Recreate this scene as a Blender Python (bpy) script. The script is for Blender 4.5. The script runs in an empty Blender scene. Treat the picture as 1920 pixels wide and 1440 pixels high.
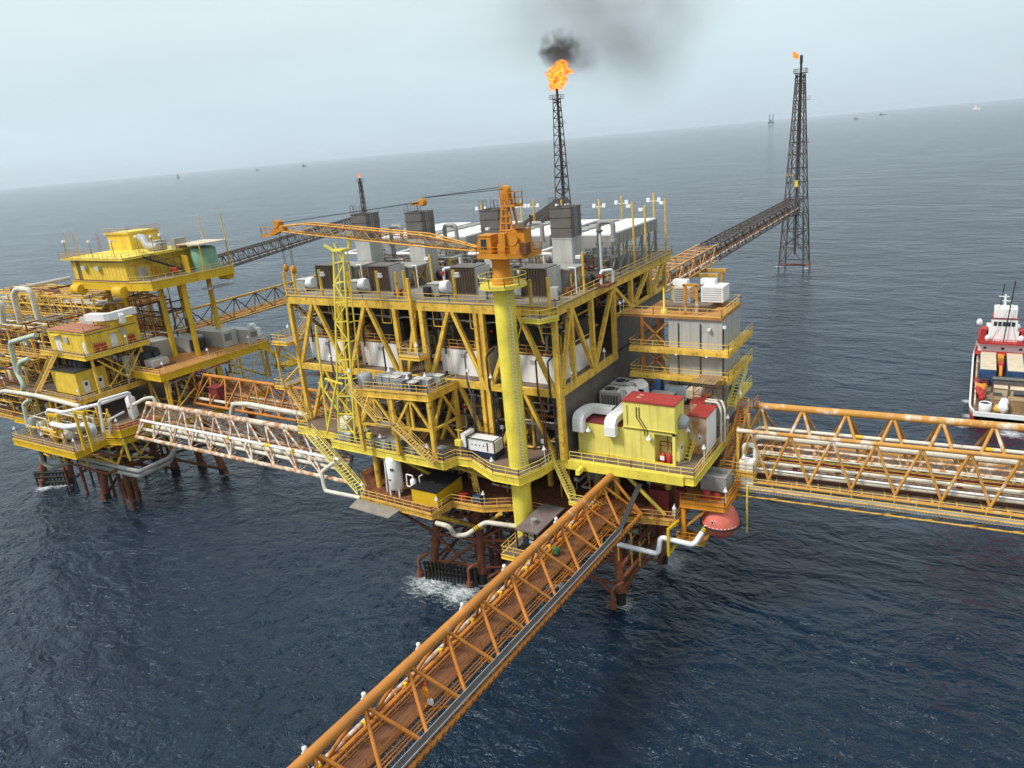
import bpy, math, random
from mathutils import Vector as V, Matrix
R = math.radians
sc = bpy.context.scene
COL = sc.collection
random.seed(7)

# ------------------------------------------------------------------ camera
H = 60.0
YAW, PITCH, ROLL, FPX = R(-32.98184242), R(18.11128237), R(-5.1203586), 1382.289
CAM = V((0, 0, H))
_f = V((math.sin(YAW) * math.cos(PITCH), math.cos(YAW) * math.cos(PITCH), -math.sin(PITCH)))
_r = V((math.cos(YAW), -math.sin(YAW), 0))
_u = _r.cross(_f)
RT = _r * math.cos(ROLL) + _u * math.sin(ROLL)
UP = -_r * math.sin(ROLL) + _u * math.cos(ROLL)
cam = bpy.data.cameras.new('camera')
cam.sensor_width = 36
cam.lens = 36 * FPX / 1920
cam.clip_start = 0.5
cam.clip_end = 120000
co = bpy.data.objects.new('camera', cam)
m = Matrix((RT, UP, -_f)).transposed().to_4x4()
m.translation = CAM
co.matrix_world = m
COL.objects.link(co)
sc.camera = co

# ------------------------------------------------------------------ sky, sun, exposure
SUN_EL, SUN_AZ = R(48), R(-40)     # light comes from behind the camera, a little to its left
w = bpy.data.worlds.new('World')
sc.world = w
w.use_nodes = True
nt = w.node_tree
nt.nodes.clear()
def N(nt, t, **k):
    n = nt.nodes.new(t)
    for a, b in k.items():
        if a.startswith('i_'):
            n.inputs[a[2:].replace('_', ' ')].default_value = b
        else:
            setattr(n, a, b)
    return n
L = nt.links.new
out = N(nt, 'ShaderNodeOutputWorld')
bg1 = N(nt, 'ShaderNodeBackground')
bg2 = N(nt, 'ShaderNodeBackground')
sky = N(nt, 'ShaderNodeTexSky', sky_type='NISHITA', sun_disc=False, sun_elevation=SUN_EL, sun_rotation=R(220), altitude=50, air_density=1.2, dust_density=3.0, ozone_density=1.0)
L(sky.outputs[0], bg1.inputs[0]); bg1.inputs[1].default_value = 0.10
tc = N(nt, 'ShaderNodeTexCoord')
sep = N(nt, 'ShaderNodeSeparateXYZ')
L(tc.outputs['Generated'], sep.inputs[0])
ramp = N(nt, 'ShaderNodeValToRGB')
cr = ramp.color_ramp
cr.elements[0].position = 0.0; cr.elements[0].color = (0.58, 0.70, 0.77, 1)
cr.elements[1].position = 1.0; cr.elements[1].color = (0.92, 0.99, 1.0, 1)
e = cr.elements.new(0.06); e.color = (0.60, 0.735, 0.81, 1)
e = cr.elements.new(0.25); e.color = (0.71, 0.805, 0.825, 1)
L(sep.outputs[2], ramp.inputs[0])
mp = N(nt, 'ShaderNodeMapping'); mp.inputs['Scale'].default_value = (1.0, 1.0, 3.5)
L(tc.outputs['Generated'], mp.inputs[0])
nz = N(nt, 'ShaderNodeTexNoise'); nz.inputs['Scale'].default_value = 2.1; nz.inputs['Detail'].default_value = 5; nz.inputs['Roughness'].default_value = 0.5
L(mp.outputs[0], nz.inputs[0])
mr = N(nt, 'ShaderNodeMapRange'); mr.inputs[1].default_value = 0.3; mr.inputs[2].default_value = 0.75; mr.inputs[3].default_value = 0.90; mr.inputs[4].default_value = 1.07
L(nz.outputs[0], mr.inputs[0])
mul = N(nt, 'ShaderNodeMixRGB', blend_type='MULTIPLY'); mul.inputs[0].default_value = 1.0
L(ramp.outputs[0], mul.inputs[1]); L(mr.outputs[0], mul.inputs[2])
L(mul.outputs[0], bg2.inputs[0]); bg2.inputs[1].default_value = 1.22
mix = N(nt, 'ShaderNodeMixShader'); mix.inputs[0].default_value = 0.86
L(bg1.outputs[0], mix.inputs[1]); L(bg2.outputs[0], mix.inputs[2]); L(mix.outputs[0], out.inputs[0])
sun = bpy.data.lights.new('sun', 'SUN')
sun.energy = 3.5
sun.angle = R(12)
sun.color = (1.0, 0.95, 0.88)
so = bpy.data.objects.new('sun', sun)
COL.objects.link(so)
sd = V((-0.45, -0.62, 0.95)).normalized()     # towards the sun
so.rotation_euler = sd.to_track_quat('Z', 'Y').to_euler()
sky.sun_elevation = math.asin(sd.z)
sky.sun_rotation = math.atan2(sd.x, sd.y)
sc.view_settings.view_transform = 'Standard'
sc.view_settings.look = 'None'
sc.view_settings.exposure = 0.0
sc.view_settings.gamma = 1.0

# ------------------------------------------------------------------ survey helpers: a photo point on a known level or plane -> place in the world
def ray(px, py):
    return RT * ((px - 960) / FPX) - UP * ((py - 720) / FPX) + _f
def az(px, py, z):
    d = ray(px, py); return CAM + d * ((z - H) / d.z)
def ay(px, py, y):
    d = ray(px, py); return CAM + d * (y / d.y)
def ax(px, py, x):
    d = ray(px, py); return CAM + d * (x / d.x)

# ------------------------------------------------------------------ materials
MATS = {}
def mat(name, col, rust=0.0, rustcol=(0.16, 0.06, 0.025), rough=0.55, scale=0.6, var=0.18, streak=0.0, streakcol=None, metal=0.0, bump=0.0):
    if name in MATS: return MATS[name]
    ma = bpy.data.materials.new(name)
    ma.use_nodes = True
    nt = ma.node_tree
    L = nt.links.new
    b = nt.nodes['Principled BSDF']
    b.inputs['Roughness'].default_value = rough
    b.inputs['Metallic'].default_value = metal
    b.inputs['Specular IOR Level'].default_value = 0.35
    geo = N(nt, 'ShaderNodeNewGeometry')
    n1 = N(nt, 'ShaderNodeTexNoise'); n1.inputs['Scale'].default_value = scale; n1.inputs['Detail'].default_value = 6; n1.inputs['Roughness'].default_value = 0.62
    L(geo.outputs['Position'], n1.inputs[0])
    r1 = N(nt, 'ShaderNodeMapRange'); r1.inputs[1].default_value = 0.3; r1.inputs[2].default_value = 0.7; r1.inputs[3].default_value = 1 - var; r1.inputs[4].default_value = 1 + var * 0.6
    L(n1.outputs[0], r1.inputs[0])
    mu = N(nt, 'ShaderNodeMixRGB', blend_type='MULTIPLY'); mu.inputs[0].default_value = 1
    mu.inputs[1].default_value = (*col, 1)
    L(r1.outputs[0], mu.inputs[2])
    last = mu.outputs[0]
    if rust > 0:
        n2 = N(nt, 'ShaderNodeTexNoise'); n2.inputs['Scale'].default_value = scale * 2.3; n2.inputs['Detail'].default_value = 8; n2.inputs['Roughness'].default_value = 0.7
        L(geo.outputs['Position'], n2.inputs[0])
        r2 = N(nt, 'ShaderNodeMapRange'); c = 0.72 - 0.42 * rust; r2.inputs[1].default_value = c - 0.04; r2.inputs[2].default_value = c + 0.07
        L(n2.outputs[0], r2.inputs[0])
        mx = N(nt, 'ShaderNodeMixRGB'); mx.inputs[2].default_value = (*rustcol, 1)
        L(r2.outputs[0], mx.inputs[0]); L(last, mx.inputs[1]); last = mx.outputs[0]
    if streak > 0:
        mp = N(nt, 'ShaderNodeMapping'); mp.inputs['Scale'].default_value = (1.6, 1.6, 0.12)
        L(geo.outputs['Position'], mp.inputs[0])
        n3 = N(nt, 'ShaderNodeTexNoise'); n3.inputs['Scale'].default_value = 1.3; n3.inputs['Detail'].default_value = 5
        L(mp.outputs[0], n3.inputs[0])
        r3 = N(nt, 'ShaderNodeMapRange'); r3.inputs[1].default_value = 0.52; r3.inputs[2].default_value = 0.75; r3.inputs[3].default_value = 0; r3.inputs[4].default_value = streak
        L(n3.outputs[0], r3.inputs[0])
        mx = N(nt, 'ShaderNodeMixRGB'); mx.inputs[2].default_value = (*(streakcol or rustcol), 1)
        L(r3.outputs[0], mx.inputs[0]); L(last, mx.inputs[1]); last = mx.outputs[0]
    L(last, b.inputs['Base Color'])
    if bump > 0:
        bp = N(nt, 'ShaderNodeBump'); bp.inputs['Strength'].default_value = bump; bp.inputs['Distance'].default_value = 0.1
        L(n1.outputs[0], bp.inputs['Height']); L(bp.outputs[0], b.inputs['Normal'])
    MATS[name] = ma
    return ma
GOLD = mat('golden_yellow_paint', (0.75, 0.48, 0.07), rust=0.28, var=0.28, streak=0.5, rustcol=(0.24, 0.10, 0.03))
OCHRE = mat('worn_ochre_paint', (0.62, 0.37, 0.07), rust=0.34, var=0.3, streak=0.4, rustcol=(0.24, 0.10, 0.035))
LIME = mat('fresh_lemon_paint', (0.80, 0.67, 0.085), rust=0.14, var=0.2, streak=0.42, streakcol=(0.38, 0.25, 0.04), scale=0.35, rustcol=(0.5, 0.33, 0.06))
LEMON = mat('pale_lemon_wall_paint', (0.76, 0.67, 0.16), rust=0.1, var=0.14, streak=0.4, streakcol=(0.46, 0.34, 0.10), scale=0.35, rustcol=(0.6, 0.46, 0.16))
LIMEW = mat('lemon_paint_weathered', (0.75, 0.60, 0.08), rust=0.2, var=0.2, streak=0.3, rustcol=(0.26, 0.13, 0.03))
YEL = mat('strong_yellow_paint', (0.66, 0.42, 0.015), rust=0.1, var=0.18, streak=0.3, streakcol=(0.30, 0.15, 0.02))
YELW = mat('yellow_cabin_paint', (0.74, 0.52, 0.055), rust=0.14, var=0.18, streak=0.35, streakcol=(0.32, 0.18, 0.04))
ORANGE = mat('orange_bridge_paint', (0.50, 0.185, 0.026), rust=0.26, var=0.25, streak=0.1, rustcol=(0.22, 0.08, 0.025), scale=0.5)
ORANGEP = mat('faded_orange_chord_paint', (0.48, 0.19, 0.035), rust=0.24, var=0.28, rustcol=(0.62, 0.44, 0.31), scale=0.16)
ORANGEY = mat('faded_amber_paint', (0.54, 0.26, 0.05), rust=0.36, var=0.25, rustcol=(0.68, 0.60, 0.50), scale=0.16)
CRANE = mat('crane_orange_paint', (0.60, 0.24, 0.02), rust=0.16, var=0.2, streak=0.25, rustcol=(0.26, 0.09, 0.02))
RUST = mat('rusty_steel', (0.15, 0.055, 0.025), rust=0.4, var=0.4, rustcol=(0.30, 0.11, 0.04), rough=0.8, scale=1.0)
RUSTL = mat('red_rust_leg_paint', (0.24, 0.075, 0.03), rust=0.42, var=0.4, rustcol=(0.10, 0.04, 0.025), rough=0.75, scale=0.8, streak=0.4, streakcol=(0.05, 0.03, 0.02))
DARKM = mat('dark_marine_growth', (0.018, 0.016, 0.012), var=0.5, rough=0.7)
WRUST = mat('white_paint_with_rust', (0.64, 0.58, 0.50), rust=0.56, var=0.2, rustcol=(0.40, 0.17, 0.05), scale=0.55)
WHITE = mat('white_paint', (0.82, 0.82, 0.81), rust=0.05, var=0.06, streak=0.17, streakcol=(0.36, 0.24, 0.14), rough=0.5)
WHITEC = mat('clean_white_metal', (0.76, 0.77, 0.78), var=0.1, rough=0.4, scale=1.2)
WPIPE = mat('off_white_pipe_paint', (0.62, 0.59, 0.50), rust=0.30, var=0.18, rustcol=(0.42, 0.25, 0.12), rough=0.5)
GPIPE = mat('pale_green_pipe_paint', (0.46, 0.52, 0.42), rust=0.13, var=0.2, rustcol=(0.34, 0.22, 0.12), rough=0.5)
GREY = mat('grey_steel', (0.30, 0.295, 0.28), rust=0.13, var=0.2, streak=0.3, streakcol=(0.2, 0.13, 0.08), rough=0.55)
GREYL = mat('light_grey_cladding', (0.43, 0.43, 0.405), rust=0.14, var=0.12, streak=0.35, streakcol=(0.27, 0.2, 0.14), rough=0.5)
GREYD = mat('dark_grey_stack_steel', (0.13, 0.122, 0.115), rust=0.2, var=0.25, streak=0.4, streakcol=(0.2, 0.12, 0.07), rough=0.6)
BROWNF = mat('brown_filter_mesh', (0.066, 0.047, 0.034), var=0.3, streak=0.5, streakcol=(0.14, 0.1, 0.07), rough=0.9)
DARK = mat('dark_machinery', (0.035, 0.036, 0.038), rust=0.25, var=0.4, rustcol=(0.1, 0.06, 0.03))
BLACK = mat('black_rubber', (0.012, 0.012, 0.013), var=0.2, rough=0.7)
DECK = mat('brown_grey_deck', (0.17, 0.13, 0.10), rust=0.4, var=0.3, rustcol=(0.20, 0.10, 0.055), rough=0.85, scale=0.5)
DECKG = mat('grey_deck_plate', (0.24, 0.215, 0.185), rust=0.25, var=0.25, rustcol=(0.24, 0.14, 0.08), rough=0.85, scale=0.5)
DECKO = mat('orange_rust_deck', (0.42, 0.19, 0.055), rust=0.3, var=0.25, rustcol=(0.26, 0.11, 0.05), rough=0.8, scale=0.5)
WALLB = mat('brown_grey_wind_wall', (0.135, 0.115, 0.10), rust=0.2, var=0.25, streak=0.5, streakcol=(0.09, 0.07, 0.06), rustcol=(0.2, 0.13, 0.09))
REDROOF = mat('red_roof_paint', (0.33, 0.035, 0.03), var=0.2, rust=0.12, rustcol=(0.4, 0.12, 0.09), rough=0.6)
RED = mat('red_paint', (0.42, 0.03, 0.025), var=0.25, rust=0.1)
DKRED = mat('dark_red_paint', (0.20, 0.03, 0.03), var=0.3, rust=0.2)
PINKW = mat('rust_stained_panel', (0.52, 0.42, 0.33), rust=0.52, var=0.2, rustcol=(0.42, 0.19, 0.06), scale=0.35, streak=0.5)
CORAL = mat('faded_coral_fibreglass', (0.68, 0.16, 0.115), var=0.22, rust=0.2, rustcol=(0.72, 0.30, 0.24), rough=0.6, scale=0.8)
BLUE = mat('blue_container_paint', (0.035, 0.09, 0.22), var=0.3, rust=0.1)
BLUED = mat('navy_paint', (0.02, 0.028, 0.06), var=0.3, rust=0.1)
BLUEG = mat('blue_grey_tarpaulin', (0.20, 0.25, 0.30), var=0.3, rough=0.7, bump=0.4)
GREEN = mat('pale_green_tank_paint', (0.19, 0.36, 0.24), var=0.2, rust=0.1)
GREENB = mat('green_bag', (0.05, 0.19, 0.07), var=0.6)
BEIGE = mat('beige_container_roof', (0.56, 0.47, 0.34), var=0.2, rust=0.25, rustcol=(0.4, 0.28, 0.16))
TOTE = mat('grey_tote_plastic', (0.27, 0.29, 0.31), var=0.3, rough=0.6)
TOTEL = mat('pale_tote_lid', (0.52, 0.52, 0.50), var=0.25, rough=0.6)
WOOD = mat('brown_wood', (0.30, 0.20, 0.10), var=0.35)
SKIN = mat('skin', (0.35, 0.19, 0.12), var=0.1)
COVER = mat('orange_coverall_cloth', (0.86, 0.30, 0.01), var=0.1, rough=0.9)
RUSTF = mat('rust_brown_floor', (0.155, 0.066, 0.032), rust=0.35, var=0.3, rustcol=(0.14, 0.06, 0.035), rough=.85, scale=.8)
GLASS = mat('dark_window_glass', (0.03, 0.045, 0.055), var=0.1, rough=0.12)
HAZARDY = mat('hazard_yellow', (0.7, 0.45, 0.02), var=0.1)
SMOKED = mat('black_weathered_steel', (0.045, 0.04, 0.042), var=0.35, rust=0.22, rustcol=(0.14, 0.075, 0.045), rough=0.75)
BRIDGED = mat('black_brown_lattice_steel', (0.075, 0.062, 0.055), var=0.35, rust=0.35, rustcol=(0.17, 0.09, 0.05), rough=0.75)
TRAY = mat('dark_cable_tray', (0.035, 0.033, 0.034), var=0.25, rough=0.7)
GALV = mat('galvanised_edge', (0.38, 0.38, 0.38), var=0.2, rough=0.45)

# ------------------------------------------------------------------ mesh builder
class M:
    def __init__(s): s.v = []; s.f = []; s.mi = []; s.k = 0; s.sm = []
    def add(s, vs, fs, smooth=False):
        o = len(s.v); s.v += [tuple(p) for p in vs]
        for f in fs:
            s.f.append([i + o for i in f]); s.mi.append(s.k); s.sm.append(smooth)
        return s
    def box(s, x0, x1, y0, y1, z0, z1):
        return s.add([(x0, y0, z0), (x1, y0, z0), (x1, y1, z0), (x0, y1, z0), (x0, y0, z1), (x1, y0, z1), (x1, y1, z1), (x0, y1, z1)],
                     [(3, 2, 1, 0), (4, 5, 6, 7), (0, 1, 5, 4), (1, 2, 6, 5), (2, 3, 7, 6), (3, 0, 4, 7)])
    def cbox(s, c, sx, sy, sz): return s.box(c[0] - sx / 2, c[0] + sx / 2, c[1] - sy / 2, c[1] + sy / 2, c[2], c[2] + sz)
    def beam(s, a, b, w, h=None):
        a = V(a); b = V(b); h = h or w; d = (b - a)
        if d.length < 1e-6: return s
        d.normalize(); up = V((0, 0, 1)) if abs(d.z) < 0.95 else V((0, 1, 0))
        x = d.cross(up).normalized() * (w / 2); y = x.cross(d).normalized() * (h / 2)
        vs = [p + i * x + j * y for p in (a, b) for i, j in ((-1, -1), (1, -1), (1, 1), (-1, 1))]
        return s.add(vs, [(3, 2, 1, 0), (4, 5, 6, 7), (0, 1, 5, 4), (1, 2, 6, 5), (2, 3, 7, 6), (3, 0, 4, 7)])
    def tube(s, a, b, r, n=8, r2=None, caps=True):
        a = V(a); b = V(b); r2 = r if r2 is None else r2; d = (b - a)
        if d.length < 1e-6: return s
        d.normalize(); x = d.orthogonal().normalized(); y = d.cross(x)
        vs = [a + (x * math.cos(t) + y * math.sin(t)) * r for t in [2 * math.pi * i / n for i in range(n)]]
        vs += [b + (x * math.cos(t) + y * math.sin(t)) * r2 for t in [2 * math.pi * i / n for i in range(n)]]
        s.add(vs, [(i, (i + 1) % n, n + (i + 1) % n, n + i) for i in range(n)], n > 5)
        if caps: s.add(vs, [list(range(n))[::-1], list(range(n, 2 * n))])
        return s
    def pipe(s, pts, r, n=8, bend=1.7):
        pts = [V(p) for p in pts]; P = [pts[0]]
        for i in range(1, len(pts) - 1):
            a, b, c = pts[i - 1], pts[i], pts[i + 1]
            q = min(r * bend, (a - b).length * 0.45, (c - b).length * 0.45)
            p0 = b + (a - b).normalized() * q; p1 = b + (c - b).normalized() * q
            for k in range(5):
                t = k / 4; P.append(p0 * (1 - t) ** 2 + b * 2 * t * (1 - t) + p1 * t * t)
        P.append(pts[-1])
        d = (P[1] - P[0]).normalized(); x = d.orthogonal().normalized(); vs = []
        for i, p in enumerate(P):
            if i == 0: t = P[1] - P[0]
            elif i == len(P) - 1: t = P[-1] - P[-2]
            else: t = (P[i + 1] - P[i]).normalized() + (P[i] - P[i - 1]).normalized()
            if t.length < 1e-6: t = d
            t.normalize(); x = (x - t * x.dot(t))
            x = x.normalized() if x.length > 1e-6 else t.orthogonal().normalized()
            y = t.cross(x)
            vs += [p + (x * math.cos(2 * math.pi * j / n) + y * math.sin(2 * math.pi * j / n)) * r for j in range(n)]
        fs = [(i * n + j, i * n + (j + 1) % n, (i + 1) * n + (j + 1) % n, (i + 1) * n + j) for i in range(len(P) - 1) for j in range(n)]
        s.add(vs, fs, True)
        return s.add(vs, [list(range(n))[::-1], list(range(len(vs) - n, len(vs)))])
    def prism(s, poly, z0, z1):
        n = len(poly)
        A = sum(poly[i][0] * poly[(i + 1) % n][1] - poly[(i + 1) % n][0] * poly[i][1] for i in range(n))
        if A < 0: poly = poly[::-1]
        vs = [(p[0], p[1], z0) for p in poly] + [(p[0], p[1], z1) for p in poly]
        return s.add(vs, [list(range(n))[::-1], list(range(n, 2 * n))] + [(i, (i + 1) % n, n + (i + 1) % n, n + i) for i in range(n)])
    def lathe(s, c, prof, n=16, axis=None):
        c = V(c); d = V(axis or (0, 0, 1)).normalized(); x = d.orthogonal().normalized(); y = d.cross(x); vs = []
        for r, z in prof: vs += [c + d * z + (x * math.cos(2 * math.pi * j / n) + y * math.sin(2 * math.pi * j / n)) * max(r, 1e-3) for j in range(n)]
        s.add(vs, [(i * n + j, i * n + (j + 1) % n, (i + 1) * n + (j + 1) % n, (i + 1) * n + j) for i in range(len(prof) - 1) for j in range(n)], True)
        return s.add(vs, [list(range(n))[::-1], list(range(len(vs) - n, len(vs)))])
    def rail(s, pts, h=1.1, r=0.046, step=1.7, toe=True, closed=False):
        pts = [V(p) for p in pts]
        if closed: pts = pts + [pts[0]]
        for a, b in zip(pts[:-1], pts[1:]):
            d = b - a; n = max(1, round(d.length / step)); up = V((0, 0, 1))
            s.tube(a + up * h, b + up * h, r, 4, caps=False); s.tube(a + up * h * .55, b + up * h * .55, r * .85, 4, caps=False)
            if toe: s.beam(a + up * .09, b + up * .09, 0.02, 0.16)
            for i in range(n + 1): s.tube(a + d * (i / n), a + d * (i / n) + up * h, r, 4)
        return s
    def stair(s, a, b, w=1.0, side=None, rails=True):
        a = V(a); b = V(b); d = b - a; hd = V((d.x, d.y, 0)).normalized(); n = V((-hd.y, hd.x, 0)) * (w / 2); up = V((0, 0, 1))
        for q in (-1, 1): s.beam(a + n * q, b + n * q, 0.06, 0.3)
        k = max(3, round(abs(d.z) / 0.3))
        for i in range(1, k):
            p = a + d * (i / k); s.beam(p - n, p + n, 0.26, 0.04)
        if rails:
            for q in (-1, 1):
                s.tube(a + n * q + up * 1.05, b + n * q + up * 1.05, 0.04, 4); s.tube(a + n * q + up * .6, b + n * q + up * .6, 0.035, 4)
                kk = max(2, round(d.length / 1.6))
                for i in range(kk + 1):
                    p = a + d * (i / kk) + n * q; s.tube(p, p + up * 1.05, 0.038, 4)
        return s
    def ladder(s, a, b, w=0.45, n=None, cage=False):
        a = V(a); b = V(b); n = V(n or (1, 0, 0)) * (w / 2); d = b - a
        for q in (-1, 1): s.tube(a + n * q, b + n * q, 0.035, 4)
        k = max(2, round(d.length / 0.4))
        for i in range(k + 1): s.tube(a + d * (i / k) - n, a + d * (i / k) + n, 0.022, 4)
        if cage:
            o = n.cross(V((0, 0, 1))).normalized() * 0.7; kk = max(2, round(d.length / 1.0))
            for i in range(kk + 1):
                p = a + d * (i / kk); s.pipe([p - n, p - n * 1.4 + o * .7, p + o, p + n * 1.4 + o * .7, p + n], 0.022, 4)
        return s
    def build(s, name, ms, parent=None, base=None):
        me = bpy.data.meshes.new(name)
        if parent is not None: o0 = WL[parent.name]
        elif base is not None: o0 = V(base)
        else:
            xs = [p[0] for p in s.v]; ys = [p[1] for p in s.v]; zs = [p[2] for p in s.v]
            o0 = V(((min(xs) + max(xs)) / 2, (min(ys) + max(ys)) / 2, min(zs)))
        me.from_pydata([(p[0] - o0.x, p[1] - o0.y, p[2] - o0.z) for p in s.v], [], s.f)
        if not isinstance(ms, (list, tuple)): ms = [ms]
        for q in ms: me.materials.append(q)
        me.polygons.foreach_set('material_index', s.mi)
        me.polygons.foreach_set('use_smooth', s.sm)
        me.update()
        o = bpy.data.objects.new(name, me)
        COL.objects.link(o)
        if parent is not None: o.parent = parent; WL[o.name] = WL[parent.name]
        else: o.location = o0; WL[o.name] = o0
        return o
WL = {}
def tag(o, label=None, cat=None, group=None, kind=None):
    if label: o['label'] = label
    if cat: o['category'] = cat
    if group: o['group'] = group
    if kind: o['kind'] = kind
    return o
def thing(name, label, cat, loc, group=None):
    o = bpy.data.objects.new(name, None); o.empty_display_size = 0.5
    COL.objects.link(o); o.location = loc; WL[o.name] = V(loc)
    return tag(o, label, cat, group)
KIDS = {}
def copy_tree(o, delta, label=None, parent=None):
    c = o.copy(); COL.objects.link(c)
    if parent is not None: c.parent = parent; WL[c.name] = WL[parent.name]
    else: c.location = o.location + V(delta); WL[c.name] = WL[o.name] + V(delta)
    if label: c['label'] = label
    for ch in [x for x in o.children]: copy_tree(ch, delta, None, c)
    return c
RAILG = mat('golden_rail_paint', (0.74, 0.50, 0.13), rust=0.16, var=0.12, rustcol=(0.34, 0.17, 0.05))
RAILO = mat('worn_rail_paint', (0.62, 0.36, 0.11), rust=0.3, var=0.2, rustcol=(0.28, 0.12, 0.04))
RAILL = mat('lemon_rail_paint', (0.78, 0.66, 0.16), rust=0.08, var=0.12, rustcol=(0.4, 0.25, 0.06))
RMAP = {GOLD.name: RAILG, OCHRE.name: RAILO, LIME.name: RAILL, LIMEW.name: RAILL}
def part(name, ms, parent, fn):
    if 'railing' in name or name in ('stairway', 'ladder'): ms = RMAP.get(ms.name, ms)
    q = M(); fn(q); return q.build(name, ms, parent)
def wb(par, name, ms, *a): q = M(); q.box(*a); return q.build(name, ms, par)
ORD = ['first', 'second', 'third', 'fourth', 'fifth', 'sixth', 'seventh', 'eighth', 'ninth', 'tenth', 'eleventh', 'twelfth', 'thirteenth', 'fourteenth', 'fifteenth', 'sixteenth', 'seventeenth', 'eighteenth', 'nineteenth', 'twentieth']
def lerp(a, b, t): return V(a) * (1 - t) + V(b) * t
def Z(p, z): return V((p[0], p[1], z))

# ------------------------------------------------------------------ sea
def sea_mat():
    ma = bpy.data.materials.new('sea_water'); ma.use_nodes = True
    nt = ma.node_tree; L = nt.links.new
    b = nt.nodes['Principled BSDF']
    b.inputs['IOR'].default_value = 1.33; b.inputs['Specular IOR Level'].default_value = 0.52; b.inputs['Specular Tint'].default_value = (0.80, 0.92, 1.0, 1); b.inputs['Roughness'].default_value = 0.10
    geo = N(nt, 'ShaderNodeNewGeometry')
    mp = N(nt, 'ShaderNodeMapping'); mp.inputs['Rotation'].default_value = (0, 0, R(28)); mp.inputs['Scale'].default_value = (0.62, 1.0, 1.0)
    L(geo.outputs['Position'], mp.inputs[0])
    def nz(scale, det, rough=0.5, dist=0.0, vec=None):
        n = N(nt, 'ShaderNodeTexNoise'); n.inputs['Scale'].default_value = scale; n.inputs['Detail'].default_value = det
        n.inputs['Roughness'].default_value = rough; n.inputs['Distortion'].default_value = dist
        L(vec or mp.outputs[0], n.inputs[0]); return n.outputs[0]
    def math_(op, a, c):
        n = N(nt, 'ShaderNodeMath', operation=op)
        for i, q in enumerate((a, c)):
            if isinstance(q, (int, float)): n.inputs[i].default_value = q
            else: L(q, n.inputs[i])
        return n.outputs[0]
    big = nz(0.035, 2); mid = nz(0.13, 3, 0.55, 0.6); small = nz(0.55, 4, 0.6, 0.8); tiny = nz(2.4, 3, 0.6)
    gust = N(nt, 'ShaderNodeMapRange'); gust.inputs[1].default_value = 0.35; gust.inputs[2].default_value = 0.65; gust.inputs[3].default_value = 0.45; gust.inputs[4].default_value = 1.35
    L(nz(0.022, 3, 0.6, 0.8), gust.inputs[0])
    h = math_('ADD', math_('ADD', math_('MULTIPLY', big, 2.4), math_('MULTIPLY', mid, 2.4)), math_('MULTIPLY', gust.outputs[0], math_('ADD', math_('MULTIPLY', small, 1.15), math_('MULTIPLY', tiny, 0.26))))
    bp = N(nt, 'ShaderNodeBump'); bp.inputs['Strength'].default_value = 1.0; bp.inputs['Distance'].default_value = 1.0
    L(h, bp.inputs['Height']); L(bp.outputs[0], b.inputs['Normal'])
    # water colour: deep navy with broad patches of greener and bluer water
    pat = nz(0.012, 3, 0.6)
    mx = N(nt, 'ShaderNodeMixRGB'); mx.inputs[1].default_value = (0.0010, 0.0066, 0.0165, 1); mx.inputs[2].default_value = (0.0024, 0.0165, 0.038, 1)
    L(pat, mx.inputs[0])
    # foam: churned water at the legs plus a few small whitecaps
    foam = None
    for (x, y, r) in ((-63.0, 71.0, 7.5), (-57.6, 70.5, 6.0), (-34.0, 90.0, 5.5), (-160.5, 65.5, 4.2), (-158, 68, 4.0), (-136, 70.3, 3.0), (-128.1, 85.0, 3.6), (-135.5, 85, 4.0), (-150, 84, 3), (-46.5, 78.5, 3), (2.4, 164, 3.0), (1.6, 173, 2.2), (9, 156.5, 4.5), (1.2, 158, 2.2), (-141.5, 67.7, 2.2), (-56.1, 74, 2.5), (-36.1, 77.7, 3.2), (-71, 325, 3.0), (-59, 322, 3.0)):
        vd = N(nt, 'ShaderNodeVectorMath', operation='DISTANCE'); vd.inputs[1].default_value = (x, y, 0)
        L(geo.outputs['Position'], vd.inputs[0])
        q = N(nt, 'ShaderNodeMapRange'); q.inputs[1].default_value = r * 1.25; q.inputs[2].default_value = r * 0.15; q.inputs[3].default_value = 0; q.inputs[4].default_value = 1
        L(vd.outputs['Value'], q.inputs[0])
        foam = q.outputs[0] if foam is None else math_('MAXIMUM', foam, q.outputs[0])
    fn = nz(0.8, 8, 0.78, 2.2)
    fo = N(nt, 'ShaderNodeMapRange'); fo.inputs[1].default_value = 0.70; fo.inputs[2].default_value = 0.93
    L(math_('ADD', math_('MULTIPLY', foam, 0.46), math_('MULTIPLY', fn, 0.82)), fo.inputs[0])
    cap = math_('MULTIPLY', math_('GREATER_THAN', nz(0.045, 2, 0.5), 0.60), 1.0)
    cn = N(nt, 'ShaderNodeMapRange'); cn.inputs[1].default_value = 0.735; cn.inputs[2].default_value = 0.80; cn.inputs[4].default_value = 0.55
    L(nz(0.36, 5, 0.66, 0.9), cn.inputs[0])
    fa = math_('MAXIMUM', math_('MULTIPLY', fo.outputs[0], math_('GREATER_THAN', foam, 0.02)), math_('MULTIPLY', cap, cn.outputs[0]))
    m2 = N(nt, 'ShaderNodeMixRGB'); m2.inputs[2].default_value = (0.62, 0.68, 0.70, 1)
    L(fa, m2.inputs[0]); L(mx.outputs[0], m2.inputs[1]); L(m2.outputs[0], b.inputs['Base Color'])
    rr = math_('ADD', 0.10, math_('MULTIPLY', fa, 0.6)); L(rr, b.inputs['Roughness'])
    return ma
q = M(); S_ = 30000
q.add([(-S_, -S_, 0), (S_, -S_, 0), (S_, S_, 0), (-S_, S_, 0)], [(0, 1, 2, 3)])
sea = q.build('sea', sea_mat(), base=(0, 0, 0)); tag(sea, kind='structure')

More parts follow.
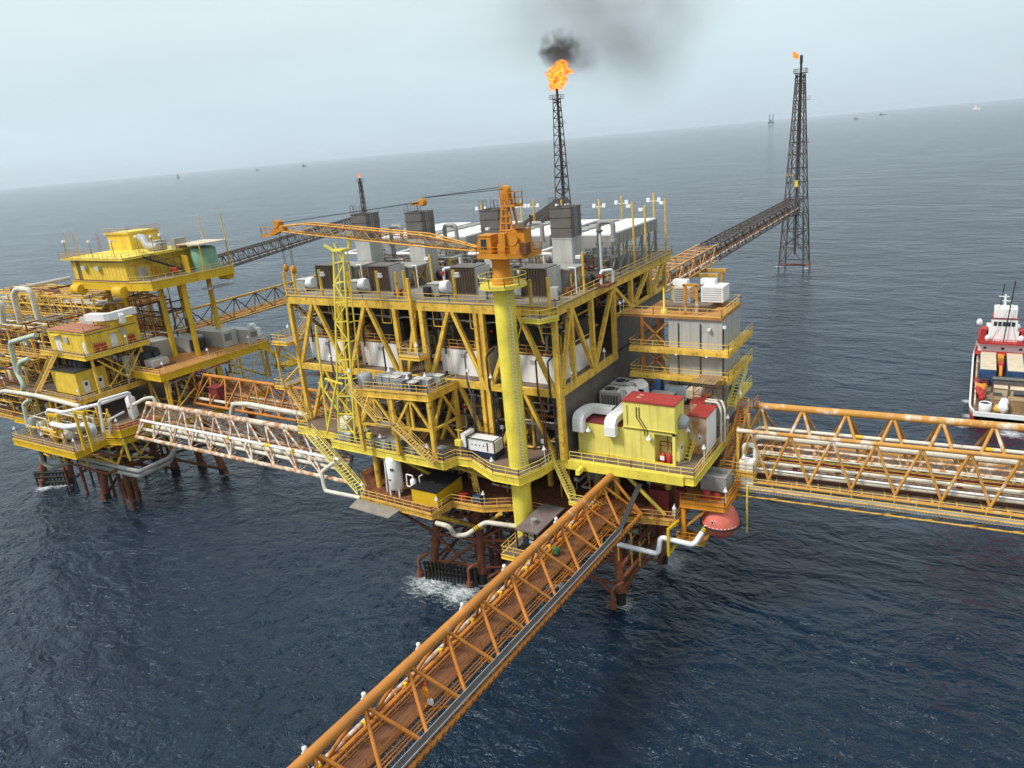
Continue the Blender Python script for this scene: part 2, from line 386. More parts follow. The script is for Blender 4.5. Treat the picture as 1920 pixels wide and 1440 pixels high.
# ------------------------------------------------------------------ main gas platform
ZC, Z1, ZM, ZT = 14.5, 21.3, 30.5, 41.0
XL, XR, YF, YB = -87.2, -41.9, 75.0, 114.5
P = thing('gas_platform', 'large yellow offshore gas platform with trussed upper module standing on rusty legs in the centre', 'platform', (-65, 90, 0))
def pdeck(par, poly, z, ms, beamm=None, bh=0.9, t=0.12, name='deck'):
    d = part(name, ms, par, lambda q: q.prism(poly, z - t, z))
    if beamm:
        q = M(); n = len(poly)
        for i in range(n):
            a = V((*poly[i], z - t / 2 - bh / 2 - 0.004)); b = V((*poly[(i + 1) % n], z - t / 2 - bh / 2 - 0.004))
            q.beam(a, b, 0.14, bh); 
            q.beam(a + V((0, 0, bh / 2)), b + V((0, 0, bh / 2)), 0.38, 0.05); q.beam(a - V((0, 0, bh / 2)), b - V((0, 0, bh / 2)), 0.38, 0.05)
        q.build('edge_beam', beamm, par)
    return d
# jacket
legs = [(-64.2, 72.6, -62.6, 75.2), (-56.1, 74.0, -56.6, 75.6), (-36.1, 77.7, -37.2, 80.0), (-34.5, 89.2, -35.6, 88.4), (-64.6, 92, -63.2, 91), (-56.0, 93, -56.6, 92), (-46, 93, -46.6, 92), (-46.5, 78.5, -47, 79)]
for (x, y, x2, y2) in legs:
    def lf(q):
        d = V((x - x2, y - y2, -ZC)) ; a = V((x2, y2, ZC - .6)); b = V((x, y, 0)); b2 = b + d * 0.5
        q.tube(a, b2, 0.62, 14); 
        for t in (.35, .62): p = lerp(a, b, t); q.tube(p - V((0, 0, .4)), p + V((0, 0, .4)), .72, 14)
    lg = part('jacket_leg', RUSTL, P, lf); part('marine_growth', DARKM, lg, lambda q: q.tube((x, y, 1.5), (x + (x - x2) * .1, y + (y - y2) * .1, -1.3), .66, 14))
def jb(a, b, r=0.3, ms=RUSTL): part('jacket_brace', ms, P, lambda q: q.tube(a, b, r, 8))
def lp(i, z):
    x, y, x2, y2 = legs[i]; return V((x + (x2 - x) * z / ZC, y + (y2 - y) * z / ZC, z))
for i, k in ((0, 1), (1, 7), (7, 2), (2, 3), (0, 4), (1, 5), (4, 5), (5, 6), (6, 3), (7, 6)):
    jb(lp(i, 6.5), lp(k, 6.5), .28); jb(lp(i, 0.3), lp(k, 6.5), .24)
    jb(lp(i, 12.5), lp(k, 12.5), .22, GOLD if i in (0, 1) else RUSTL)
jb(V((-70, 69, ZC - .8)), lp(0, 6.5), .25); jb(V((-57.6, 67.4, ZC - .8)), lp(1, 8.5), .28, GOLD); jb(V((-68, 69, ZC - .9)), lp(1, 8.5), .26, GOLD)
jb(V((-50, 71.5, ZC - .8)), lp(1, 8.2), .28, GOLD); jb(V((-31, 78.5, ZC - .6)), lp(2, 4.5), .3); jb(V((-28.6, 80.5, ZC - .6)), lp(2, 3.0), .3); jb(V((-30, 88.5, ZC - .6)), lp(2, 1.5), .3)
for i, k in ((0, 1), (1, 7), (7, 2), (2, 3), (0, 4), (4, 5)):
    jb(lp(i, 9.8), lp(k, 9.8), .18); jb(lp(i, 6.5), lp(k, 12.5), .2); jb(lp(k, 0.3), lp(i, 6.5), .2); jb(lp(i, 2.4), lp(k, 2.4), .2)
rn = random.Random(4)
for k in range(14):
    x, y = -61 + rn.random() * 22, 77 + rn.random() * 12; part('riser_pipe', rn.choice([RUSTL, RUST, RUSTL, DKRED]), P, lambda q: q.tube((x, y, ZC), (x, y, -2), .22 + .12 * rn.random(), 8))
part('lower_walkway', RUST, P, lambda q: [q.box(-63, -38, 77.6, 78.6, 8.0, 8.1), q.rail([(-63, 77.6, 8.1), (-38, 77.6, 8.1)], toe=False), q.box(-35.8, -34.8, 79, 88, 5.0, 5.1), q.rail([(-34.8, 79, 5.1), (-34.8, 88, 5.1)], toe=False)])
# fenders / boat landing between the front legs
def fend(q):
    a, b = V((-64.4, 71.7, 1.0)), V((-56.4, 73.2, 0.9))
    for dz in (0, .75, 1.5): q.tube(a + V((0, 0, dz)), b + V((0, 0, dz)), .22, 8)
    for i in range(15): p = lerp(a, b, i / 14); q.tube(p - V((0, .3, 1.4)), p + V((0, -.3, 2.0)), .16, 6)
part('boat_fender', DARKM, P, fend)
for (x, y) in ((-65.6, 71.6), (-57.2, 72.4), (-36.6, 76.2)):
    def bumper(q):
        q.pipe([(x + 1.1, y + 1.1, 3.6), (x, y, 3.0), (x, y, 0.4)], .26, 8); q.tube((x, y, .9), (x, y, -.1), .5, 10)
    part('mooring_bumper', RUSTL, P, bumper)
# cellar deck
cel = [(-70.4, 67.0), (-57.6, 66.6), (-57.2, 70.6), (-52.4, 71.0), (-49, 72.8), (-44.2, 72.8), (-32.3, 76.3), (-28, 77.1), (-28, 103), (-76, 103), (-76, 73), (-72, 70)]
pdeck(P, cel, ZC, RUST, OCHRE, .7)
part('railing', GOLD, P, lambda q: q.rail([(-70.4, 67.0, ZC), (-57.6, 66.6, ZC), (-57.2, 70.6, ZC), (-52.4, 71.0, ZC)]))
part('railing', GOLD, P, lambda q: q.rail([(-52.4, 71.0, ZC), (-49, 72.8, ZC), (-44.2, 72.8, ZC)]))
part('railing', OCHRE, P, lambda q: q.rail([(-32.3, 76.3, ZC), (-28, 77.1, ZC), (-28, 81, ZC)]))
part('drip_plate', DECKG, P, lambda q: q.add([(-71.2, 65.2, 13.5), (-63.8, 64.9, 13.5), (-63.0, 66.5, 14.1), (-71.0, 66.8, 14.1), (-71.2, 65.2, 13.42), (-63.8, 64.9, 13.42), (-63.0, 66.5, 14.02), (-71.0, 66.8, 14.02)], [(0, 1, 2, 3), (7, 6, 5, 4), (0, 4, 5, 1), (1, 5, 6, 2), (2, 6, 7, 3), (3, 7, 4, 0)]))
# columns between the cellar and main decks
for (x, y) in ((-70, 70.5), (-62.4, 75.4), (-56.6, 75.4), (-47, 80), (-37, 80), (-30, 80), (-30, 92), (-47, 92), (-62, 92), (-75, 92), (-75, 76)):
    part('column', GOLD, P, lambda q: q.tube((x, y, ZC), (x, y, Z1 - .9), .42, 10))
for a, b in (((-69, 71, 20.2), (-62.6, 75, 15)), ((-56.2, 71.5, 20.0), (-51, 77, 15.2)), ((-60, 71, 20.2), (-54.6, 77, 15.4)), ((-34.5, 76.5, 20.2), (-29.6, 77.6, 14.7)), ((-28, 79, 20.2), (-28.6, 86, 15))):
    part('diagonal_brace', LIMEW, P, lambda q: q.tube(a, b, .24, 8))
# main deck
PX, PY, PR = -46.3, 71.3, 1.24
md = [(-86.4, 112), (-86.4, 71.5), (-77.2, 71.5), (-76.8, 69.1), (-56.2, 68.7), (-55.6, 70.6), (-53.1, 70.8), (-49.9, 69.1), (-48.4, 68.4), (-44.6, 68.4), (-43.4, 71.6), (-43.0, 75.3), (-25.3, 75.9), (-25.3, 91), (-26.4, 104), (-42, 112)]
pdeck(P, md, Z1, DECK, LIMEW, 1.0)
part('girder', LIME, P, lambda q: q.beam((-43, 75.15, Z1 - .62), (-26.5, 75.72, Z1 - .62), .3, 1.2))
def zr(pts, ms=LIMEW, z=Z1, **k): part('railing', ms, P, lambda q: q.rail([(*p, z) for p in pts], **k))
zr([(-76.8, 69.1), (-68.2, 68.95)]); zr([(-68.2, 68.95), (-58.3, 68.75)]); zr([(-58.3, 68.75), (-56.2, 68.7), (-55.6, 70.6)], GOLD)
zr([(-55.6, 70.6), (-53.1, 70.8), (-49.9, 69.1)], GOLD); zr([(-49.9, 69.1), (-48.4, 68.4), (-44.6, 68.4)], LIME); zr([(-44.6, 68.4), (-43.4, 71.6), (-43.0, 75.3)], LIME)
zr([(-41.2, 75.35), (-33, 75.6)], LIME); zr([(-33, 75.6), (-25.3, 75.9)], LIME); zr([(-25.3, 75.9), (-25.3, 84)], GOLD); zr([(-25.3, 84), (-25.3, 91)], OCHRE)
zr([(-86.4, 76), (-86.4, 71.5), (-84, 71.5)], LIMEW)
# mid module: perimeter beams, columns, V braces, floors
def bm(name, a, b, wd, h=None, ms=GOLD): part(name, ms, P, lambda q: q.beam(a, b, wd, h))
fx = [-87.2, -77.0, -66.6, -62.0, -52.3, -41.9]
part('deck', DECK, P, lambda q: q.box(XL + .2, XR - .2, YF + .3, 112, ZM - .25, ZM - .05))
for a, b in zip(fx[:-1], fx[1:]): bm('floor_beam', (a + .02, YF, ZM - .45), (b - .02, YF, ZM - .45), .42, .95)
bm('edge_beam', (XL, YF, ZT - .62), (XR, YF, ZT - .62), .5, 1.1)
for x in fx: bm('column', (x, YF - .01, Z1), (x, YF - .01, ZT - 1.15), .62, .62)
bm('column', (-53.3, YF + .02, Z1), (-53.3, YF + .02, ZT - 1.15), .5, .5)
for c, hw in ((-82.1, 4.6), (-71.8, 4.5), (-57.2, 4.3), (-47.1, 4.5)):
    for q_ in (-1, 1):
        bm('diagonal_brace', (c + q_ * .35, YF + .03, ZT - 1.2), (c + q_ * hw, YF + .03, ZM - .05), .55, .5)
        bm('diagonal_brace', (c + q_ * .3, YF + .03, ZM - .95), (c + q_ * (hw - .4), YF + .03, Z1 + .1), .5, .45)
bm('diagonal_brace', (-63.2, YF + .4, ZT - 1.2), (-66.0, YF + .4, ZM), .5, .5)
for x in (-79.6, -76.2, -69.0, -65.8, -55.0, -51.6, -44.3, -42.6):
    part('cable_riser', [DARK, GREYD, RUST][int(-x * 10) % 3], P, lambda q: [q.pipe([(x, YF - .35, Z1), (x, YF - .35, ZM - 1.6), (x - .4, YF - .35, ZM - .6), (x - .4, YF - .35, ZM + 3.8), (x - .1, YF + 1.2, ZM + 4.4)], .12, 6), q.tube((x + .3, YF - .3, Z1), (x + .3, YF - .3, ZM - 1.1), .08, 5)])
for (x, z, z2) in ((-84.6, Z1, ZM), (-74.6, ZM, 36), (-60.0, Z1, 29), (-49.4, ZM, 34.2), (-50.2, Z1, 28)): part('ladder', OCHRE, P, lambda q: q.ladder((x, YF + .9, z), (x, YF + .9, z2), .5))
part('cable_tray', GREYD, P, lambda q: [q.beam((XL + .5, YF + .6, z), (XR - .5, YF + .6, z), .5, .12) for z in (25.4, 28.4, 38.6)])
for x in (-86, -79, -75, -69.5, -60.5, -54.5, -50, -44): part('hanger_frame', GOLD, P, lambda q: q.beam((x, YF + .5, 39.9), (x, YF + .5, 37.6), .1).beam((x, YF + .5, 37.6), (x + 1.6, YF + .5, 37.6), .1).beam((x + 1.6, YF + .5, 37.6), (x + 1.6, YF + .5, 39.9), .1))
part('railing', OCHRE, P, lambda q: q.rail([(-86, YF + .8, Z1), (-70, YF + .8, Z1)])); part('railing', OCHRE, P, lambda q: q.rail([(-57, YF + .8, Z1), (-49.5, YF + .8, Z1)]))
# right flank truss
ry = [(85.0, ZM - .9, ZT), (92.0, ZM - .9, ZT), (98.2, 35.6, ZT), (105.4, 35.8, ZT), (112.0, 35.9, ZT)]
bm('edge_beam', (XR, YF + .3, ZT - .62), (XR, YB, ZT - .62), .5, 1.1)
bm('floor_beam', (XR, YF + .35, ZM - .45), (XR, 92.2, ZM - .45), .45, 1.0); bm('floor_beam', (XR, 92.4, 35.7), (XR, 112.2, 35.9), .35, .5)
bm('column', (XR, 79.2, ZM), (XR, 79.2, ZT - 1.15), .55)
for y, z0, z1 in ry: bm('column', (XR, y, z0), (XR, y, z1 - 1.15), .6)
for (y0, z0, y1, z1) in ((79.0, 39.8, 76.0, 30.6), (79.5, 39.8, 84.7, 30.6), (91.7, 39.8, 85.4, 30.6), (92.3, 39.8, 97.8, 36), (104.8, 39.8, 99.5, 36), (111.5, 39.8, 106.5, 36)):
    bm('diagonal_brace', (XR, y0, z0), (XR, y1, z1), .5, .5)
bm('column', (XR + .1, YF + .5, Z1), (XR + .1, YF + .5, ZM - 1), .5)
part('wind_wall', WALLB, P, lambda q: [q.box(XR - .35, XR - .2, 75.6, 92.3, Z1, ZM - .95), q.box(XR - .35, XR - .2, 92.32, 112, Z1, 35.45)] + [q.box(XR - .2, XR - .17, 75.7, 92.2 if z < ZM - 1 else 111.9, z, z + .05) for z in (23.2, 25.2, 27.2, 29.2)] + [q.box(XR - .2, XR - .17, 92.7, 111.9, z, z + .05) for z in (31.2, 33.2, 35.0)])
part('wall_edge_trim', YEL, P, lambda q: [q.box(XR - .1, XR + .1, 92.32, 92.6, ZM - .95, 35.4)])
part('wind_wall', WALLB, P, lambda q: q.box(XL + 1, XR - 2, 111.6, 111.75, Z1, 40))
# left flank
for y in (85, 92, 101, 112): bm('column', (XL, y, Z1), (XL, y, ZT - 1.15), .55)
bm('edge_beam', (XL, YF + .3, ZT - .62), (XL, YB, ZT - .62), .5, 1.1); bm('floor_beam', (XL, YF + .3, ZM - .45), (XL, 112, ZM - .45), .45, .95)
for a, b in ((75.5, 84.5), (92.5, 100.5)): bm('diagonal_brace', (XL, a, ZT - 1.2), (XL, b, ZM), .45)
for a, b in ((84.5, 75.5), (92.0, 85.5)): bm('diagonal_brace', (XL, a, ZM - 1), (XL, b, Z1), .45)
# inner columns
for x in fx[1:5]:
    for y in (88, 101, 112): bm('column', (x, y, Z1), (x, y, ZT - .5), .5)
# top deck
part('deck', DECKG, P, lambda q: q.box(XL - .3, XR + .5, YF - .3, YB, ZT - .06, ZT + .04))
zt = ZT + .04
part('railing', GOLD, P, lambda q: q.rail([(XL - .2, YF - .2, zt), (-72, YF - .2, zt)], step=2.2)); part('railing', GOLD, P, lambda q: q.rail([(-72, YF - .2, zt), (-57, YF - .2, zt)], step=2.2)); part('railing', GOLD, P, lambda q: q.rail([(-57, YF - .2, zt), (XR + .4, YF - .2, zt)], step=2.2))
part('railing', GOLD, P, lambda q: q.rail([(XR + .4, YF - .2, zt), (XR + .4, 94, zt)], step=2.2)); part('railing', GOLD, P, lambda q: q.rail([(XR + .4, 94, zt), (XR + .4, YB, zt)], step=2.2)); part('railing', GOLD, P, lambda q: q.rail([(XL - .2, YF - .2, zt), (XL - .2, YB, zt)], step=2.2))
part('railing', OCHRE, P, lambda q: q.rail([(XL - .2, YB, zt), (XR + .4, YB, zt)], step=2.4))
# mid floor handrails above the enclosures are with the enclosures; crane access platform at the front right corner
pdeck(P, [(-45.0, 72.4), (-42.2, 72.2), (-41.0, 74.5), (-45.0, 74.5)], ZT - .9, DECKG, LIME, .35, name='access_platform')
part('railing', LIME, P, lambda q: q.rail([(-45.0, 72.4, ZT - .88), (-42.2, 72.2, ZT - .88), (-41.0, 74.5, ZT - .88)]))
part('platform_strut', LIME, P, lambda q: [q.tube((-42.6, 72.4, ZT - 1.4), (-43.4, 74.8, ZT - 4.5), .1, 6), q.tube((-44.9, 72.6, ZT - 1.4), (-45.6, 71.9, ZT - 4.0), .1, 6)])
# hanging access platform with ladder in the gap between trains
pdeck(P, [(-64.9, 72.6), (-61.3, 72.6), (-61.3, 74.6), (-64.9, 74.6)], 34.0, DECKG, GOLD, .4, name='access_platform')
part('railing', GOLD, P, lambda q: q.rail([(-64.9, 74.6, 34), (-64.9, 72.6, 34), (-61.3, 72.6, 34), (-61.3, 74.6, 34)]))
part('ladder', GOLD, P, lambda q: q.ladder((-63.4, 74.5, 34), (-63.4, 74.5, 42), .6, cage=False)); part('ladder', GOLD, P, lambda q: q.ladder((-62.8, 74.4, 30.5), (-62.8, 74.4, 34), .5))
bm('platform_strut', (-63.1, 74.3, 34), (-63.1, 74.3, 44.2), .4, .4)
# left side small platforms and stairs
pdeck(P, [(-91.0, 73.5), (-87.6, 73.5), (-87.6, 78), (-91.0, 78)], 34.0, DECKG, GOLD, .4, name='access_platform')
part('railing', GOLD, P, lambda q: q.rail([(-87.8, 73.5, 34), (-91, 73.5, 34), (-91, 78, 34)]))
part('stairway', GOLD, P, lambda q: q.stair((-88.6, 77, 34), (-88.6, 87, ZT), .9))
part('platform_strut', GOLD, P, lambda q: [q.tube((-90.8, 73.8, 34), (-90.8, 73.8, 26), .16, 6), q.tube((-90.8, 74, 27), (-87.4, 75, 30), .14, 6), q.tube((-90.8, 74, 33.6), (-87.4, 75, 30.6), .14, 6)])
part('stairway', GOLD, P, lambda q: q.stair((-90.4, 74.4, 26.6), (-86.3, 74.0, Z1), .9)); 
pdeck(P, [(-92.4, 73.6), (-90.2, 73.6), (-90.2, 78), (-92.4, 78)], 26.6, DECKG, GOLD, .35, name='access_platform')
part('railing', GOLD, P, lambda q: q.rail([(-90.4, 73.6, 26.6), (-92.4, 73.6, 26.6), (-92.4, 78, 26.6)]))
# tote porch at mid floor level in front of the module
po = [(-69.4, 67.6), (-57.5, 68.8), (-57.2, YF - .35), (-69.4, YF - .35)]
pdeck(P, po, ZM, DECK, GOLD, .9, name='porch_deck')
part('railing', GOLD, P, lambda q: q.rail([(-67.4, 67.75, ZM), (-57.5, 68.8, ZM), (-57.2, 74.6, ZM)]))
for x, y in ((-69.2, 67.8), (-63.4, 68.4), (-57.7, 69.0), (-57.4, 74.3), (-69.2, 74.2)): bm('porch_column', (x, y, Z1), (x, y, ZM - .9), .5, .5)
for a, b in (((-69.2, 67.9, 25.4), (-63.4, 68.4, 25.4)), ((-63.4, 68.4, 25.4), (-57.7, 69, 25.4)), ((-57.6, 69, 25.4), (-57.4, 74.3, 25.4)), ((-66.3, 68.1, 29.6), (-63.6, 68.4, 25.5)), ((-66.3, 68.1, 29.6), (-69, 67.9, 25.5)), ((-60.5, 68.7, 29.6), (-63.2, 68.4, 25.5)), ((-60.5, 68.7, 29.6), (-57.9, 69, 25.5)), ((-57.5, 71.6, 29.6), (-57.5, 69.2, 25.5)), ((-57.5, 71.6, 29.6), (-57.4, 74.2, 25.5)), ((-69.2, 71, 29.6), (-69.2, 68, 25.5)), ((-57.5, 71.6, 25.4), (-57.4, 74.2, 21.5)), ((-60.5, 68.7, 29.6), (-60.5, 68.7, 25.4)), ((-66.3, 68.1, 29.6), (-66.3, 68.1, 25.4))):
    bm('porch_brace', a, b, .3, .3)
# stairways
part('stairway', GOLD, P, lambda q: q.stair((-64.9, 67.2, 26.3), (-68.9, 66.9, ZM), 1.1)); part('landing', DECKG, P, lambda q: q.box(-65, -62.6, 66.5, 67.9, 26.2, 26.3))
part('railing', GOLD, P, lambda q: q.rail([(-65, 66.5, 26.3), (-62.6, 66.5, 26.3)])); part('stairway', GOLD, P, lambda q: q.stair((-56.9, 67.8, Z1), (-62.6, 67.2, 26.3), 1.1))
part('stairway', LIMEW, P, lambda q: q.stair((-71.2, 67.9, ZC), (-82.8, 70.4, Z1), 1.3)); part('stairway', LIME, P, lambda q: q.stair((-40.4, 74.0, 16.4), (-43.0, 74.6, Z1), 1.0))
pdeck(P, [(-40.6, 73.4), (-38.4, 73.4), (-38.4, 74.7), (-40.6, 74.7)], 16.4, DECKG, LIME, .3, name='landing')
part('railing', LIME, P, lambda q: q.rail([(-40.6, 73.4, 16.4), (-38.4, 73.4, 16.4), (-38.4, 74.7, 16.4)])); part('stairway', LIMEW, P, lambda q: q.stair((-36.2, 75.6, ZC), (-38.4, 74.2, 16.4), .9))
part('ladder', GOLD, P, lambda q: q.ladder((-53.6, 72.2, ZC), (-53.6, 71.2, Z1), .5, cage=True))
part('stairway', OCHRE, P, lambda q: q.stair((-64, 74, Z1), (-62.4, 78, 25.5), .9, rails=True)); part('stairway', OCHRE, P, lambda q: q.stair((-53.9, 73.2, Z1), (-52.9, 77.4, 25.2), .9))
part('stub_beam', LIME, P, lambda q: q.beam((-39.3, 74.9, Z1 - .7), (-39.0, 73.0, Z1 - .5), .5, .6))
# loading platform beside the pedestal foot
pdeck(P, [(-45.6, 64.6), (-40.6, 64.8), (-40.6, 73.6), (-45.6, 73.6)], 12.6, DECK, GOLD, .5, name='loading_platform')
part('railing', GOLD, P, lambda q: q.rail([(-45.6, 68, 12.6), (-45.6, 64.6, 12.6), (-40.6, 64.8, 12.6)], toe=False))
# lower right side decks near the lifeboat
pdeck(P, [(-27.6, 77.6), (-22.4, 78.2), (-22.4, 85), (-27.6, 85)], 17.0, DECKO, CRANE, .7, name='lifeboat_deck')
part('railing', CRANE, P, lambda q: q.rail([(-27.6, 77.6, 17), (-22.4, 78.2, 17), (-22.4, 85, 17)])); part('davit_frame', CRANE, P, lambda q: [q.beam((-27.3, 77.9, 16.4), (-27.3, 77.9, 11.8), .5, .5), q.beam((-27.3, 78, 13.2), (-24.5, 78.2, 16.2), .22), q.beam((-24.3, 78.2, 16.6), (-23.4, 79.6, 15.9), .3, .4)])
pdeck(P, [(-28, 77.3), (-24.9, 77.6), (-24.9, 80), (-28, 80)], 11.8, DECKO, OCHRE, .3, name='boarding_platform')
part('railing', CRANE, P, lambda q: q.rail([(-28, 77.3, 11.8), (-24.9, 77.6, 11.8)], toe=False))
for y in (82.6,): part('hanging_post', LIMEW, P, lambda q: q.tube((-20.9, y, 18), (-20.9, y, 11.6), .13, 8))
# right outer deck, cabinet deck and stairs towards the east bridge
pdeck(P, [(-24.9, 85), (-20.8, 85), (-20.8, 97), (-24.9, 97)], 18.6, DECK, OCHRE, .5, name='deck')
part('railing', GOLD, P, lambda q: q.rail([(-24.9, 85, 18.6), (-20.8, 85, 18.6), (-20.8, 92, 18.6)])); part('stairway', ORANGE, P, lambda q: q.stair((-23.9, 84.4, 18.6), (-23.9, 92.5, 24.2), 1.2))
part('landing', DECKG, P, lambda q: q.box(-25.2, -22.8, 92.5, 95, 24.1, 24.2)); part('stairway', LIMEW, P, lambda q: q.stair((-25.4, 91.5, 24.2), (-25.4, 97.5, 28), 1.0))
for y in (86, 91, 96): bm('column', (-23.0, y, 14), (-23.0, y, 24), .3)
part('railing', ORANGE, P, lambda q: q.rail([(-25.2, 92.6, 24.2), (-22.8, 92.6, 24.2), (-22.8, 95, 24.2)]))
# equipment roof deck behind the control building
pdeck(P, [(-41.6, 84.3), (-29.4, 84.3), (-29.4, 91.6), (-41.6, 91.6)], 24.6, DECK, OCHRE, .4)
part('railing', ORANGE, P, lambda q: q.rail([(-29.4, 85.0, 24.6), (-29.4, 91, 24.6)])); part('railing', WRUST, P, lambda q: q.rail([(-36.6, 85, 24.6), (-36.6, 88.6, 24.6)]))

def cluster(lab, x0, x1, y0, y1, z0, z1, n, ms, seed, nv=2, rr=(.07, .2)):
    rnd = random.Random(seed); t = thing('pipework', lab, 'pipework', ((x0 + x1) / 2, (y0 + y1) / 2, z0))
    U = rnd.uniform
    for i in range(n):
        p = [U(x0, x1), U(y0, y1), U(z0, z1)]; pts = [tuple(p)]; axs = [0, 1, 2]; last = -1; lim = ((x0, x1), (y0, y1), (z0, z1))
        for k in range(rnd.choice((2, 3, 3, 4))):
            a = rnd.choice([q for q in axs if q != last]); last = a; lo, hi = lim[a]; v = p[a]
            for _ in range(8):
                v = U(lo, hi)
                if abs(v - p[a]) > .25 * (hi - lo): break
            p[a] = v; pts.append(tuple(p))
        r = U(*rr); part('pipe', rnd.choice(ms), t, lambda q: q.pipe(pts, r, 7))
    for i in range(nv):
        x, y = U(x0 + .8, x1 - .8), U(y0 + .6, y1); h = U(.35, .75) * (z1 - z0)
        if i % 2: part('vessel', rnd.choice([WPIPE, GREYL, GPIPE, GOLD]), t, lambda q: q.lathe((x, y, z0), [(.3, 0), (.75, .3), (.75, h - .3), (.3, h)], 14))
        else: part('cabinet', rnd.choice([GREYL, GREYD, DARK, OCHRE]), t, lambda q: q.box(x - .7, x + .7, y - .5, y + .5, z0 + .01, z0 + h))
    fm = rnd.choice([GOLD, OCHRE, GOLD, LIMEW])
    def frames(q):
        for k in range(max(4, int((x1 - x0) / 1.6))):
            x, y, h = U(x0, x1), U(y0, y1), U(.3, 1.0) * (z1 - z0); q.beam((x, y, z0), (x, y, z0 + h), .14)
            if k % 2: x2 = min(x1, x + U(1, 2.6)); q.beam((x, y, z0 + h), (x2, y, z0 + h), .14); q.beam((x2, y, z0), (x2, y, z0 + h), .14)
            if k % 3 == 0: q.beam((x, y, z0 + h * .8), (x, min(y1, y + 2), z0 + h * .8), .12)
    part('support_frame', fm, t, frames)
    for k in range(4): x, y, h = U(x0, x1), U(y0, y0 + .4 * (y1 - y0)), U(.8, 1.6); part('instrument_stand', rnd.choice([WHITEC, GREYL, WPIPE, CRANE]), t, lambda q: [q.tube((x, y, z0), (x, y, z0 + h), .05, 5), q.box(x - .25, x + .25, y - .15, y + .15, z0 + h, z0 + h + .5)])
    for _ in range(4): a, b, c = U(x0, x1), y0 - .05, U(z0 + .5, z1 - .5); part('valve', RED, t, lambda q: q.tube((a, b, c), (a, b - .12, c), .22, 8).tube((a, b, c), (a, b + .3, c), .06, 5))
    return t
# ------------------------------------------------------------------ compressor trains: enclosures, filters, canopies, stacks, coolers
TR = [-83.0, -72.3, -57.5, -46.7]
WH = ['at the left corner', 'left of the tote porch', 'left of the crane pedestal', 'right of the crane pedestal']
SIDE = ['leftmost of the row', 'second from the left', 'third, half hidden by the crane mast', 'rightmost of the row']
def enclosure(i, x):
    t = thing('compressor_enclosure', 'white steel compressor enclosure ' + WH[i], 'enclosure', (x, 81, ZM), 'white compressor enclosures in the upper module')
    part('wall', WHITE, t, lambda q: [q.box(x - 3.55, x + 3.55, 77.0, 88.2, ZM - .02, 34.15)] + [q.box(x - 3.57 + k * 1.42, x - 3.54 + k * 1.42, 76.97, 77.0, ZM, 34.1) for k in range(1, 5)])
    part('roof', RUST, t, lambda q: q.box(x - 3.6, x + 3.6, 76.95, 88.25, 34.15, 34.28))
    part('railing', OCHRE, t, lambda q: q.rail([(x - 3.5, 77.1, 34.28), (x + 3.5, 77.1, 34.28)], step=1.5))
    part('ladder', BEIGE, t, lambda q: q.ladder((x - 2.0, 76.8, ZM), (x - 2.0, 76.8, 34.2), .5))
    part('exhaust_pipe', DARK, t, lambda q: q.pipe([(x - 2.5, 76.75, 33.4), (x - 2.5, 76.75, 37.3), (x - 1.2, 78.5, 37.6)], .13, 6))
    part('door_label', GREYL, t, lambda q: q.box(x - .2, x + .7, 76.93, 76.96, 33.0, 33.5))
    part('lifting_lug', BLACK, t, lambda q: [q.tube((x + s * 2.9, 76.8, ZM + .2), (x + s * 2.9, 77, ZM + .2), .18, 8) for s in (-1, 1)])
    return t
e0 = None
for i, x in enumerate(TR): enclosure(i, x)
def turbine(i, x):
    t = thing('gas_turbine', 'dark turbine casing above the white enclosure ' + WH[i], 'turbine', (x, 82, 34.3), 'gas turbines above the enclosures')
    part('casing', DARK, t, lambda q: [q.box(x - 2.7, x + 3.2, 79.2, 88, 34.28, 36.9), q.box(x - 1.4, x + 1.6, 78.6, 88, 36.9, 40.85)])
    part('crossbeam', GREY, t, lambda q: q.beam((x - 4, 78.4, 37.7), (x + 4, 78.4, 37.7), .3, .35))
    part('duct', BROWNF, t, lambda q: q.tube((x - .6, 78.3, 36.9), (x - .6, 78.3, 40.8), .8, 12))
    part('control_cabinet', GREYL, t, lambda q: q.box(x + 2.0, x + 2.9, 78.4, 79.1, 37.7, 39.3))
    part('hanging_frame', OCHRE, t, lambda q: q.pipe([(x + 2.6, 76.2, 40.4), (x + 2.6, 76.2, 38.3), (x + 3.9, 76.2, 38.2), (x + 3.9, 76.2, 40.4)], .09, 5))
    return t
for i, x in enumerate(TR): turbine(i, x)
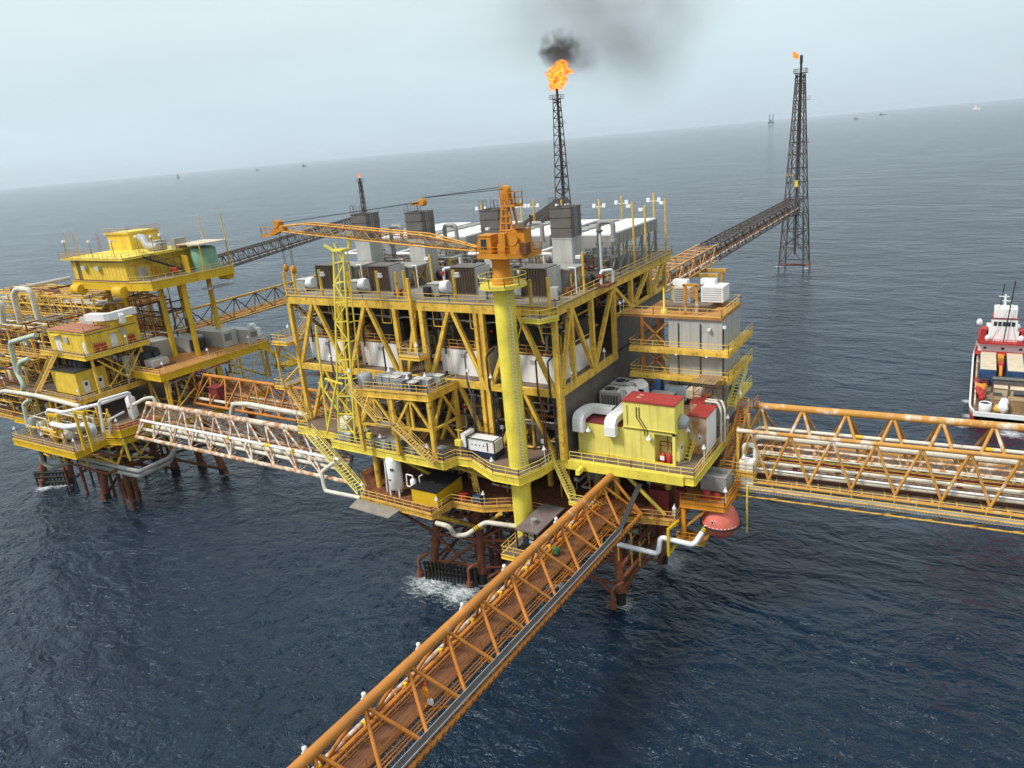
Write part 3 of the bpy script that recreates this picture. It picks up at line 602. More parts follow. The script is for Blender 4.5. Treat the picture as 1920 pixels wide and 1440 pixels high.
def topgear(i, x):
    f = thing('intake_filter', 'dark brown louvred intake filter on the top deck, ' + SIDE[i], 'filter', (x, 80, zt), 'brown air intake filters along the top deck')
    part('filter_bank', BROWNF, f, lambda q: [q.box(x - 2.0, x + 1.7, 79.3, 82.0, zt + .25, zt + 3.7)] + [q.box(x - 1.9 + k * .41, x - 1.85 + k * .41, 79.22, 79.3, zt + .3, zt + 3.6) for k in range(9)] + [q.box(x - 2.08, x - 2.0, 79.4 + k * .4, 79.45 + k * .4, zt + .3, zt + 3.6) for k in range(6)])
    part('frame', GREYD, f, lambda q: [q.box(x - 2.1, x + 1.8, 79.2, 82.1, zt + 3.7, zt + 3.85), q.box(x - 2.1, x + 1.8, 79.25, 82.05, zt + .05, zt + .25)] + [q.box(x + a_, x + a_ + .1, 79.2, 79.3, zt + .25, zt + 3.7) for a_ in (-2.14, 1.74)])
    part('side_panel', GREYL, f, lambda q: q.prism([(x + 1.7, 79.3), (x + 1.95, 79.3), (x + 1.95, 82.7), (x + 1.7, 82.7)], zt + .1, zt + 3.7))
    part('intake_housing', GREYL, f, lambda q: [q.box(x - 2.0, x + 1.68, 82.1, 82.7, zt + .1, zt + 3.4)])
    c = thing('blower_unit', 'grey blower box with round white duct, ' + SIDE[i], 'blower', (x - 4.0, 78.6, zt), 'blower units on the top deck')
    part('casing', GREYL, c, lambda q: [q.box(x - 5.2, x - 3.4, 77.8, 79.4, zt + .1, zt + 1.7), q.box(x - 5.3, x - 3.3, 77.7, 79.5, zt + 1.7, zt + 1.8)] + [q.box(x - 5.1, x - 3.5, 77.77, 77.8, zt + .3 + k * .22, zt + .4 + k * .22) for k in range(6)])
    part('duct', WHITEC, c, lambda q: q.lathe((x - 3.4, 78.6, zt + 1.15), [(.75, 0), (.85, .2), (.85, 1.1), (.7, 1.3)], 16, (1, 0, .15)))
    h = thing('duct_canopy', 'flat grey canopy behind a brown filter, ' + SIDE[i], 'canopy', (x + .6, 86, zt), 'grey canopies in front of the stacks')
    part('roof', GREY, h, lambda q: [q.box(x - 2.8, x + 3.6, 82.8, 86.5, zt + 2.9, zt + 3.1)] )
    part('hood', GREYL, h, lambda q: [q.add([(x - 2.5, 83.2, zt + 2.9), (x + 3.2, 83.2, zt + 2.9), (x + 3.2, 86.4, zt + 2.9), (x - 2.5, 86.4, zt + 2.9), (x - 1.6, 83.6, zt + 1.2), (x + 1.2, 83.6, zt + .1), (x + 1.2, 86, zt + .1), (x - 1.6, 86, zt + 1.2)], [(0, 1, 2, 3), (7, 6, 5, 4), (4, 5, 1, 0), (5, 6, 2, 1), (6, 7, 3, 2), (7, 4, 0, 3)])])
    part('strut', OCHRE, h, lambda q: [q.beam((x + 3.1, 83.2, zt), (x + 3.1, 83.2, zt + 2.9), .16), q.beam((x + 3.1, 86, zt), (x + 3.1, 86, zt + 2.9), .16), q.beam((x + 3.1, 83.2, zt + .3), (x + 3.1, 85.8, zt + 2.7), .12), q.beam((x + 3.1, 85.8, zt + .3), (x + 3.1, 83.4, zt + 2.7), .12)])
    part('lamp_bracket', WHITEC, h, lambda q: q.pipe([(x + 4.1, 82.6, zt), (x + 4.1, 82.6, zt + 3.3), (x + 3.2, 82.6, zt + 3.3)], .09, 6))
    s = thing('exhaust_stack', 'two tone grey square exhaust stack, ' + SIDE[i], 'stack', (x + .6, 90.5, zt), 'exhaust stacks on the top deck')
    sx, sy = [-81.8, -71.0, -57.6, -46.5][i], 88.2
    W_ = 1.46
    part('lower_casing', GREYL, s, lambda q: [q.box(sx - W_, sx + W_, sy - W_, sy + W_, zt, 47.45), q.box(sx - W_ - .04, sx + W_ + .04, sy - W_ - .04, sy + W_ + .04, zt, zt + .2), q.box(sx - W_ - .04, sx + W_ + .04, sy - W_ - .04, sy + W_ + .04, 47.3, 47.5)])
    W2 = W_ + .06
    up = part('upper_casing', GREYD, s, lambda q: [q.box(sx - W2, sx + W2, sy - W2, sy - W2 + .12, 47.5, 51.4), q.box(sx - W2, sx + W2, sy + W2 - .12, sy + W2, 47.5, 51.4), q.box(sx - W2, sx - W2 + .12, sy - W2 + .12, sy + W2 - .12, 47.5, 51.4), q.box(sx + W2 - .12, sx + W2, sy - W2 + .12, sy + W2 - .12, 47.5, 51.4), q.box(sx - W2 + .12, sx + W2 - .12, sy - W2 + .12, sy + W2 - .12, 47.5, 48.2)])
    for zz in (48.8, 50.1, 51.3): part('band', GREYD, up, lambda q: [q.box(sx - W2 - .08, sx + W2 + .08, sy - W2 - .08, sy - W2, zz, zz + .12), q.box(sx + W2, sx + W2 + .08, sy - W2 - .08, sy + W2 + .08, zz, zz + .12), q.box(sx - W2 - .08, sx - W2, sy - W2 - .08, sy + W2 + .08, zz, zz + .12)])
    part('top_hoop', GREYD, s, lambda q: [q.pipe([(sx + a, sy - 1.4, 51.4), (sx + a, sy - 1.4, 52.7), (sx + a + .5, sy - 1.4, 52.7), (sx + a + .5, sy - 1.4, 51.4)], .04, 4) for a in (-1.5, -.8, .4, 1.0)])
    part('ladder', GREYL, s, lambda q: q.ladder((sx + 1.64, sy - .3, zt + 2), (sx + 1.64, sy - .3, 51.4), .5, n=(0, 1, 0)))
    part('bypass_pipe', WHITEC, s, lambda q: q.pipe([(sx - 2.2, sy + .3, zt + 2.6), (sx - 2.2, sy - .6, zt + 4.2), (sx - 4.6, sy - .9, zt + 4.2), (sx - 3.6, sy + 2.6, zt + 4.5), (sx - 1.4, sy + 2.0, zt + 4.6)], .22, 8))
    g = thing('gooseneck_vent', 'grey inverted U vent pipe beside its stack, ' + SIDE[i], 'vent pipe', (x + 4.2, 91, zt), 'gooseneck vents beside the stacks')
    part('pipe', GREY, g, lambda q: q.pipe([(x + 3.6, 91, zt), (x + 3.6, 91, 48.9), (x + 5.6, 91.2, 48.9), (x + 5.6, 91.2, 46.6)], .33, 10))
    part('flange', GREY, g, lambda q: [q.tube((x + 3.6, 91, 45.9), (x + 3.6, 91, 46.2), .52, 12), q.tube((x + 5.6, 91.2, 46.3), (x + 5.6, 91.2, 46.6), .52, 12)])
    c = thing('cooler_bank', 'long white topped air cooler on grey legs, ' + SIDE[i], 'cooler', (x + .6, 103, zt), 'air coolers at the back of the top deck')
    a, b = x - 4.6 + (.3 if i else 0), x + 4.9 - (1.2 if i == 3 else 0)
    part('plenum', GREY, c, lambda q: [q.box(a, b, 94.4, 112.2, 45.0, 46.6)] + [q.box(b, b + .06, 94.4 + k * 1.5, 94.5 + k * 1.5, 45, 46.6) for k in range(12)])
    part('top_panel', WHITEC, c, lambda q: [q.box(a + 2.9, b - .1, 94.5, 112.1, 46.6, 46.8)])
    part('fan_deck', GREY, c, lambda q: [q.box(a + .1, a + 2.85, 94.5, 112.1, 46.6, 46.72)] + [q.tube((a + 1.4, 96 + k * 2.7, 46.7), (a + 1.4, 96 + k * 2.7, 46.95), 1.15, 16) for k in range(6)])
    for k in range(7):
        y = 94.7 + k * 2.9
        part('leg', GREY, c, lambda q: q.beam((b - .2, y, zt), (b - .2, y, 45), .26)); part('leg', GREY, c, lambda q: q.beam((a + .3, y, zt), (a + .3, y, 45), .26))
        if k < 6: part('brace', GREY, c, lambda q: q.beam((b - .2, y, zt + .2), (b - .2, y + 2.9, 44.9), .16))
    part('walkway', GREY, c, lambda q: [q.box(a, b, 93.2, 94.35, 43.9, 44.0)])
    part('railing', GREYL, c, lambda q: q.rail([(a, 93.25, 44.0), (b, 93.25, 44.0)], step=1.2))
    part('ladder', GREYL, c, lambda q: q.ladder((b - 1.6, 93.1, zt), (b - 1.6, 93.1, 45.2), .5, cage=True))
for i, x in enumerate(TR): topgear(i, x)
for i, (xa, xb) in enumerate(((-86, -76.5), (-75.6, -66), (-63.5, -53.5), (-52, -43.2))): cluster('thin pipes and cabinets before the coolers, ' + SIDE[i], xa, xb, 89.9, 93.4, zt + .02, zt + 3.6, 10, [GREY, WHITEC, GREYL, RUST], 80 + i, 2, (.06, .16))
for i, (x, y, ms, h) in enumerate(((-79.0, 77.2, GREYL, 1.5), (-76.6, 76.8, RUST, 1.0), (-67.6, 77.4, RED, .9), (-62.6, 77.6, DARK, 1.4), (-53.2, 77.2, GREYL, 1.6), (-50.6, 76.9, BLUEG, 1.1), (-43.4, 78.4, GREYL, 1.7), (-43.2, 81.4, RUST, 1.0), (-43.0, 86.4, GREYD, 1.4))):
    t = thing('deck_cabinet', '%s cabinet on the front walkway of the top deck, %s from the left' % (ms.name.split('_')[0] if ms is not GREYL else 'pale grey', ORD[i]), 'cabinet', (x, y, zt), 'small cabinets on the top deck'); part('box', ms, t, lambda q: q.box(x - .5, x + .5, y - .35, y + .35, zt + .12, zt + h)); part('stand', RUST, t, lambda q: q.box(x - .4, x + .4, y - .3, y + .3, zt + .01, zt + .12)); part('conduit', GREYD, t, lambda q: q.pipe([(x + .6, y, zt + .02), (x + .6, y, zt + h * .7), (x + .45, y, zt + h * .7)], .06, 5))
# pipes and a motor under the coolers
def under(i, x):
    t = thing('pump_skid', 'dark pump skid with white pipes before the coolers, ' + SIDE[i], 'pump', (x + 3.6, 91.5, zt), 'pump skids below the coolers')
    part('skid', RUST, t, lambda q: q.box(x + 3.2, x + 6.6, 86.4, 89.6, zt, zt + .3))
    part('motor', DARK, t, lambda q: q.lathe((x + 3.6, 88, zt + 1.0), [(.5, 0), (.7, .2), (.7, 1.6), (.4, 1.8)], 12, (1, 0, 0)))
    part('pipe', WHITEC, t, lambda q: [q.pipe([(x + 5.4, 87.2, zt + .3), (x + 5.4, 87.2, zt + 2.0), (x + 6.4, 88.6, zt + 2.0), (x + 6.4, 88.6, zt + .2)], .2, 8)])
    part('valve_wheel', RED, t, lambda q: q.tube((x + 5.4, 87.0, zt + 1.4), (x + 5.4, 86.9, zt + 1.4), .3, 10))
for i, x in enumerate(TR): under(i, x)
t = thing('vent_mast', 'slim white vent pole with flared cap near the right edge of the top deck', 'vent', (-42.4, 90.0, zt))
part('pole', WHITEC, t, lambda q: q.tube((-42.6, 90.2, zt), (-42.6, 90.2, 47.6), .17, 8)); part('cap', GREYD, t, lambda q: q.lathe((-42.6, 90.2, 47.6), [(.17, 0), (.5, .25), (.5, .35), (.1, .45)], 10))
# light posts along the top deck
posts = [(-87.2, 74.9, 3.6, 0), (-85.6, 75.2, 4.2, 0), (-80.1, 75.2, 3.9, 1), (-74.5, 75.2, 3.7, 0), (-69.2, 75.2, 3.9, 1), (-65.8, 75.2, 3.8, 0), (-64.4, 75.2, 4.0, 0), (-56.2, 75.2, 4.2, 1), (-44.9, 75.0, 3.2, 0), (-42.2, 74.6, 3.6, 0)]
g = 'yellow lamp posts along the top deck'
pp = None
for i, (x, y, h, lamp) in enumerate(posts):
    t = thing('lamp_post', 'short lamp post on the top deck front edge, %s from the left corner' % ORD[i], 'lamp post', (x, y, zt), g)
    part('post', GOLD, t, lambda q: q.tube((x, y, zt), (x, y, zt + h), .22, 8)); part('base_plate', OCHRE, t, lambda q: q.tube((x, y, zt), (x, y, zt + .06), .4, 8))
    if lamp: part('floodlight', WHITEC, t, lambda q: [q.box(x + .2, x + .9, y - .2, y + .2, zt + h - .9, zt + h - .6), q.box(x + .25, x + .85, y - .15, y + .15, zt + h - .5, zt + h - .3)])
for i, (x, y, z0, h) in enumerate([(-41.7, 83.0, zt, 5.2), (-41.7, 99.5, 45.0, 5.6), (-41.7, 104.0, 46.0, 3.6), (-41.7, 112.5, zt, 8.6), (-50.5, 83.2, zt, 3.2), (-67.0, 84.5, zt, 4.6)]):
    t = thing('lamp_post', 'tall lamp post on the right flank of the top deck, %s from the front' % ORD[i] if i < 4 else ['yellow lamp post behind the crane mast between canopy and stack', 'thick yellow lamp post right of the second canopy'][i - 4], 'lamp post', (x, y, zt), g)
    part('post', GOLD, t, lambda q: q.tube((x, y, zt), (x, y, z0 + h), .16, 8)); part('floodlight', WHITEC, t, lambda q: q.box(x - .9, x - .25, y - .25, y + .25, z0 + h - .8, z0 + h - .4))
for i, (x, hh) in enumerate([(-44, 9.4), (-49.5, 9.2), (-53.5, 8.8), (-60.5, 9.0), (-66, 9.2), (-68.5, 9.2), (-77, 9)]):
    t = thing('lamp_post', 'lamp post on the rear edge of the top deck, %s from the right' % ORD[i], 'lamp post', (x, 113.6, zt), g)
    part('post', GOLD, t, lambda q: q.tube((x, 113.6, zt), (x, 113.6, zt + hh), .16, 8)); part('lamp_arm', WHITEC, t, lambda q: [q.beam((x - 1.0, 113.6, zt + hh - 1.2), (x + 1.0, 113.6, zt + hh - 1.2), .1), q.cbox((x - .9, 113.6, zt + hh - 1.3), .5, .4, .6), q.cbox((x + .9, 113.6, zt + hh - 1.3), .5, .4, .6)])

# ------------------------------------------------------------------ crane
C = thing('pedestal_crane', 'orange lattice boom crane on a thick bright yellow pedestal, boom resting to the left', 'crane', (PX, PY, ZC))
part('pedestal', LIME, C, lambda q: [q.tube((PX, PY, 9.0), (PX, PY, 44.2), PR, 32), q.tube((PX, PY, 19.0), (PX, PY, 19.3), PR + .16, 32)] + [q.tube((PX, PY, z), (PX, PY, z + .07), PR + .02, 32) for z in (23.5, 27.6, 31.7, 35.8, 39.9)] + [q.tube((PX, PY, 42.4), (PX, PY, 42.5), PR + .05, 32), q.tube((PX, PY, 43.7), (PX, PY, 44.2), PR + .12, 32)])
part('ladder', GREYL, C, lambda q: q.ladder((PX + 1.3, PY - 1.1, 21.4), (PX + 1.3, PY - 1.1, 44.2), .5))
ring = [(PX + 2.9 * math.cos(a), PY + 2.9 * math.sin(a)) for a in [math.pi * 2 * (k + .5) / 10 for k in range(10)]]
part('ring_platform', LIME, C, lambda q: q.prism(ring, 44.2, 44.5)); part('railing', LIME, C, lambda q: q.rail([(*p, 44.5) for p in ring], closed=True, step=2, r=.05))
part('slewing_column', CRANE, C, lambda q: q.lathe((PX, PY, 44.5), [(1.25, 0), (1.25, .5), (1.05, 1.2), (1.05, 2.6), (1.35, 3.2)], 24))
HX, HY = PX + 1.0, PY
tp = [(HX - 3.2, HY - 2.4), (HX + 1.5, HY - 2.5), (HX + 4.2, HY - 1.2), (HX + 4.4, HY + 2.0), (HX - 3.0, HY + 2.4)]
part('turntable', CRANE, C, lambda q: [q.prism(tp, 47.7, 48.2), q.box(HX - .4, HX + 3.4, HY - 1.5, HY + 1.5, 48.2, 49.6)])
part('railing', CRANE, C, lambda q: q.rail([(p[0], p[1], 48.2) for p in tp], closed=True, step=1.3))
cb = part('cab', CRANE, C, lambda q: q.add([(HX - 2.9, HY - 2.2, 48.2), (HX - .9, HY - 2.2, 48.2), (HX - .9, HY - .2, 48.2), (HX - 2.9, HY - .2, 48.2), (HX - 3.2, HY - 2.2, 49.5), (HX - .9, HY - 2.2, 50.7), (HX - .9, HY - .2, 50.7), (HX - 3.2, HY - .2, 49.5), (HX - 2.8, HY - 2.2, 50.7), (HX - 2.8, HY - .2, 50.7)],
     [(3, 2, 1, 0), (0, 1, 5, 8, 4), (1, 2, 6, 5), (2, 3, 7, 9, 6), (3, 0, 4, 7), (4, 8, 9, 7), (8, 5, 6, 9)]))
part('window', GLASS, cb, lambda q: [q.box(HX - 2.5, HX - 1.6, HY - 2.23, HY - 2.2, 49.0, 50.3), q.add([(HX - 3.2, HY - 2.0, 49.62), (HX - 3.2, HY - .4, 49.62), (HX - 2.86, HY - .4, 50.6), (HX - 2.86, HY - 2.0, 50.6)], [(0, 1, 2, 3)])])
part('cab_beacon', WHITEC, cb, lambda q: q.box(HX - 1.8, HX - 1.4, HY - 1.4, HY - 1.0, 50.85, 51.1))
part('engine', RUST, C, lambda q: [q.box(HX + 2.6, HX + 3.5, HY - 1.6, HY - .6, 48.2, 49.4), q.tube((HX + 3.0, HY + .6, 51.2), (HX + 3.0, HY + .6, 52.2), .14, 7), q.tube((HX + 1.8, HY - .95, 50.9), (HX + 3.2, HY - .95, 50.9), .12, 6)])
part('cab_roof', CRANE, cb, lambda q: q.box(HX - 2.9, HX - .8, HY - 2.3, HY - .1, 50.7, 50.85))
part('winch_house', CRANE, C, lambda q: [q.box(HX + .2, HX + 1.2, HY - 2.0, HY - .6, 48.2, 51), q.lathe((HX + 2.0, HY - 1.6, 50.2), [(.9, 0), (.9, .15), (.5, .15), (.5, 2.6), (.9, 2.6), (.9, 2.75)], 14, (0, 1, 0)), q.box(HX + 1.2, HX + 3.6, HY - .9, HY + .9, 49.6, 51.4)])
mt = V((HX + .8, HY, 56.9))
for dx, dy in ((-1.2, -.9), (-1.2, .9), (1.3, -.9), (1.3, .9)): part('mast_leg', CRANE, C, lambda q: q.beam((HX + .8 + dx, HY + dy, 48.4), (mt.x + dx * .22, mt.y + dy * .5, 56.2), .28))
for k in range(7): part('mast_lacing', CRANE, C, lambda q: q.beam((HX + .8 - 1.2 + k * .14, HY - .9, 49.5 + k * .9), (HX + .8 + 1.2 - k * .14, HY - .9, 49.5 + k * .9), .14))
part('ladder', CRANE, C, lambda q: q.ladder((HX + .6, HY - 1.05, 49), (HX + .8, HY - .6, 56.4), .5))
part('mast_head', CRANE, C, lambda q: [q.lathe((mt.x, mt.y - .5, 56.4), [(.55, 0), (.62, .1), (.62, .9), (.55, 1.0)], 14, (0, 1, 0)), q.box(mt.x - .3, mt.x + .4, mt.y - .6, mt.y + .6, 55.0, 56.4)])
part('mast_platform', CRANE, C, lambda q: [q.box(mt.x - .2, mt.x + 1.9, mt.y - 1.1, mt.y + .8, 54.3, 54.45), q.rail([(mt.x - .2, mt.y - 1.1, 54.45), (mt.x + 1.9, mt.y - 1.1, 54.45), (mt.x + 1.9, mt.y + .8, 54.45), (mt.x - .2, mt.y + .8, 54.45)], h=1.7, step=1)])
part('aerial', CRANE, C, lambda q: q.tube((mt.x - .9, mt.y - .2, 54), (mt.x - .9, mt.y - .2, 57.6), .05, 4))
for o_ in list(C.children_recursive):
    if o_.name.split('.')[0] in ('turntable', 'cab', 'window', 'cab_roof', 'winch_house', 'mast_leg', 'mast_lacing', 'mast_head', 'mast_platform', 'aerial') or (o_.name.split('.')[0] in ('railing', 'ladder') and o_.data.vertices[0].co.z > 32):
        if o_.name.split('.')[0] == 'railing' and max(v.co.z for v in o_.data.vertices) < 32.5: continue
        c_ = V((PX, PY, 47.7)) - WL[C.name]
        for v_ in o_.data.vertices: v_.co = c_ + (v_.co - c_) * .84
mt = V((PX, PY, 47.7)) + (mt - V((PX, PY, 47.7))) * .84
BOOM = mat('weathered_boom_paint', (0.64, 0.33, 0.06), rust=0.28, var=0.25, rustcol=(0.34, 0.14, 0.04), scale=.9)
# boom: heel at the turntable, tip over the left
bh0, bt0 = V((HX - 2.0, HY - .3, 48.2)), V((-81.3, 70.6, 51.2))
bd = (bt0 - bh0).normalized(); bl = (bt0 - bh0).length; bx = V((0, 0, 1)).cross(bd).normalized(); bz = bd.cross(bx)
if bz.z < 0: bz = -bz
def bp_(t, i, j):      # lattice section: tapers at both ends
    hw = min(1, t / .3 + .15, (1 - t) / .25 + .4) * .72; return bh0 + bd * (bl * t) + bx * (i * hw) + bz * (j * hw * .95 + hw * .9)
nb = 22
for i in (-1, 1):
    for j in (-1, 1): part('boom_chord', BOOM, C, lambda q: [q.tube(bp_(k / nb, i, j), bp_((k + 1) / nb, i, j), .11, 6) for k in range(nb)])
def blace(q):
    for k in range(nb):
        for (i, j, i2, j2) in ((-1, -1, -1, 1), (1, -1, 1, 1), (-1, 1, 1, 1), (-1, -1, 1, -1)):
            a, b = ((i, j), (i2, j2)) if k % 2 else ((i2, j2), (i, j))
            q.tube(bp_(k / nb, *a), bp_((k + 1) / nb, *b), .05, 4)
part('boom_lacing', BOOM, C, blace)
part('boom_walkway', RUST, C, lambda q: q.beam(bp_(.1, 0, 1.15), bp_(.9, 0, 1.15), .5, .05))
part('boom_tip', CRANE, C, lambda q: [q.beam(bt0 + V((1.0, 0, .4)), bt0 + V((-1.4, 0, -.4)), .9, .55), q.lathe(bt0 + V((-.2, -.5, .9)), [(.5, 0), (.55, .1), (.55, .9), (.5, 1)], 12, (0, 1, 0)), q.beam(bt0 + V((-.2, 0, .9)), bt0 + V((-1.8, 0, -.4)), .3), q.beam(bt0 + V((-1.3, 0, -.5)), bt0 + V((-3.4, 0, -.75)), .9, .3), q.rail([bt0 + V((-1.6, -.4, -.6)), bt0 + V((-3.4, -.4, -.6)), bt0 + V((-3.4, .4, -.6))], step=1)])
part('pendant_rope', BLACK, C, lambda q: [q.tube(bt0 + V((0, s, 1.0)), (-57.0, HY + s, 54.1), .05, 4) for s in (-.3, .3)])
part('luffing_rope', BLACK, C, lambda q: [q.tube((-56.4, HY + s, 54.2 + abs(s)), (mt.x - .1, mt.y + s, mt.z - .15 + .3 * s), .05, 4) for s in (-.4, .4)])
part('bridle_block', CRANE, C, lambda q: [q.lathe((-56.6, HY - .4, 54.1), [(.35, 0), (.45, .1), (.45, .7), (.35, .8)], 12, (0, 1, 0)), q.beam((-58.2, HY, 53.9), (-56.4, HY, 54.1), .5, .4)])
for dx, zz in ((-.2, 46.0), (1.3, 45.8)):
    hk = part('hook_block', CRANE, C, lambda q: [q.lathe((bt0.x + dx, bt0.y, zz), [(.1, -.5), (.35, -.3), (.38, .3), (.12, .6)], 10), q.pipe([(bt0.x + dx, bt0.y, zz - .5), (bt0.x + dx, bt0.y, zz - .9), (bt0.x + dx + .3, bt0.y, zz - 1.1), (bt0.x + dx + .35, bt0.y, zz - .75)], .08, 6)])
    part('hoist_rope', BLACK, C, lambda q: [q.tube((bt0.x + dx + s, bt0.y, zz + .4), (bt0.x + dx + s, bt0.y, bt0.z + .3), .03, 4) for s in (-.15, .15)])
# boom rest
t = thing('boom_rest_tower', 'slender lemon yellow lattice tower holding up the crane boom', 'boom rest', (-73.5, 71, Z1))
brx = lambda s, z: -71.2 - (46.8 - z) * .13 + s * (.9 + (46.8 - z) * .028)
bry = lambda s, z: 71.0 + s * (.45 + (46.8 - z) * .022)
for s in (-1, 1):
    for u in (-1, 1): part('leg', LIME, t, lambda q: q.beam((brx(s, Z1), bry(u, Z1), Z1), (brx(s, 48.6), bry(u, 48.6), 48.6), .21 if u < 0 else .12))
def lac(q):
    z = 22.5; k = 0
    while z < 47.5:
        z2 = z + 2.7
        for u in (-1, 1):
            s = 1 if k % 2 else -1
            if u < 0: q.beam((brx(-1, z), bry(u, z), z), (brx(1, z), bry(u, z), z + .3), .15); q.beam((brx(s, z), bry(u, z), z), (brx(-s, z2), bry(u, z2), z2), .15)
        for s in (-1, 1): q.beam((brx(s, z), bry(-1, z), z), (brx(s, z), bry(1, z), z), .12)
        z = z2; k += 1
part('lattice_bracing', LIME, t, lac)
part('saddle', LIME, t, lambda q: [q.beam((brx(-1, 48.6) - 1.0, 70, 49.3), (brx(-1, 48.6) + .4, 70.5, 48.3), .3), q.beam((brx(1, 48.6), 71.6, 48.4), (brx(1, 48.6) + .6, 71.8, 50.6), .3), q.beam((brx(-1, 48.6), 71, 48.5), (brx(1, 48.6), 71, 48.5), 1.6, .25)])
part('stay', LIME, t, lambda q: [q.beam((brx(-1, 30), 70, 30), (-79.2, 70.6, Z1), .24), q.beam((-79.0, 70.6, 29.5), (brx(1, 24), 70, 22), .2), q.beam((-77.4, 70.5, 30.2), (-73.6, 70, 29.9), .25, .2), q.beam((-78.8, 70.6, 22), (-77.5, 70.5, 38), .22)])

# ------------------------------------------------------------------ control building on the east deck
t = thing('control_building', 'bright lemon yellow control building with red roof on the front deck right of the pedestal', 'building', (-34.7, 81, Z1))
x0, x1, y0, y1, za, zb, zc = -41.1, -28.2, 77.8, 83.6, Z1, 25.6, 29.1
part('wall', LEMON, t, lambda q: [q.box(x0, x1 - 2.6, y0, y1, za + .01, zb), q.box(x1 - 2.6, x1 - .35, y0 + 1.5, y1, za + .01, zb), q.box(x1 - .35, x1, y0, y0 + .3, za + .01, zb), q.box(x1 - .35, x1, y0 + 1.5, y1, za + .01, zb), q.box(x1 - 2.6, x1, y0, y0 + 1.5, zb - .35, zb)])
part('upper_wall', LEMON, t, lambda q: q.box(-34.75, x1 + .01, y0 - .02, 81.0, zb + .14, zc))
part('floor_band', LIMEW, t, lambda q: [q.box(-34.8, x1 + .12, y0 - .14, 81.2, zb, zb + .14), q.box(x0 - .1, x1, y0 - .12, y0 - .01, za + .02, za + .35)])
part('wall_seam', LIMEW, t, lambda q: [q.box(x, x + .05, y0 - .025, y0, za + .4, zb - .02) for x in (-39.0, -36.9, -34.85, -32.6)] + [q.box(x, x + .05, y0 - .045, y0 - .02, zb + .16, zc - .02) for x in (-32.6, -30.4)] + [q.box(x1 + .01, x1 + .03, y, y + .05, zb + .16, zc - .02) for y in (78.9, 80.0)]); part('roof_edge', REDROOF, t, lambda q: q.box(-34.9, x1 + .14, y0 - .16, y0 - .1, zc - .04, zc + .14)); part('roof_marker', BEIGE, t, lambda q: [q.box(-33.4, -32.9, 79 + k * .9, 79.15 + k * .9, zc + .12, zc + .2) for k in range(2)])
part('lower_roof', DKRED, t, lambda q: [q.box(x0 - .05, -34.8, y0 - .05, y1 + .05, zb, zb + .1), q.box(-34.8, x1, 81.2, y1, zb, zb + .1)])
part('upper_roof', REDROOF, t, lambda q: q.box(-34.85, x1 + .1, y0 - .1, 81.2, zc, zc + .12))
d = part('door', WHITEC, t, lambda q: q.box(x1 - .02, x1 + .05, 79.5, 80.5, za + .1, za + 2.2)); part('window', GLASS, d, lambda q: q.box(x1 + .05, x1 + .07, 79.8, 80.2, za + 1.5, za + 1.95))
part('conduit', BLACK, t, lambda q: [q.pipe([(-33.0 + k * .3, y0 - .1, 28.5), (-33.0 + k * .3, y0 - .1, 27.2), (-32.0 + k * .3, y0 - .1, 25.7), (-32.0 + k * .3, y0 - .16, 24.9)], .05, 5) for k in (0, 1.2)] + [q.tube((-34.2, y0 - .08, 26), (-34.2, y0 - .08, 28.6), .03, 4), q.tube((-34.6, y0 - .16, zb + .1), (x1, y0 - .16, zb + .1), .05, 5)])
for (x, y, zz, dx) in ((-39.4, y0, 25.0, 0), (-31.3, y0, 25.0, 0), (x1, 80.7, 25.3, 1)):
    part('wall_lamp', WHITEC, t, lambda q: [q.lathe((x + dx * .5, y - (0 if dx else .45), zz - .35), [(.34, 0), (.28, .22), (.1, .3), (.1, .55)], 12), q.tube((x, y, zz + .2), (x + dx * .5, y - (0 if dx else .45), zz + .2), .05, 5)])
part('fire_pipework', DKRED, t, lambda q: [q.pipe(p, .06, 5) for p in ([(x1 - 2.4, y0 + 1.3, 24.9), (x1 - .6, y0 + 1.3, 24.9), (x1 - .6, y0 + 1.3, 22.4)], [(x1 - 1.4, y0 + 1.25, 25.2), (x1 - 1.4, y0 + 1.25, 22.4)], [(x1 - 2.3, y0 + 1.2, 22.2), (x1 - 2.3, y0 + 1.2, 23.9), (x1 - .9, y0 + 1.2, 23.9), (x1 - .9, y0 + 1.2, 22.3)], [(x1 - 2.4, y0 + 1.1, 23.4), (x1 - .5, y0 + 1.1, 23.4)])])
part('alcove_floor', RED, t, lambda q: q.box(x1 - 2.55, x1 - .38, y0 + .05, y0 + 1.45, za + .01, za + .12))
part('duct_cowl', GALV, t, lambda q: q.lathe((x1 + .05, 79.6, 26.6), [(.85, 0), (.95, .15), (.7, .9), (.4, 1.0)], 14, (1, 0, -.2)))
for i, xx in enumerate((x1 - 1.7, x1 - .9)):
    f = tag(M().lathe((xx, y0 + .5, za + .12), [(.3, 0), (.34, .1), (.34, 1.0), (.2, 1.25), (.08, 1.3), (.08, 1.5)], 12).build('fire_extinguisher', RED), ['red wheeled extinguisher with white tag in the alcove of the yellow building, left one', 'red wheeled extinguisher in the alcove of the yellow building, right one by the corner post'][i], 'extinguisher', 'extinguishers in the alcove')
tag(M().box(x1 - 1.98, x1 - 1.45, y0 + .12, y0 + .16, za + .6, za + 1.15).build('hanging_tag', WHITEC), 'white card hanging on the left red extinguisher', 'tag')
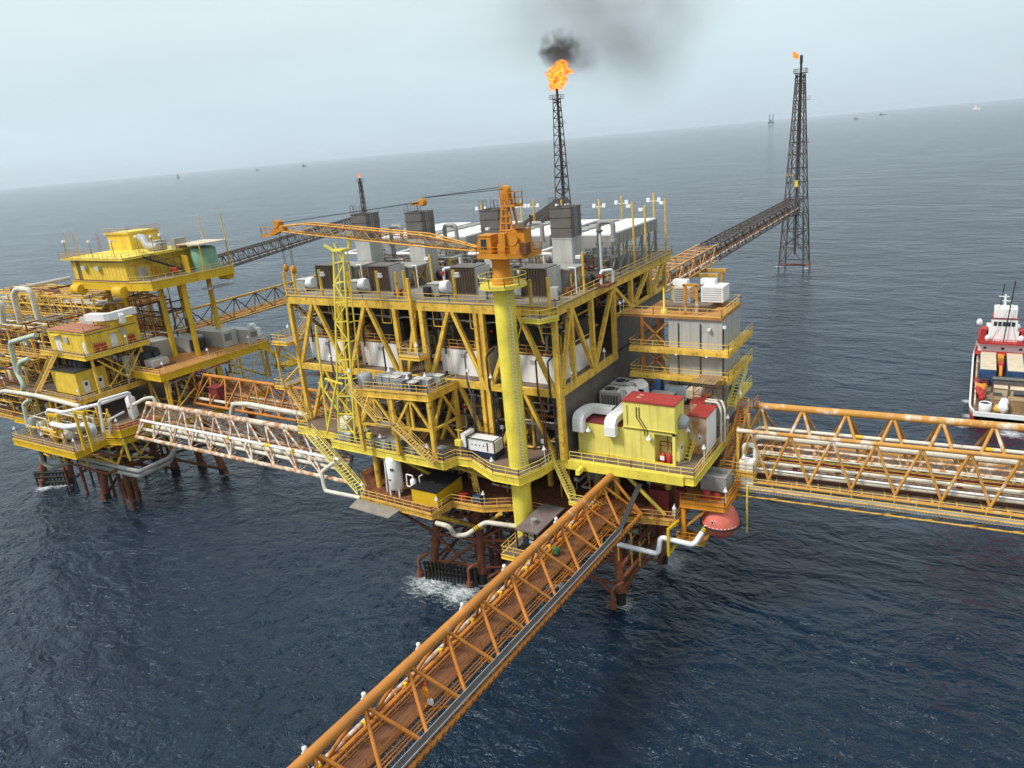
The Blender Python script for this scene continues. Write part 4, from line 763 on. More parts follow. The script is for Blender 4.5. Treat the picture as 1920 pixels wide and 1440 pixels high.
# ducts: flat white U duct on the lower roof and elbows from the air conditioners
def duct(q, pts, w_, h_):
    pts = [V(p) for p in pts]
    P2 = [pts[0]]
    for i in range(1, len(pts) - 1):
        a, b, c = pts[i - 1], pts[i], pts[i + 1]; k = min(.9, (a - b).length * .45, (c - b).length * .45)
        p0 = b + (a - b).normalized() * k; p1 = b + (c - b).normalized() * k
        P2 += [p0 * (1 - s) ** 2 + b * 2 * s * (1 - s) + p1 * s * s for s in (0, .33, .66, 1)]
    P2.append(pts[-1]); vs = []; nrm = V((0, 0, 1)); 
    side = None
    for i, p in enumerate(P2):
        tt = (P2[min(i + 1, len(P2) - 1)] - P2[max(i - 1, 0)]).normalized()
        if side is None: side = tt.cross(nrm); side = side.normalized() if side.length > .1 else V((1, 0, 0))
        side = (side - tt * side.dot(tt)).normalized(); u2 = side.cross(tt)
        vs += [p + side * (a * w_ / 2) + u2 * (b * h_ / 2) for a, b in ((-1, -1), (1, -1), (1, 1), (-1, 1))]
    n = len(P2)
    q.add(vs, [(i * 4 + j, i * 4 + (j + 1) % 4, (i + 1) * 4 + (j + 1) % 4, (i + 1) * 4 + j) for i in range(n - 1) for j in range(4)]); q.add(vs, [(3, 2, 1, 0), tuple(range(len(vs) - 4, len(vs)))])
    for i in range(0, n, 3):
        c = vs[i * 4:i * 4 + 4]; m_ = sum((V(z) for z in c), V()) / 4
        q.add([m_ + (V(z) - m_) * 1.06 for z in c], [(0, 1, 2, 3)])
for i, (xa, lab) in enumerate(((-40.6, 'white square duct curling over the yellow building front, left one'), (-36.2, 'white square duct curling over the yellow building front, beside its upper storey'))):
    q = M(); duct(q, [(xa, 77.2, 24.6), (xa, 77.2, 26.5), (xa, 80.6, 26.5)] + ([(-37.2, 80.6, 26.5)] if i == 0 else [(xa, 85.5, 26.9)]), 1.45, .85)
    tag(q.build('air_duct', WHITEC), lab, 'duct', 'white ducts of the yellow building')
for i, (yy, lab) in enumerate(((86.6, 'white boxy duct elbow from the nearer grey air conditioner to the main duct'), (89.8, 'white boxy duct elbow from the farther grey air conditioner'))):
    q = M(); duct(q, [(-38.9, yy, 26.6), (-37.6, yy, 27.0), (-36.2, yy - 1.6, 26.9), (-36.2, yy - 3.4, 26.9)], 1.5, 1.3)
    tag(q.build('air_duct', WHITEC), lab, 'duct', 'white ducts of the yellow building')
for i, (yy, lab) in enumerate(((85.4, 'grey rooftop air conditioner box nearer the yellow building'), (89.0, 'grey rooftop air conditioner box farther back against the brown wall'))):
    t = thing('air_conditioner', lab, 'air conditioner', (-41, yy + 1, 24.6), 'grey air conditioners behind the yellow building')
    part('casing', GREYL, t, lambda q: q.box(-41.5, -38.6, yy, yy + 3.0, 24.75, 27.0)); part('grille', GREYD, t, lambda q: [q.box(-41.2 + k * .42, -40.9 + k * .42, yy - .03, yy, 25.1, 26.6) for k in range(6)])
    part('fan', DARK, t, lambda q: [q.tube((-40.6, yy + 1.5, 27.0), (-40.6, yy + 1.5, 27.1), .7, 14), q.tube((-39.4, yy + 1.5, 27.0), (-39.4, yy + 1.5, 27.08), .4, 12)])
    part('base_frame', RUST, t, lambda q: q.box(-41.5, -38.8, yy - .1, yy + 2.7, 24.6, 24.75))
t = thing('equipment_box', 'long grey corrugated metal box lying behind the red roof of the yellow building', 'equipment box', (-33.8, 87.2, 24.6))
part('casing', GREY, t, lambda q: [q.box(-35.6, -32.4, 85.4, 90.2, 24.62, 26.3)] + [q.box(-35.65, -32.35, 85.5 + k * .6, 85.75 + k * .6, 26.3, 26.36) for k in range(8)])
part('end_grille', GREYD, t, lambda q: q.box(-32.4, -32.36, 85.6, 90, 24.9, 26.1))
t = thing('equipment_box', 'low brown steel frame box beside the far air conditioner', 'equipment box', (-38, 91, 24.6))
part('casing', GREYD, t, lambda q: q.box(-39.0, -36.0, 91.3, 94, 24.62, 25.8)); part('lid', RUST, t, lambda q: q.box(-39.2, -35.8, 91.1, 94.2, 25.8, 26.0))
# rust stained annexe with red roof
t = thing('annexe', 'rust stained pale annexe with red roof behind the right corner of the yellow building', 'building', (-27.4, 85, Z1))
part('wall', PINKW, t, lambda q: [q.box(-28.1, -25.9, 82.4, 86.5, Z1 + .01, 26.3), q.box(-29.3, -27.6, 86.52, 90, Z1 + .01, 26.3)]); part('roof', REDROOF, t, lambda q: [q.box(-28.2, -25.75, 82.2, 86.51, 26.3, 26.42), q.box(-29.4, -27.5, 86.52, 90.1, 26.3, 26.42)])
part('side_panel', WHITE, t, lambda q: q.box(-25.9, -25.86, 82.45, 86.4, Z1 + .1, 26.2)); part('sign', WHITEC, t, lambda q: q.box(-26.9, -26.5, 82.36, 82.4, 23.2, 23.9)); part('sign_panel', RED, t, lambda q: q.box(-26.82, -26.58, 82.34, 82.36, 23.3, 23.6))
part('pipe', WPIPE, t, lambda q: [q.pipe([(-27.4, 86.8, 26.7), (-25.8, 86.8, 26.7), (-25.3, 86.6, 25.8), (-25.3, 86.6, 21.4)], .16, 8), q.pipe([(-27.4, 87.3, 26.8), (-25.4, 87.3, 26.8), (-24.95, 87.0, 25.8), (-24.95, 87.0, 21.4)], .16, 8)])
part('door', CRANE, t, lambda q: q.box(-28.05, -27.2, 82.35, 82.4, Z1 + .05, 22.9))
tag(M().stair((-27.6, 79.8, Z1), (-27.6, 83.2, 23.4), .8).build('steel_stairs', LIMEW), 'short yellow steel stairs between yellow building and annexe', 'stairs')
t = thing('scaffold', 'rusty pipe scaffold standing on the annexe roof', 'scaffold', (-27.4, 88, 26.4))
part('frame', RUST, t, lambda q: [q.tube((x, y, 26.42), (x, y, 29), .06, 5) for x in (-29, -27.4, -25.8) for y in (87, 90)] + [q.tube((-29, y, z), (-25.8, y, z), .05, 5) for y in (87, 90) for z in (27.4, 28.9)] + [q.tube((x, 87, z), (x, 90, z), .05, 5) for x in (-29, -27.4, -25.8) for z in (27.4, 28.9)])
part('plank', WOOD, t, lambda q: [q.box(-29.1 + k * .5, -28.7 + k * .5, 86.8, 90.2, 29.0, 29.06) for k in range(6)])
# grey three storey block
t = thing('utility_block', 'tall pale grey three level utility block with yellow walkways behind the lemon building', 'building', (-31, 95, Z1))
gx0, gx1, gy0, gy1 = -34.0, -26.8, 92.0, 100.6
part('wall', GREYL, t, lambda q: [q.box(gx0, gx1, gy0, gy1, 17, 36.0)] + [q.box(gx0 + .6 + k * 1.2, gx0 + .66 + k * 1.2, gy0 - .04, gy0, 17, 35.9) for k in range(6)] + [q.box(gx1, gx1 + .04, gy0 + .6 + k * 1.2, gy0 + .66 + k * 1.2, 17, 35.9) for k in range(7)])
part('downpipe', DARK, t, lambda q: [q.tube((gx0 + 1.4, gy0 - .12, 22), (gx0 + 1.4, gy0 - .12, 35.4), .07, 5), q.tube((gx0 + 4.4, gy0 - .12, 22), (gx0 + 4.4, gy0 - .12, 35.4), .07, 5), q.tube((gx1 + .1, gy0 + .3, 22), (gx1 + .1, gy0 + .3, 35), .08, 5)])
for z in (32.0, 28.3):
    part('walkway', GOLD, t, lambda q: [q.box(-39.2, gx1 + 1.2, gy0 - 1.3, gy0 - .05, z - .1, z), q.box(gx1 + .06, gx1 + 1.2, gy0 - .05, gy1 + 2, z - .1, z), q.beam((-39.2, gy0 - 1.35, z - .3), (gx1 + 1.2, gy0 - 1.35, z - .3), .12, .55), q.beam((gx1 + 1.25, gy0 - 1.3, z - .3), (gx1 + 1.25, gy1 + 2, z - .3), .12, .55)])
    part('railing', GOLD, t, lambda q: q.rail([(-39.2, gy0 + 2, z), (-39.2, gy0 - 1.3, z), (gx1 + 1.2, gy0 - 1.3, z), (gx1 + 1.2, gy1 + 2, z)]))
part('walkway', LIMEW, t, lambda q: [q.box(gx1 + .06, gx1 + 1.2, gy0 + 1, gy1 + 2, 24.2, 24.3), q.beam((gx1 + 1.25, gy0 + 1, 24.05), (gx1 + 1.25, gy1 + 2, 24.05), .12, .5)]); part('railing', LIMEW, t, lambda q: q.rail([(gx1 + 1.2, gy0 + 1, 24.3), (gx1 + 1.2, gy1 + 2, 24.3)]))
for x in (-37.6,): part('frame_column', ORANGE, t, lambda q: [q.beam((x, gy0 - .2, 21), (x, gy0 - .2, 36), .42), q.beam((x, gy0 + 6, 21), (x, gy0 + 6, 36), .42)])
for z in (32.2, 28.5, 24.8): part('cross_brace', ORANGE, t, lambda q: [q.beam((-37.5, gy0 - .2, z), (gx0 - .1, gy0 - .2, z + 3.2), .2), q.beam((-37.5, gy0 - .2, z + 3.2), (gx0 - .1, gy0 - .2, z), .2)])
part('stairway', LIMEW, t, lambda q: [q.stair((-37, gy0 + 1.2, 24.4), (-34.4, gy0 + 1.2, 28.3), .9), q.stair((-34.4, gy0 + 2.4, 28.3), (-37, gy0 + 2.4, 32), .9)])
part('roof_deck', DECKO, t, lambda q: [q.box(-38.2, gx1 + .1, gy0 - .3, gy1 + .3, 36.02, 36.35), q.box(-40.9, -38.2, gy0 - .1, gy0 + 3.2, 36.0, 36.3)]); part('railing', GOLD, t, lambda q: q.rail([(-40.9, gy0, 36.3), (-36, gy0 - .2, 36.36), (gx1, gy0 - .2, 36.36), (gx1, gy1, 36.36), (-36, gy1, 36.36)]))
part('roof_platform', DECK, t, lambda q: q.box(-35.6, -29.4, gy0 + 2.6, gy1 - .4, 36.36, 37.1))
part('wall_lamp', WHITEC, t, lambda q: [q.cbox((gx1 - 1.6, gy0 - .3, 34.6), .4, .4, .3), q.cbox((gx1 + .3, gy0 + .1, 34.9), .4, .4, .35), q.cbox((gx1 - 1.6, gy0 - 1.4, 31.3), .25, .25, .2), q.cbox((-32.5, gy0 - 1.4, 31.3), .25, .25, .2)])
for i, (a, b, yy, lab) in enumerate(((-34.8, -32.4, gy0 + 4.2, 'grey louvred air handler on the roof of the grey block, left of the orange frame'), (-31.2, -28.2, gy0 + 5.2, 'big white air handler on the roof of the grey block'))):
    h = thing('air_handler', lab, 'air handler', ((a + b) / 2, yy, 37.1)); part('casing', [GREYL, WHITEC][i], h, lambda q: q.box(a, b, yy, yy + 3, 37.12, 39.2)); part('louvre', GREYD if i == 0 else GREYL, h, lambda q: [q.box(a + .2, b - .2, yy - .03, yy, 37.4 + k * .3, 37.5 + k * .3) for k in range(6)]); part('top_duct', WHITEC, h, lambda q: q.box(a - .6, a + 1.4, yy + 1.6, yy + 2.8, 39.2, 39.9))
t = thing('lifting_frame', 'orange braced lifting frame on white legs on the roof of the grey block', 'frame', (-31, gy0 + .8, 36.36))
part('leg', WRUST, t, lambda q: [q.beam((-32.0, gy0 + .9, 36.36), (-32.0, gy0 + .9, 38.2), .35), q.beam((-30.4, gy0 + .9, 36.36), (-30.4, gy0 + .9, 38.2), .35)]); part('frame', CRANE, t, lambda q: [q.beam((x, gy0 + .9, 38.2), (x, gy0 + .9, 40.3), .3) for x in (-32, -30.4)] + [q.beam((-32.3, gy0 + .9, 40.3), (-30.1, gy0 + .9, 40.3), .3), q.beam((-32, gy0 + .9, 38.4), (-30.4, gy0 + .9, 40.2), .14), q.beam((-30.4, gy0 + .9, 38.4), (-32, gy0 + .9, 40.2), .14)])
tag(M().lathe((-35.0, gy0 + 1.2, 36.36), [(.5, 0), (.4, .5), (.14, .6), (.12, 3.4)], 10).build('bollard_post', LIMEW), 'yellow post with square foot on the left of the grey block roof', 'post')
# stores on the back deck beside the grey block
t = thing('blue_grey_tank', 'upright blue grey plastic tank left of the grey block foot', 'tank', (-39.4, 97, 24.6)); 
part('body', BLUEG, t, lambda q: q.lathe((-38.6, 92.5, 25.2), [(1.0, 0), (1.05, .2), (1.05, 2.4), (.9, 2.8), (.3, 2.95)], 20)); part('cap', BLUEG, t, lambda q: q.tube((-38.6, 92.5, 28.15), (-38.6, 92.5, 28.3), .3, 12))
t = thing('blue_pump_unit', 'dark blue pump unit with sloping hood beside the blue grey tank', 'pump', (-36, 91, 24.6)); part('hood', BLUE, t, lambda q: q.add([(-36.8, 90.2, 25), (-34.6, 90.2, 25), (-34.6, 91.6, 25), (-36.8, 91.6, 25), (-35.4, 90.5, 27.8), (-34.7, 90.5, 27.8), (-34.7, 91.4, 27.8), (-35.4, 91.4, 27.8)], [(3, 2, 1, 0), (4, 5, 6, 7), (0, 1, 5, 4), (1, 2, 6, 5), (2, 3, 7, 6), (3, 0, 4, 7)])); part('motor', BLUED, t, lambda q: q.lathe((-36.9, 90.0, 25.6), [(.4, 0), (.5, .1), (.5, 1.2), (.3, 1.3)], 12, (1, 0, 0)))
t = thing('covered_bin', 'open steel bin covered by a sagging blue grey tarpaulin in front of the grey block', 'bin', (-32, 90.6, 24.6)); part('bin', GREYD, t, lambda q: q.box(-33.8, -31.0, 90.0, 91.5, 24.95, 27.0)); part('tarpaulin', BLUEG, t, lambda q: [q.box(-33.9, -30.9, 89.9, 89.98, 25.3, 27.1), q.add([(-33.9, 89.9, 27.1), (-32.4, 90.0, 26.9), (-30.9, 89.9, 27.1), (-30.9, 91.6, 27.1), (-32.4, 91.4, 26.7), (-33.9, 91.6, 27.1)], [(0, 1, 4, 5), (1, 2, 3, 4)])])
tag(M().box(-30.6, -28.6, 88.8, 90.3, 26.1, 27.2).lathe((-29.9, 89.4, 27.2), [(.5, 0), (.4, .3), (.1, .4)], 10).lathe((-29.0, 89.6, 27.2), [(.5, 0), (.45, .25), (.1, .3)], 10).build('cargo_bags', BEIGE), 'cluster of cream sacks on a pallet beside the tarpaulin bin', 'sacks')
tag(M().box(-31.5, -28.2, 91.0, 91.9, 24.98, 25.9).build('yellow_bund', YEL), 'bright yellow low bund tray at the foot of the grey block', 'bund')
tag(M().lathe((-26.2, 96.2, 24.3), [(.55, 0), (.6, .1), (.6, 1.4), (.4, 1.6)], 14).build('blue_drum', BLUE), 'blue drum standing on the lowest side walkway of the grey block', 'drum')
# white cabinet and hose station on the outer deck
t = thing('white_cabinet', 'tall plain white cabinet at the outer edge below the east bridge', 'cabinet', (-21.6, 86, 16)); part('body', WHITE, t, lambda q: q.box(-22.6, -20.9, 85.2, 86.6, 15.4, 19.9)); part('door_seam', GREY, t, lambda q: q.box(-21.8, -21.75, 85.16, 85.2, 15.6, 19.7)); part('bracket', GOLD, t, lambda q: [q.beam((-23.6, 85.4, 15.6), (-20.9, 85.4, 15.6), .2), q.beam((-23.6, 86.4, 15.6), (-20.9, 86.4, 15.6), .2)])
tag(M().pipe([(-22.6, 87.5, 18.6), (-22.6, 87.5, 21.2), (-21.2, 87.5, 21.2), (-21.2, 87.5, 18.6)], .3, 10).build('white_vent_pipe', WHITEC), 'thick white inverted U pipe beside the east stairs', 'vent pipe')
t = thing('open_hopper', 'grey open topped hopper above the lifeboat deck', 'hopper', (-24.4, 81, 18)); part('box', GREY, t, lambda q: [q.box(-26.0, -22.9, 80.4, 80.5, 17.6, 19.6), q.box(-26.0, -22.9, 82.9, 83, 17.6, 19.6), q.box(-26.0, -25.9, 80.5, 82.9, 17.6, 19.6), q.box(-23.0, -22.9, 80.5, 82.9, 17.6, 19.6), q.box(-25.9, -23, 80.5, 82.9, 17.6, 18.9)]); part('rim', GALV, t, lambda q: q.box(-26.05, -22.85, 80.34, 80.4, 19.5, 19.65))
tag(M().lathe((-25.0, 79.4, 17.0), [(.5, 0), (.55, .1), (.5, .9), (.3, 1.0)], 10).lathe((-23.8, 79.5, 17.0), [(.5, 0), (.5, .7), (.2, .8)], 10).build('winch', RED), 'red lifeboat winch on the orange deck', 'winch')
# lifeboat capsule
t = thing('escape_capsule', 'round coral pink escape capsule hanging under the orange deck', 'lifeboat', (-23.4, 80.2, 11))
part('hull', CORAL, t, lambda q: q.lathe((-23.4, 80.0, 13.7), [(.9, -2.0), (1.7, -1.4), (2.35, -.5), (2.55, 0), (2.6, .12)], 32)); part('canopy', CORAL, t, lambda q: q.lathe((-23.4, 80.0, 13.84), [(2.5, 0), (2.42, .55), (2.2, 1.25), (1.85, 1.95), (1.4, 2.5), (.95, 2.8), (.55, 2.95), (.5, 3.3)], 32)); part('fender', BLACK, t, lambda q: q.lathe((-23.4, 80.0, 13.66), [(2.62, 0), (2.72, .04), (2.72, .16), (2.62, .2)], 32))
part('porthole', GREYL, t, lambda q: [q.beam(V((-23.4, 80.0, 14.7)) + V((math.cos(a), math.sin(a), 0)) * 2.2, V((-23.4, 80.0, 14.75)) + V((math.cos(a), math.sin(a), 0)) * 2.4, .42, .42) for a in (R(-100),)]); part('window', GLASS, t, lambda q: [q.beam(V((-23.4, 80.0, 14.72)) + V((math.cos(a), math.sin(a), 0)) * 2.3, V((-23.4, 80.0, 14.75)) + V((math.cos(a), math.sin(a), 0)) * 2.43, .26, .26) for a in (R(-100),)])
part('marking', WHITEC, t, lambda q: [q.beam(V((-23.4, 80.0, 13.98)) + V((math.cos(a), math.sin(a), 0)) * 2.4, V((-23.4, 80.0, 14.0)) + V((math.cos(a), math.sin(a), 0)) * 2.52, .2, .1) for a in [R(-120 + k * 12) for k in range(9)]])
part('grab_line', BLACK, t, lambda q: q.pipe([V((-23.4, 80.0, 13.7)) + V((math.cos(a) * 2.65, math.sin(a) * 2.65, -3.2 * math.sin((a + math.pi) * 1.0))) for a in [math.pi * (-1 + k / 12) for k in range(13)]], .03, 4)); part('lifting_hook', CRANE, t, lambda q: q.tube((-23.5, 80, 16.4), (-23.5, 80, 17.2), .2, 8))
for o_ in t.children:
    for v_ in o_.data.vertices:
        c_ = V((-23.4, 80, 14.2)) - WL[t.name]; v_.co = c_ + (v_.co - c_) * .9
part('hatch', CORAL, t, lambda q: [q.lathe((-24.3, 78.9, 16.2), [(.42, 0), (.42, .3), (.3, .36)], 12), q.lathe((-22.8, 79.3, 16.3), [(.3, 0), (.3, .25), (.2, .3)], 10)]); part('strap', GREYD, t, lambda q: [q.tube((-24.2, 78.6, 16.6), (-23.6, 79.6, 17.2), .06, 5), q.tube((-22.7, 79.0, 16.5), (-23.2, 79.6, 17.2), .06, 5)])
tag(M().tube((-22.4, 84, 16.2), (-12, 84, 14.8), .05, 4).tube((-22.2, 83, 12.4), (-14, 82, 11.6), .05, 4).tube((-22.3, 83, 9.8), (-14.4, 82.6, 14.6), .08, 5).build('boom_stays', DARK), 'thin dark stays reaching out to the right of the capsule', 'stays')

# ------------------------------------------------------------------ west porch: totes, generator, tank, engine cabin, container
def tote(x, y, z, i, lab, sx=1.15, sy=1.0, h=1.15, m=TOTE):
    t = thing('storage_tote', lab, 'tote', (x, y, z), 'grey storage totes on the front decks'); part('bin', m, t, lambda q: [q.box(x - sx / 2, x + sx / 2, y - sy / 2, y + sy / 2, z + .12, z + h)] + [q.box(x - sx / 2 - .03, x + sx / 2 + .03, y - sy / 2 - .03, y + sy / 2 + .03, z + .12 + k * .34, z + .2 + k * .34) for k in range(3)]); part('lid', TOTEL if i % 3 else TOTE, t, lambda q: [q.box(x - sx / 2 - .05, x + sx / 2 + .05, y - sy / 2 - .05, y + sy / 2 + .05, z + h, z + h + .1), q.tube((x, y, z + h + .1), (x, y, z + h + .18), .18, 10)]); part('pallet', WOOD, t, lambda q: q.box(x - sx / 2, x + sx / 2, y - sy / 2, y + sy / 2, z + .01, z + .1)); return t
k = 0
TOTES = [(-66.7, 70.4, 0), (-65.4, 70.5, 0), (-64.1, 70.6, 0), (-66.2, 71.9, 1), (-64.9, 72.0, 1), (-63.6, 72.1, 1), (-62.5, 69.6, 0), (-59.3, 71.2, 0), (-60.6, 71.0, 0), (-59.9, 72.8, 1), (-58.7, 72.9, 1), (-60.3, 69.5, 0)]
for (x, y, row) in TOTES:
    rk = sorted(q_[0] for q_ in TOTES if q_[2] == row).index(x)
    tote(x, y, ZM, k, '%s lidded tote on the upper porch, %s row, %s from the left' % ('navy' if k == 11 else 'grey', ['front', 'back'][row], ORD[rk]), m=BLUED if k == 11 else TOTE); k += 1
for j, (x, y) in enumerate([(-75.2, 70.2), (-73.9, 70.1), (-72.5, 71.5), (-68.0, 70.0), (-66.6, 70.0), (-65.2, 70.2), (-62.0, 69.8), (-60.4, 69.8), (-64.9, 71.8), (-57.6, 70.3)]):
    tote(x, y, Z1, j, 'grey lidded tote on the lower porch deck, %s from its left corner' % ORD[j], sy=1.2)
t = thing('cargo_carrier', 'rounded wire mesh carrier at the left corner of the upper porch', 'carrier', (-68.5, 69.2, ZM)); part('mesh', TOTE, t, lambda q: q.lathe((-68.4, 69.3, ZM + .1), [(.9, 0), (.95, .1), (.95, 1.4), (.7, 1.6)], 14)); part('base', WOOD, t, lambda q: q.box(-69.3, -67.5, 68.4, 70.2, ZM + .01, ZM + .1))
t = thing('white_cabinet', 'tall white louvred cabinet at the left end of the lower porch', 'cabinet', (-76.2, 71, Z1)); part('body', WHITE, t, lambda q: q.box(-77.0, -75.3, 71.0, 72.6, Z1 + .01, Z1 + 2.6)); part('vent', GREYL, t, lambda q: [q.box(-76.8, -75.5, 70.97, 71, Z1 + .4 + k * .3, Z1 + .5 + k * .3) for k in range(6)])
t = thing('generator_set', 'white and navy generator set left of the yellow pedestal on the main deck', 'generator', (-52, 72.2, Z1)); part('base', BLUED, t, lambda q: q.box(-54.2, -50.0, 71.6, 73.6, Z1 + .01, Z1 + .95)); part('canopy', WHITEC, t, lambda q: q.box(-54.2, -50.0, 71.6, 73.6, Z1 + .95, Z1 + 2.5)); part('panel', WHITEC, t, lambda q: q.box(-54.9, -54.25, 71.2, 73.4, Z1 + 1.4, Z1 + 3.2)); part('frame', BLACK, t, lambda q: [q.beam((x, y, Z1), (x, y, Z1 + 2.75), .1) for x in (-54.2, -50) for y in (71.5, 73.7)] + [q.beam((-54.2, y, Z1 + 2.7), (-50, y, Z1 + 2.7), .1) for y in (71.5, 73.7)] + [q.beam((x, 71.5, Z1 + 2.7), (x, 73.7, Z1 + 2.7), .1) for x in (-54.2, -50)]); part('decal', DKRED, t, lambda q: q.box(-51.2, -51.0, 71.57, 71.6, Z1 + 1.1, Z1 + 2.3)); part('control_dot', BLACK, t, lambda q: [q.box(-53.6 + k * .6, -53.4 + k * .6, 71.57, 71.6, Z1 + 1.7, Z1 + 1.85) for k in range(4)])
t = thing('floodlight_stand', 'yellow floodlight stand between generator and porch stairs', 'lamp post', (-55.2, 71.2, Z1)); part('pole', LIME, t, lambda q: q.tube((-55.2, 71.2, Z1), (-55.2, 71.2, Z1 + 3.8), .08, 6)); part('lamp_head', LIME, t, lambda q: q.cbox((-55.2, 71.0, Z1 + 1.6), .9, .5, .8)); part('arm', LIME, t, lambda q: q.beam((-55.7, 71.2, Z1 + 3.7), (-54.5, 71.2, Z1 + 3.7), .08))
t = thing('floodlight_stand', 'yellow floodlight stand at the front rail of the lower porch', 'lamp post', (-70, 69.3, Z1)); part('pole', LIME, t, lambda q: q.tube((-69.4, 69.4, Z1), (-69.9, 69.4, Z1 + 3.6), .08, 6)); part('lamp_head', LIME, t, lambda q: q.cbox((-69.2, 69.2, Z1 + 1.4), .8, .5, .7))
# cellar level
t = thing('pressure_vessel', 'tall white pressure vessel with black lettering on the lowest front deck', 'tank', (-65.8, 69.2, ZC))
part('shell', WHITE, t, lambda q: q.lathe((-65.7, 69.4, ZC + 1.1), [(.15, -.35), (.7, -.2), (1.05, .1), (1.05, 4.3), (.8, 4.75), (.3, 4.95)], 24)); part('leg', WHITE, t, lambda q: [q.beam((-65.7 + dx, 69.4 + dy, ZC), (-65.7 + dx, 69.4 + dy, ZC + 1.4), .2) for dx, dy in ((-.8, -.5), (.8, -.5), (0, .9))]); part('relief_pipe', WHITE, t, lambda q: q.pipe([(-65.7, 69.4, ZC + 5.9), (-65.7, 69.4, ZC + 6.5), (-67.2, 69.4, ZC + 6.5), (-67.4, 69.2, ZC + .2)], .1, 6)); part('lettering', BLACK, t, lambda q: [q.box(-65.5 + k * .3, -65.3 + k * .3, 68.34 + k * .06, 68.4 + k * .06, ZC + 4.1, ZC + 4.5) for k in range(2)] + [q.box(-66.0, -65.6, 68.33, 68.38, ZC + 2.6, ZC + 2.8)]); part('manhole', BLACK, t, lambda q: q.tube((-65.5, 68.5, ZC + .9), (-65.5, 68.35, ZC + .9), .22, 10))
t = thing('filter_vessel', 'slim white filter vessel with small bore piping right of the tall tank', 'tank', (-63, 69.6, ZC)); part('shell', WHITE, t, lambda q: q.lathe((-62.6, 69.5, ZC + .4), [(.2, 0), (.42, .1), (.42, 2.4), (.2, 2.6)], 14)); part('piping', WHITE, t, lambda q: [q.pipe([(-62.6, 69.5, ZC + 3), (-62.6, 69.5, ZC + 3.4), (-63.8, 69.6, ZC + 3.4), (-63.9, 69.6, ZC + 1.6), (-63.0, 69.5, ZC + 1.6)], .1, 6), q.pipe([(-61.9, 70, ZC), (-61.9, 70, ZC + 3.2), (-61.2, 70, ZC + 3.6)], .09, 6)])
t = thing('engine_enclosure', 'golden engine enclosure with black lid on the lowest front deck', 'enclosure', (-59.6, 70.5, ZC)); part('body', YEL, t, lambda q: q.box(-62.2, -57.9, 68.4, 74.2, ZC + .01, ZC + 2.1)); part('lid', BLACK, t, lambda q: [q.box(-62.3, -57.8, 68.3, 74.3, ZC + 2.1, ZC + 2.3), q.box(-60.6, -59.6, 70.4, 71.0, ZC + 2.3, ZC + 2.5)])
t = thing('generator_container', 'navy skid container with rusty roof in front of the pedestal foot', 'container', (-43, 69, 12.6)); part('body', BLUED, t, lambda q: [q.box(-44.3, -41.4, 67.6, 73.0, 12.75, 15.3)] + [q.beam((x, 66.3, 12.65), (x, 66.3, 15.3), .16) for x in (-44.3, -41.4)]); part('roof', mat('rusted_grey_roof', (0.16, 0.15, 0.15), rust=0.42, var=0.3, rustcol=(0.24, 0.10, 0.07), scale=.7), t, lambda q: q.box(-44.45, -41.25, 66.2, 73.2, 15.3, 15.5)); part('roof_vent', GREY, t, lambda q: q.tube((-42.9, 68.2, 15.5), (-42.9, 68.2, 16.1), .42, 14)); part('base', BLACK, t, lambda q: q.box(-44.4, -41.3, 66.2, 73, 12.61, 12.75)); part('valve_cluster', LIMEW, t, lambda q: [q.lathe((-44.0 + (k % 4) * .45, 67.2, 14.1 + (k // 4) * .5), [(.12, 0), (.18, .1), (.12, .25)], 8) for k in range(8)]); part('notice', WHITEC, t, lambda q: [q.box(-43.4, -42.7, 67.56, 67.6, 13.0 + k * .55, 13.35 + k * .55) for k in range(3)])
t = thing('deck_box', 'small blue and red deck boxes behind the lower railing', 'box', (-54, 71.6, ZC)); part('blue_box', BLUE, t, lambda q: q.box(-54.4, -53.2, 71.6, 72.4, ZC + .01, ZC + 1)); part('red_box', RED, t, lambda q: q.box(-56.6, -55.4, 71.4, 72.2, ZC + .01, ZC + .9))
tag(M().box(-32.2, -29.6, 79.0, 80.4, ZC + .02, ZC + 2.6).build('red_cabinet', DKRED), 'dark red cabinet on the low deck right of the front bridge', 'cabinet'); tag(M().box(-28.9, -27.9, 79.3, 80.4, ZC + .02, ZC + 3.0).build('red_cabinet', DKRED), 'narrow dark red cabinet nearest the escape capsule', 'cabinet')
tag(M().lathe((-28.6, 78.3, ZC), [(.3, 0), (.3, .9), (.1, 1.3), (.1, 1.6)], 10).build('gas_bottle', GREYL), 'pale gas bottle at the corner of the low right deck', 'bottle')
# large process vessels and pipework under the module
gm = [GREY, WPIPE, GREYL, OCHRE, RUST]
for i, (a, b) in enumerate(zip([-86, -76.4, -61.4, -51.6], [-77.6, -67.2, -53, -42.6])):
    cluster('dark tangle of grey pipes below the mid deck, ' + ['leftmost bay', 'bay behind the porch', 'left of the pedestal', 'right of the pedestal'][i], a, b, 76, 84, Z1 + .1, ZM - 1.2, 16, gm, 10 + i, 4)
cluster('pipes and vessels under the left front deck behind the white tank', -68, -57.4, 74.8, 84, ZC + .1, Z1 - 1.4, 16, [RUSTL, WPIPE, GOLD, RUST], 31, 4); cluster('pipes and vessels under the main deck left of the pedestal', -55.5, -48, 75.5, 86, ZC + .1, Z1 - 1.4, 16, [RUSTL, WPIPE, GOLD, DKRED], 32, 4)
cluster('pale pipes below the lemon deck behind the front bridge', -44, -37.5, 76.5, 86, ZC + .1, Z1 - 1.4, 12, [WPIPE, GPIPE, GOLD, RUSTL], 33, 2); cluster('rusty pipes under the right corner of the main deck', -35, -28.5, 80.8, 92, ZC + .1, Z1 - 1.4, 12, [RUSTL, DKRED, WPIPE], 34, 2)
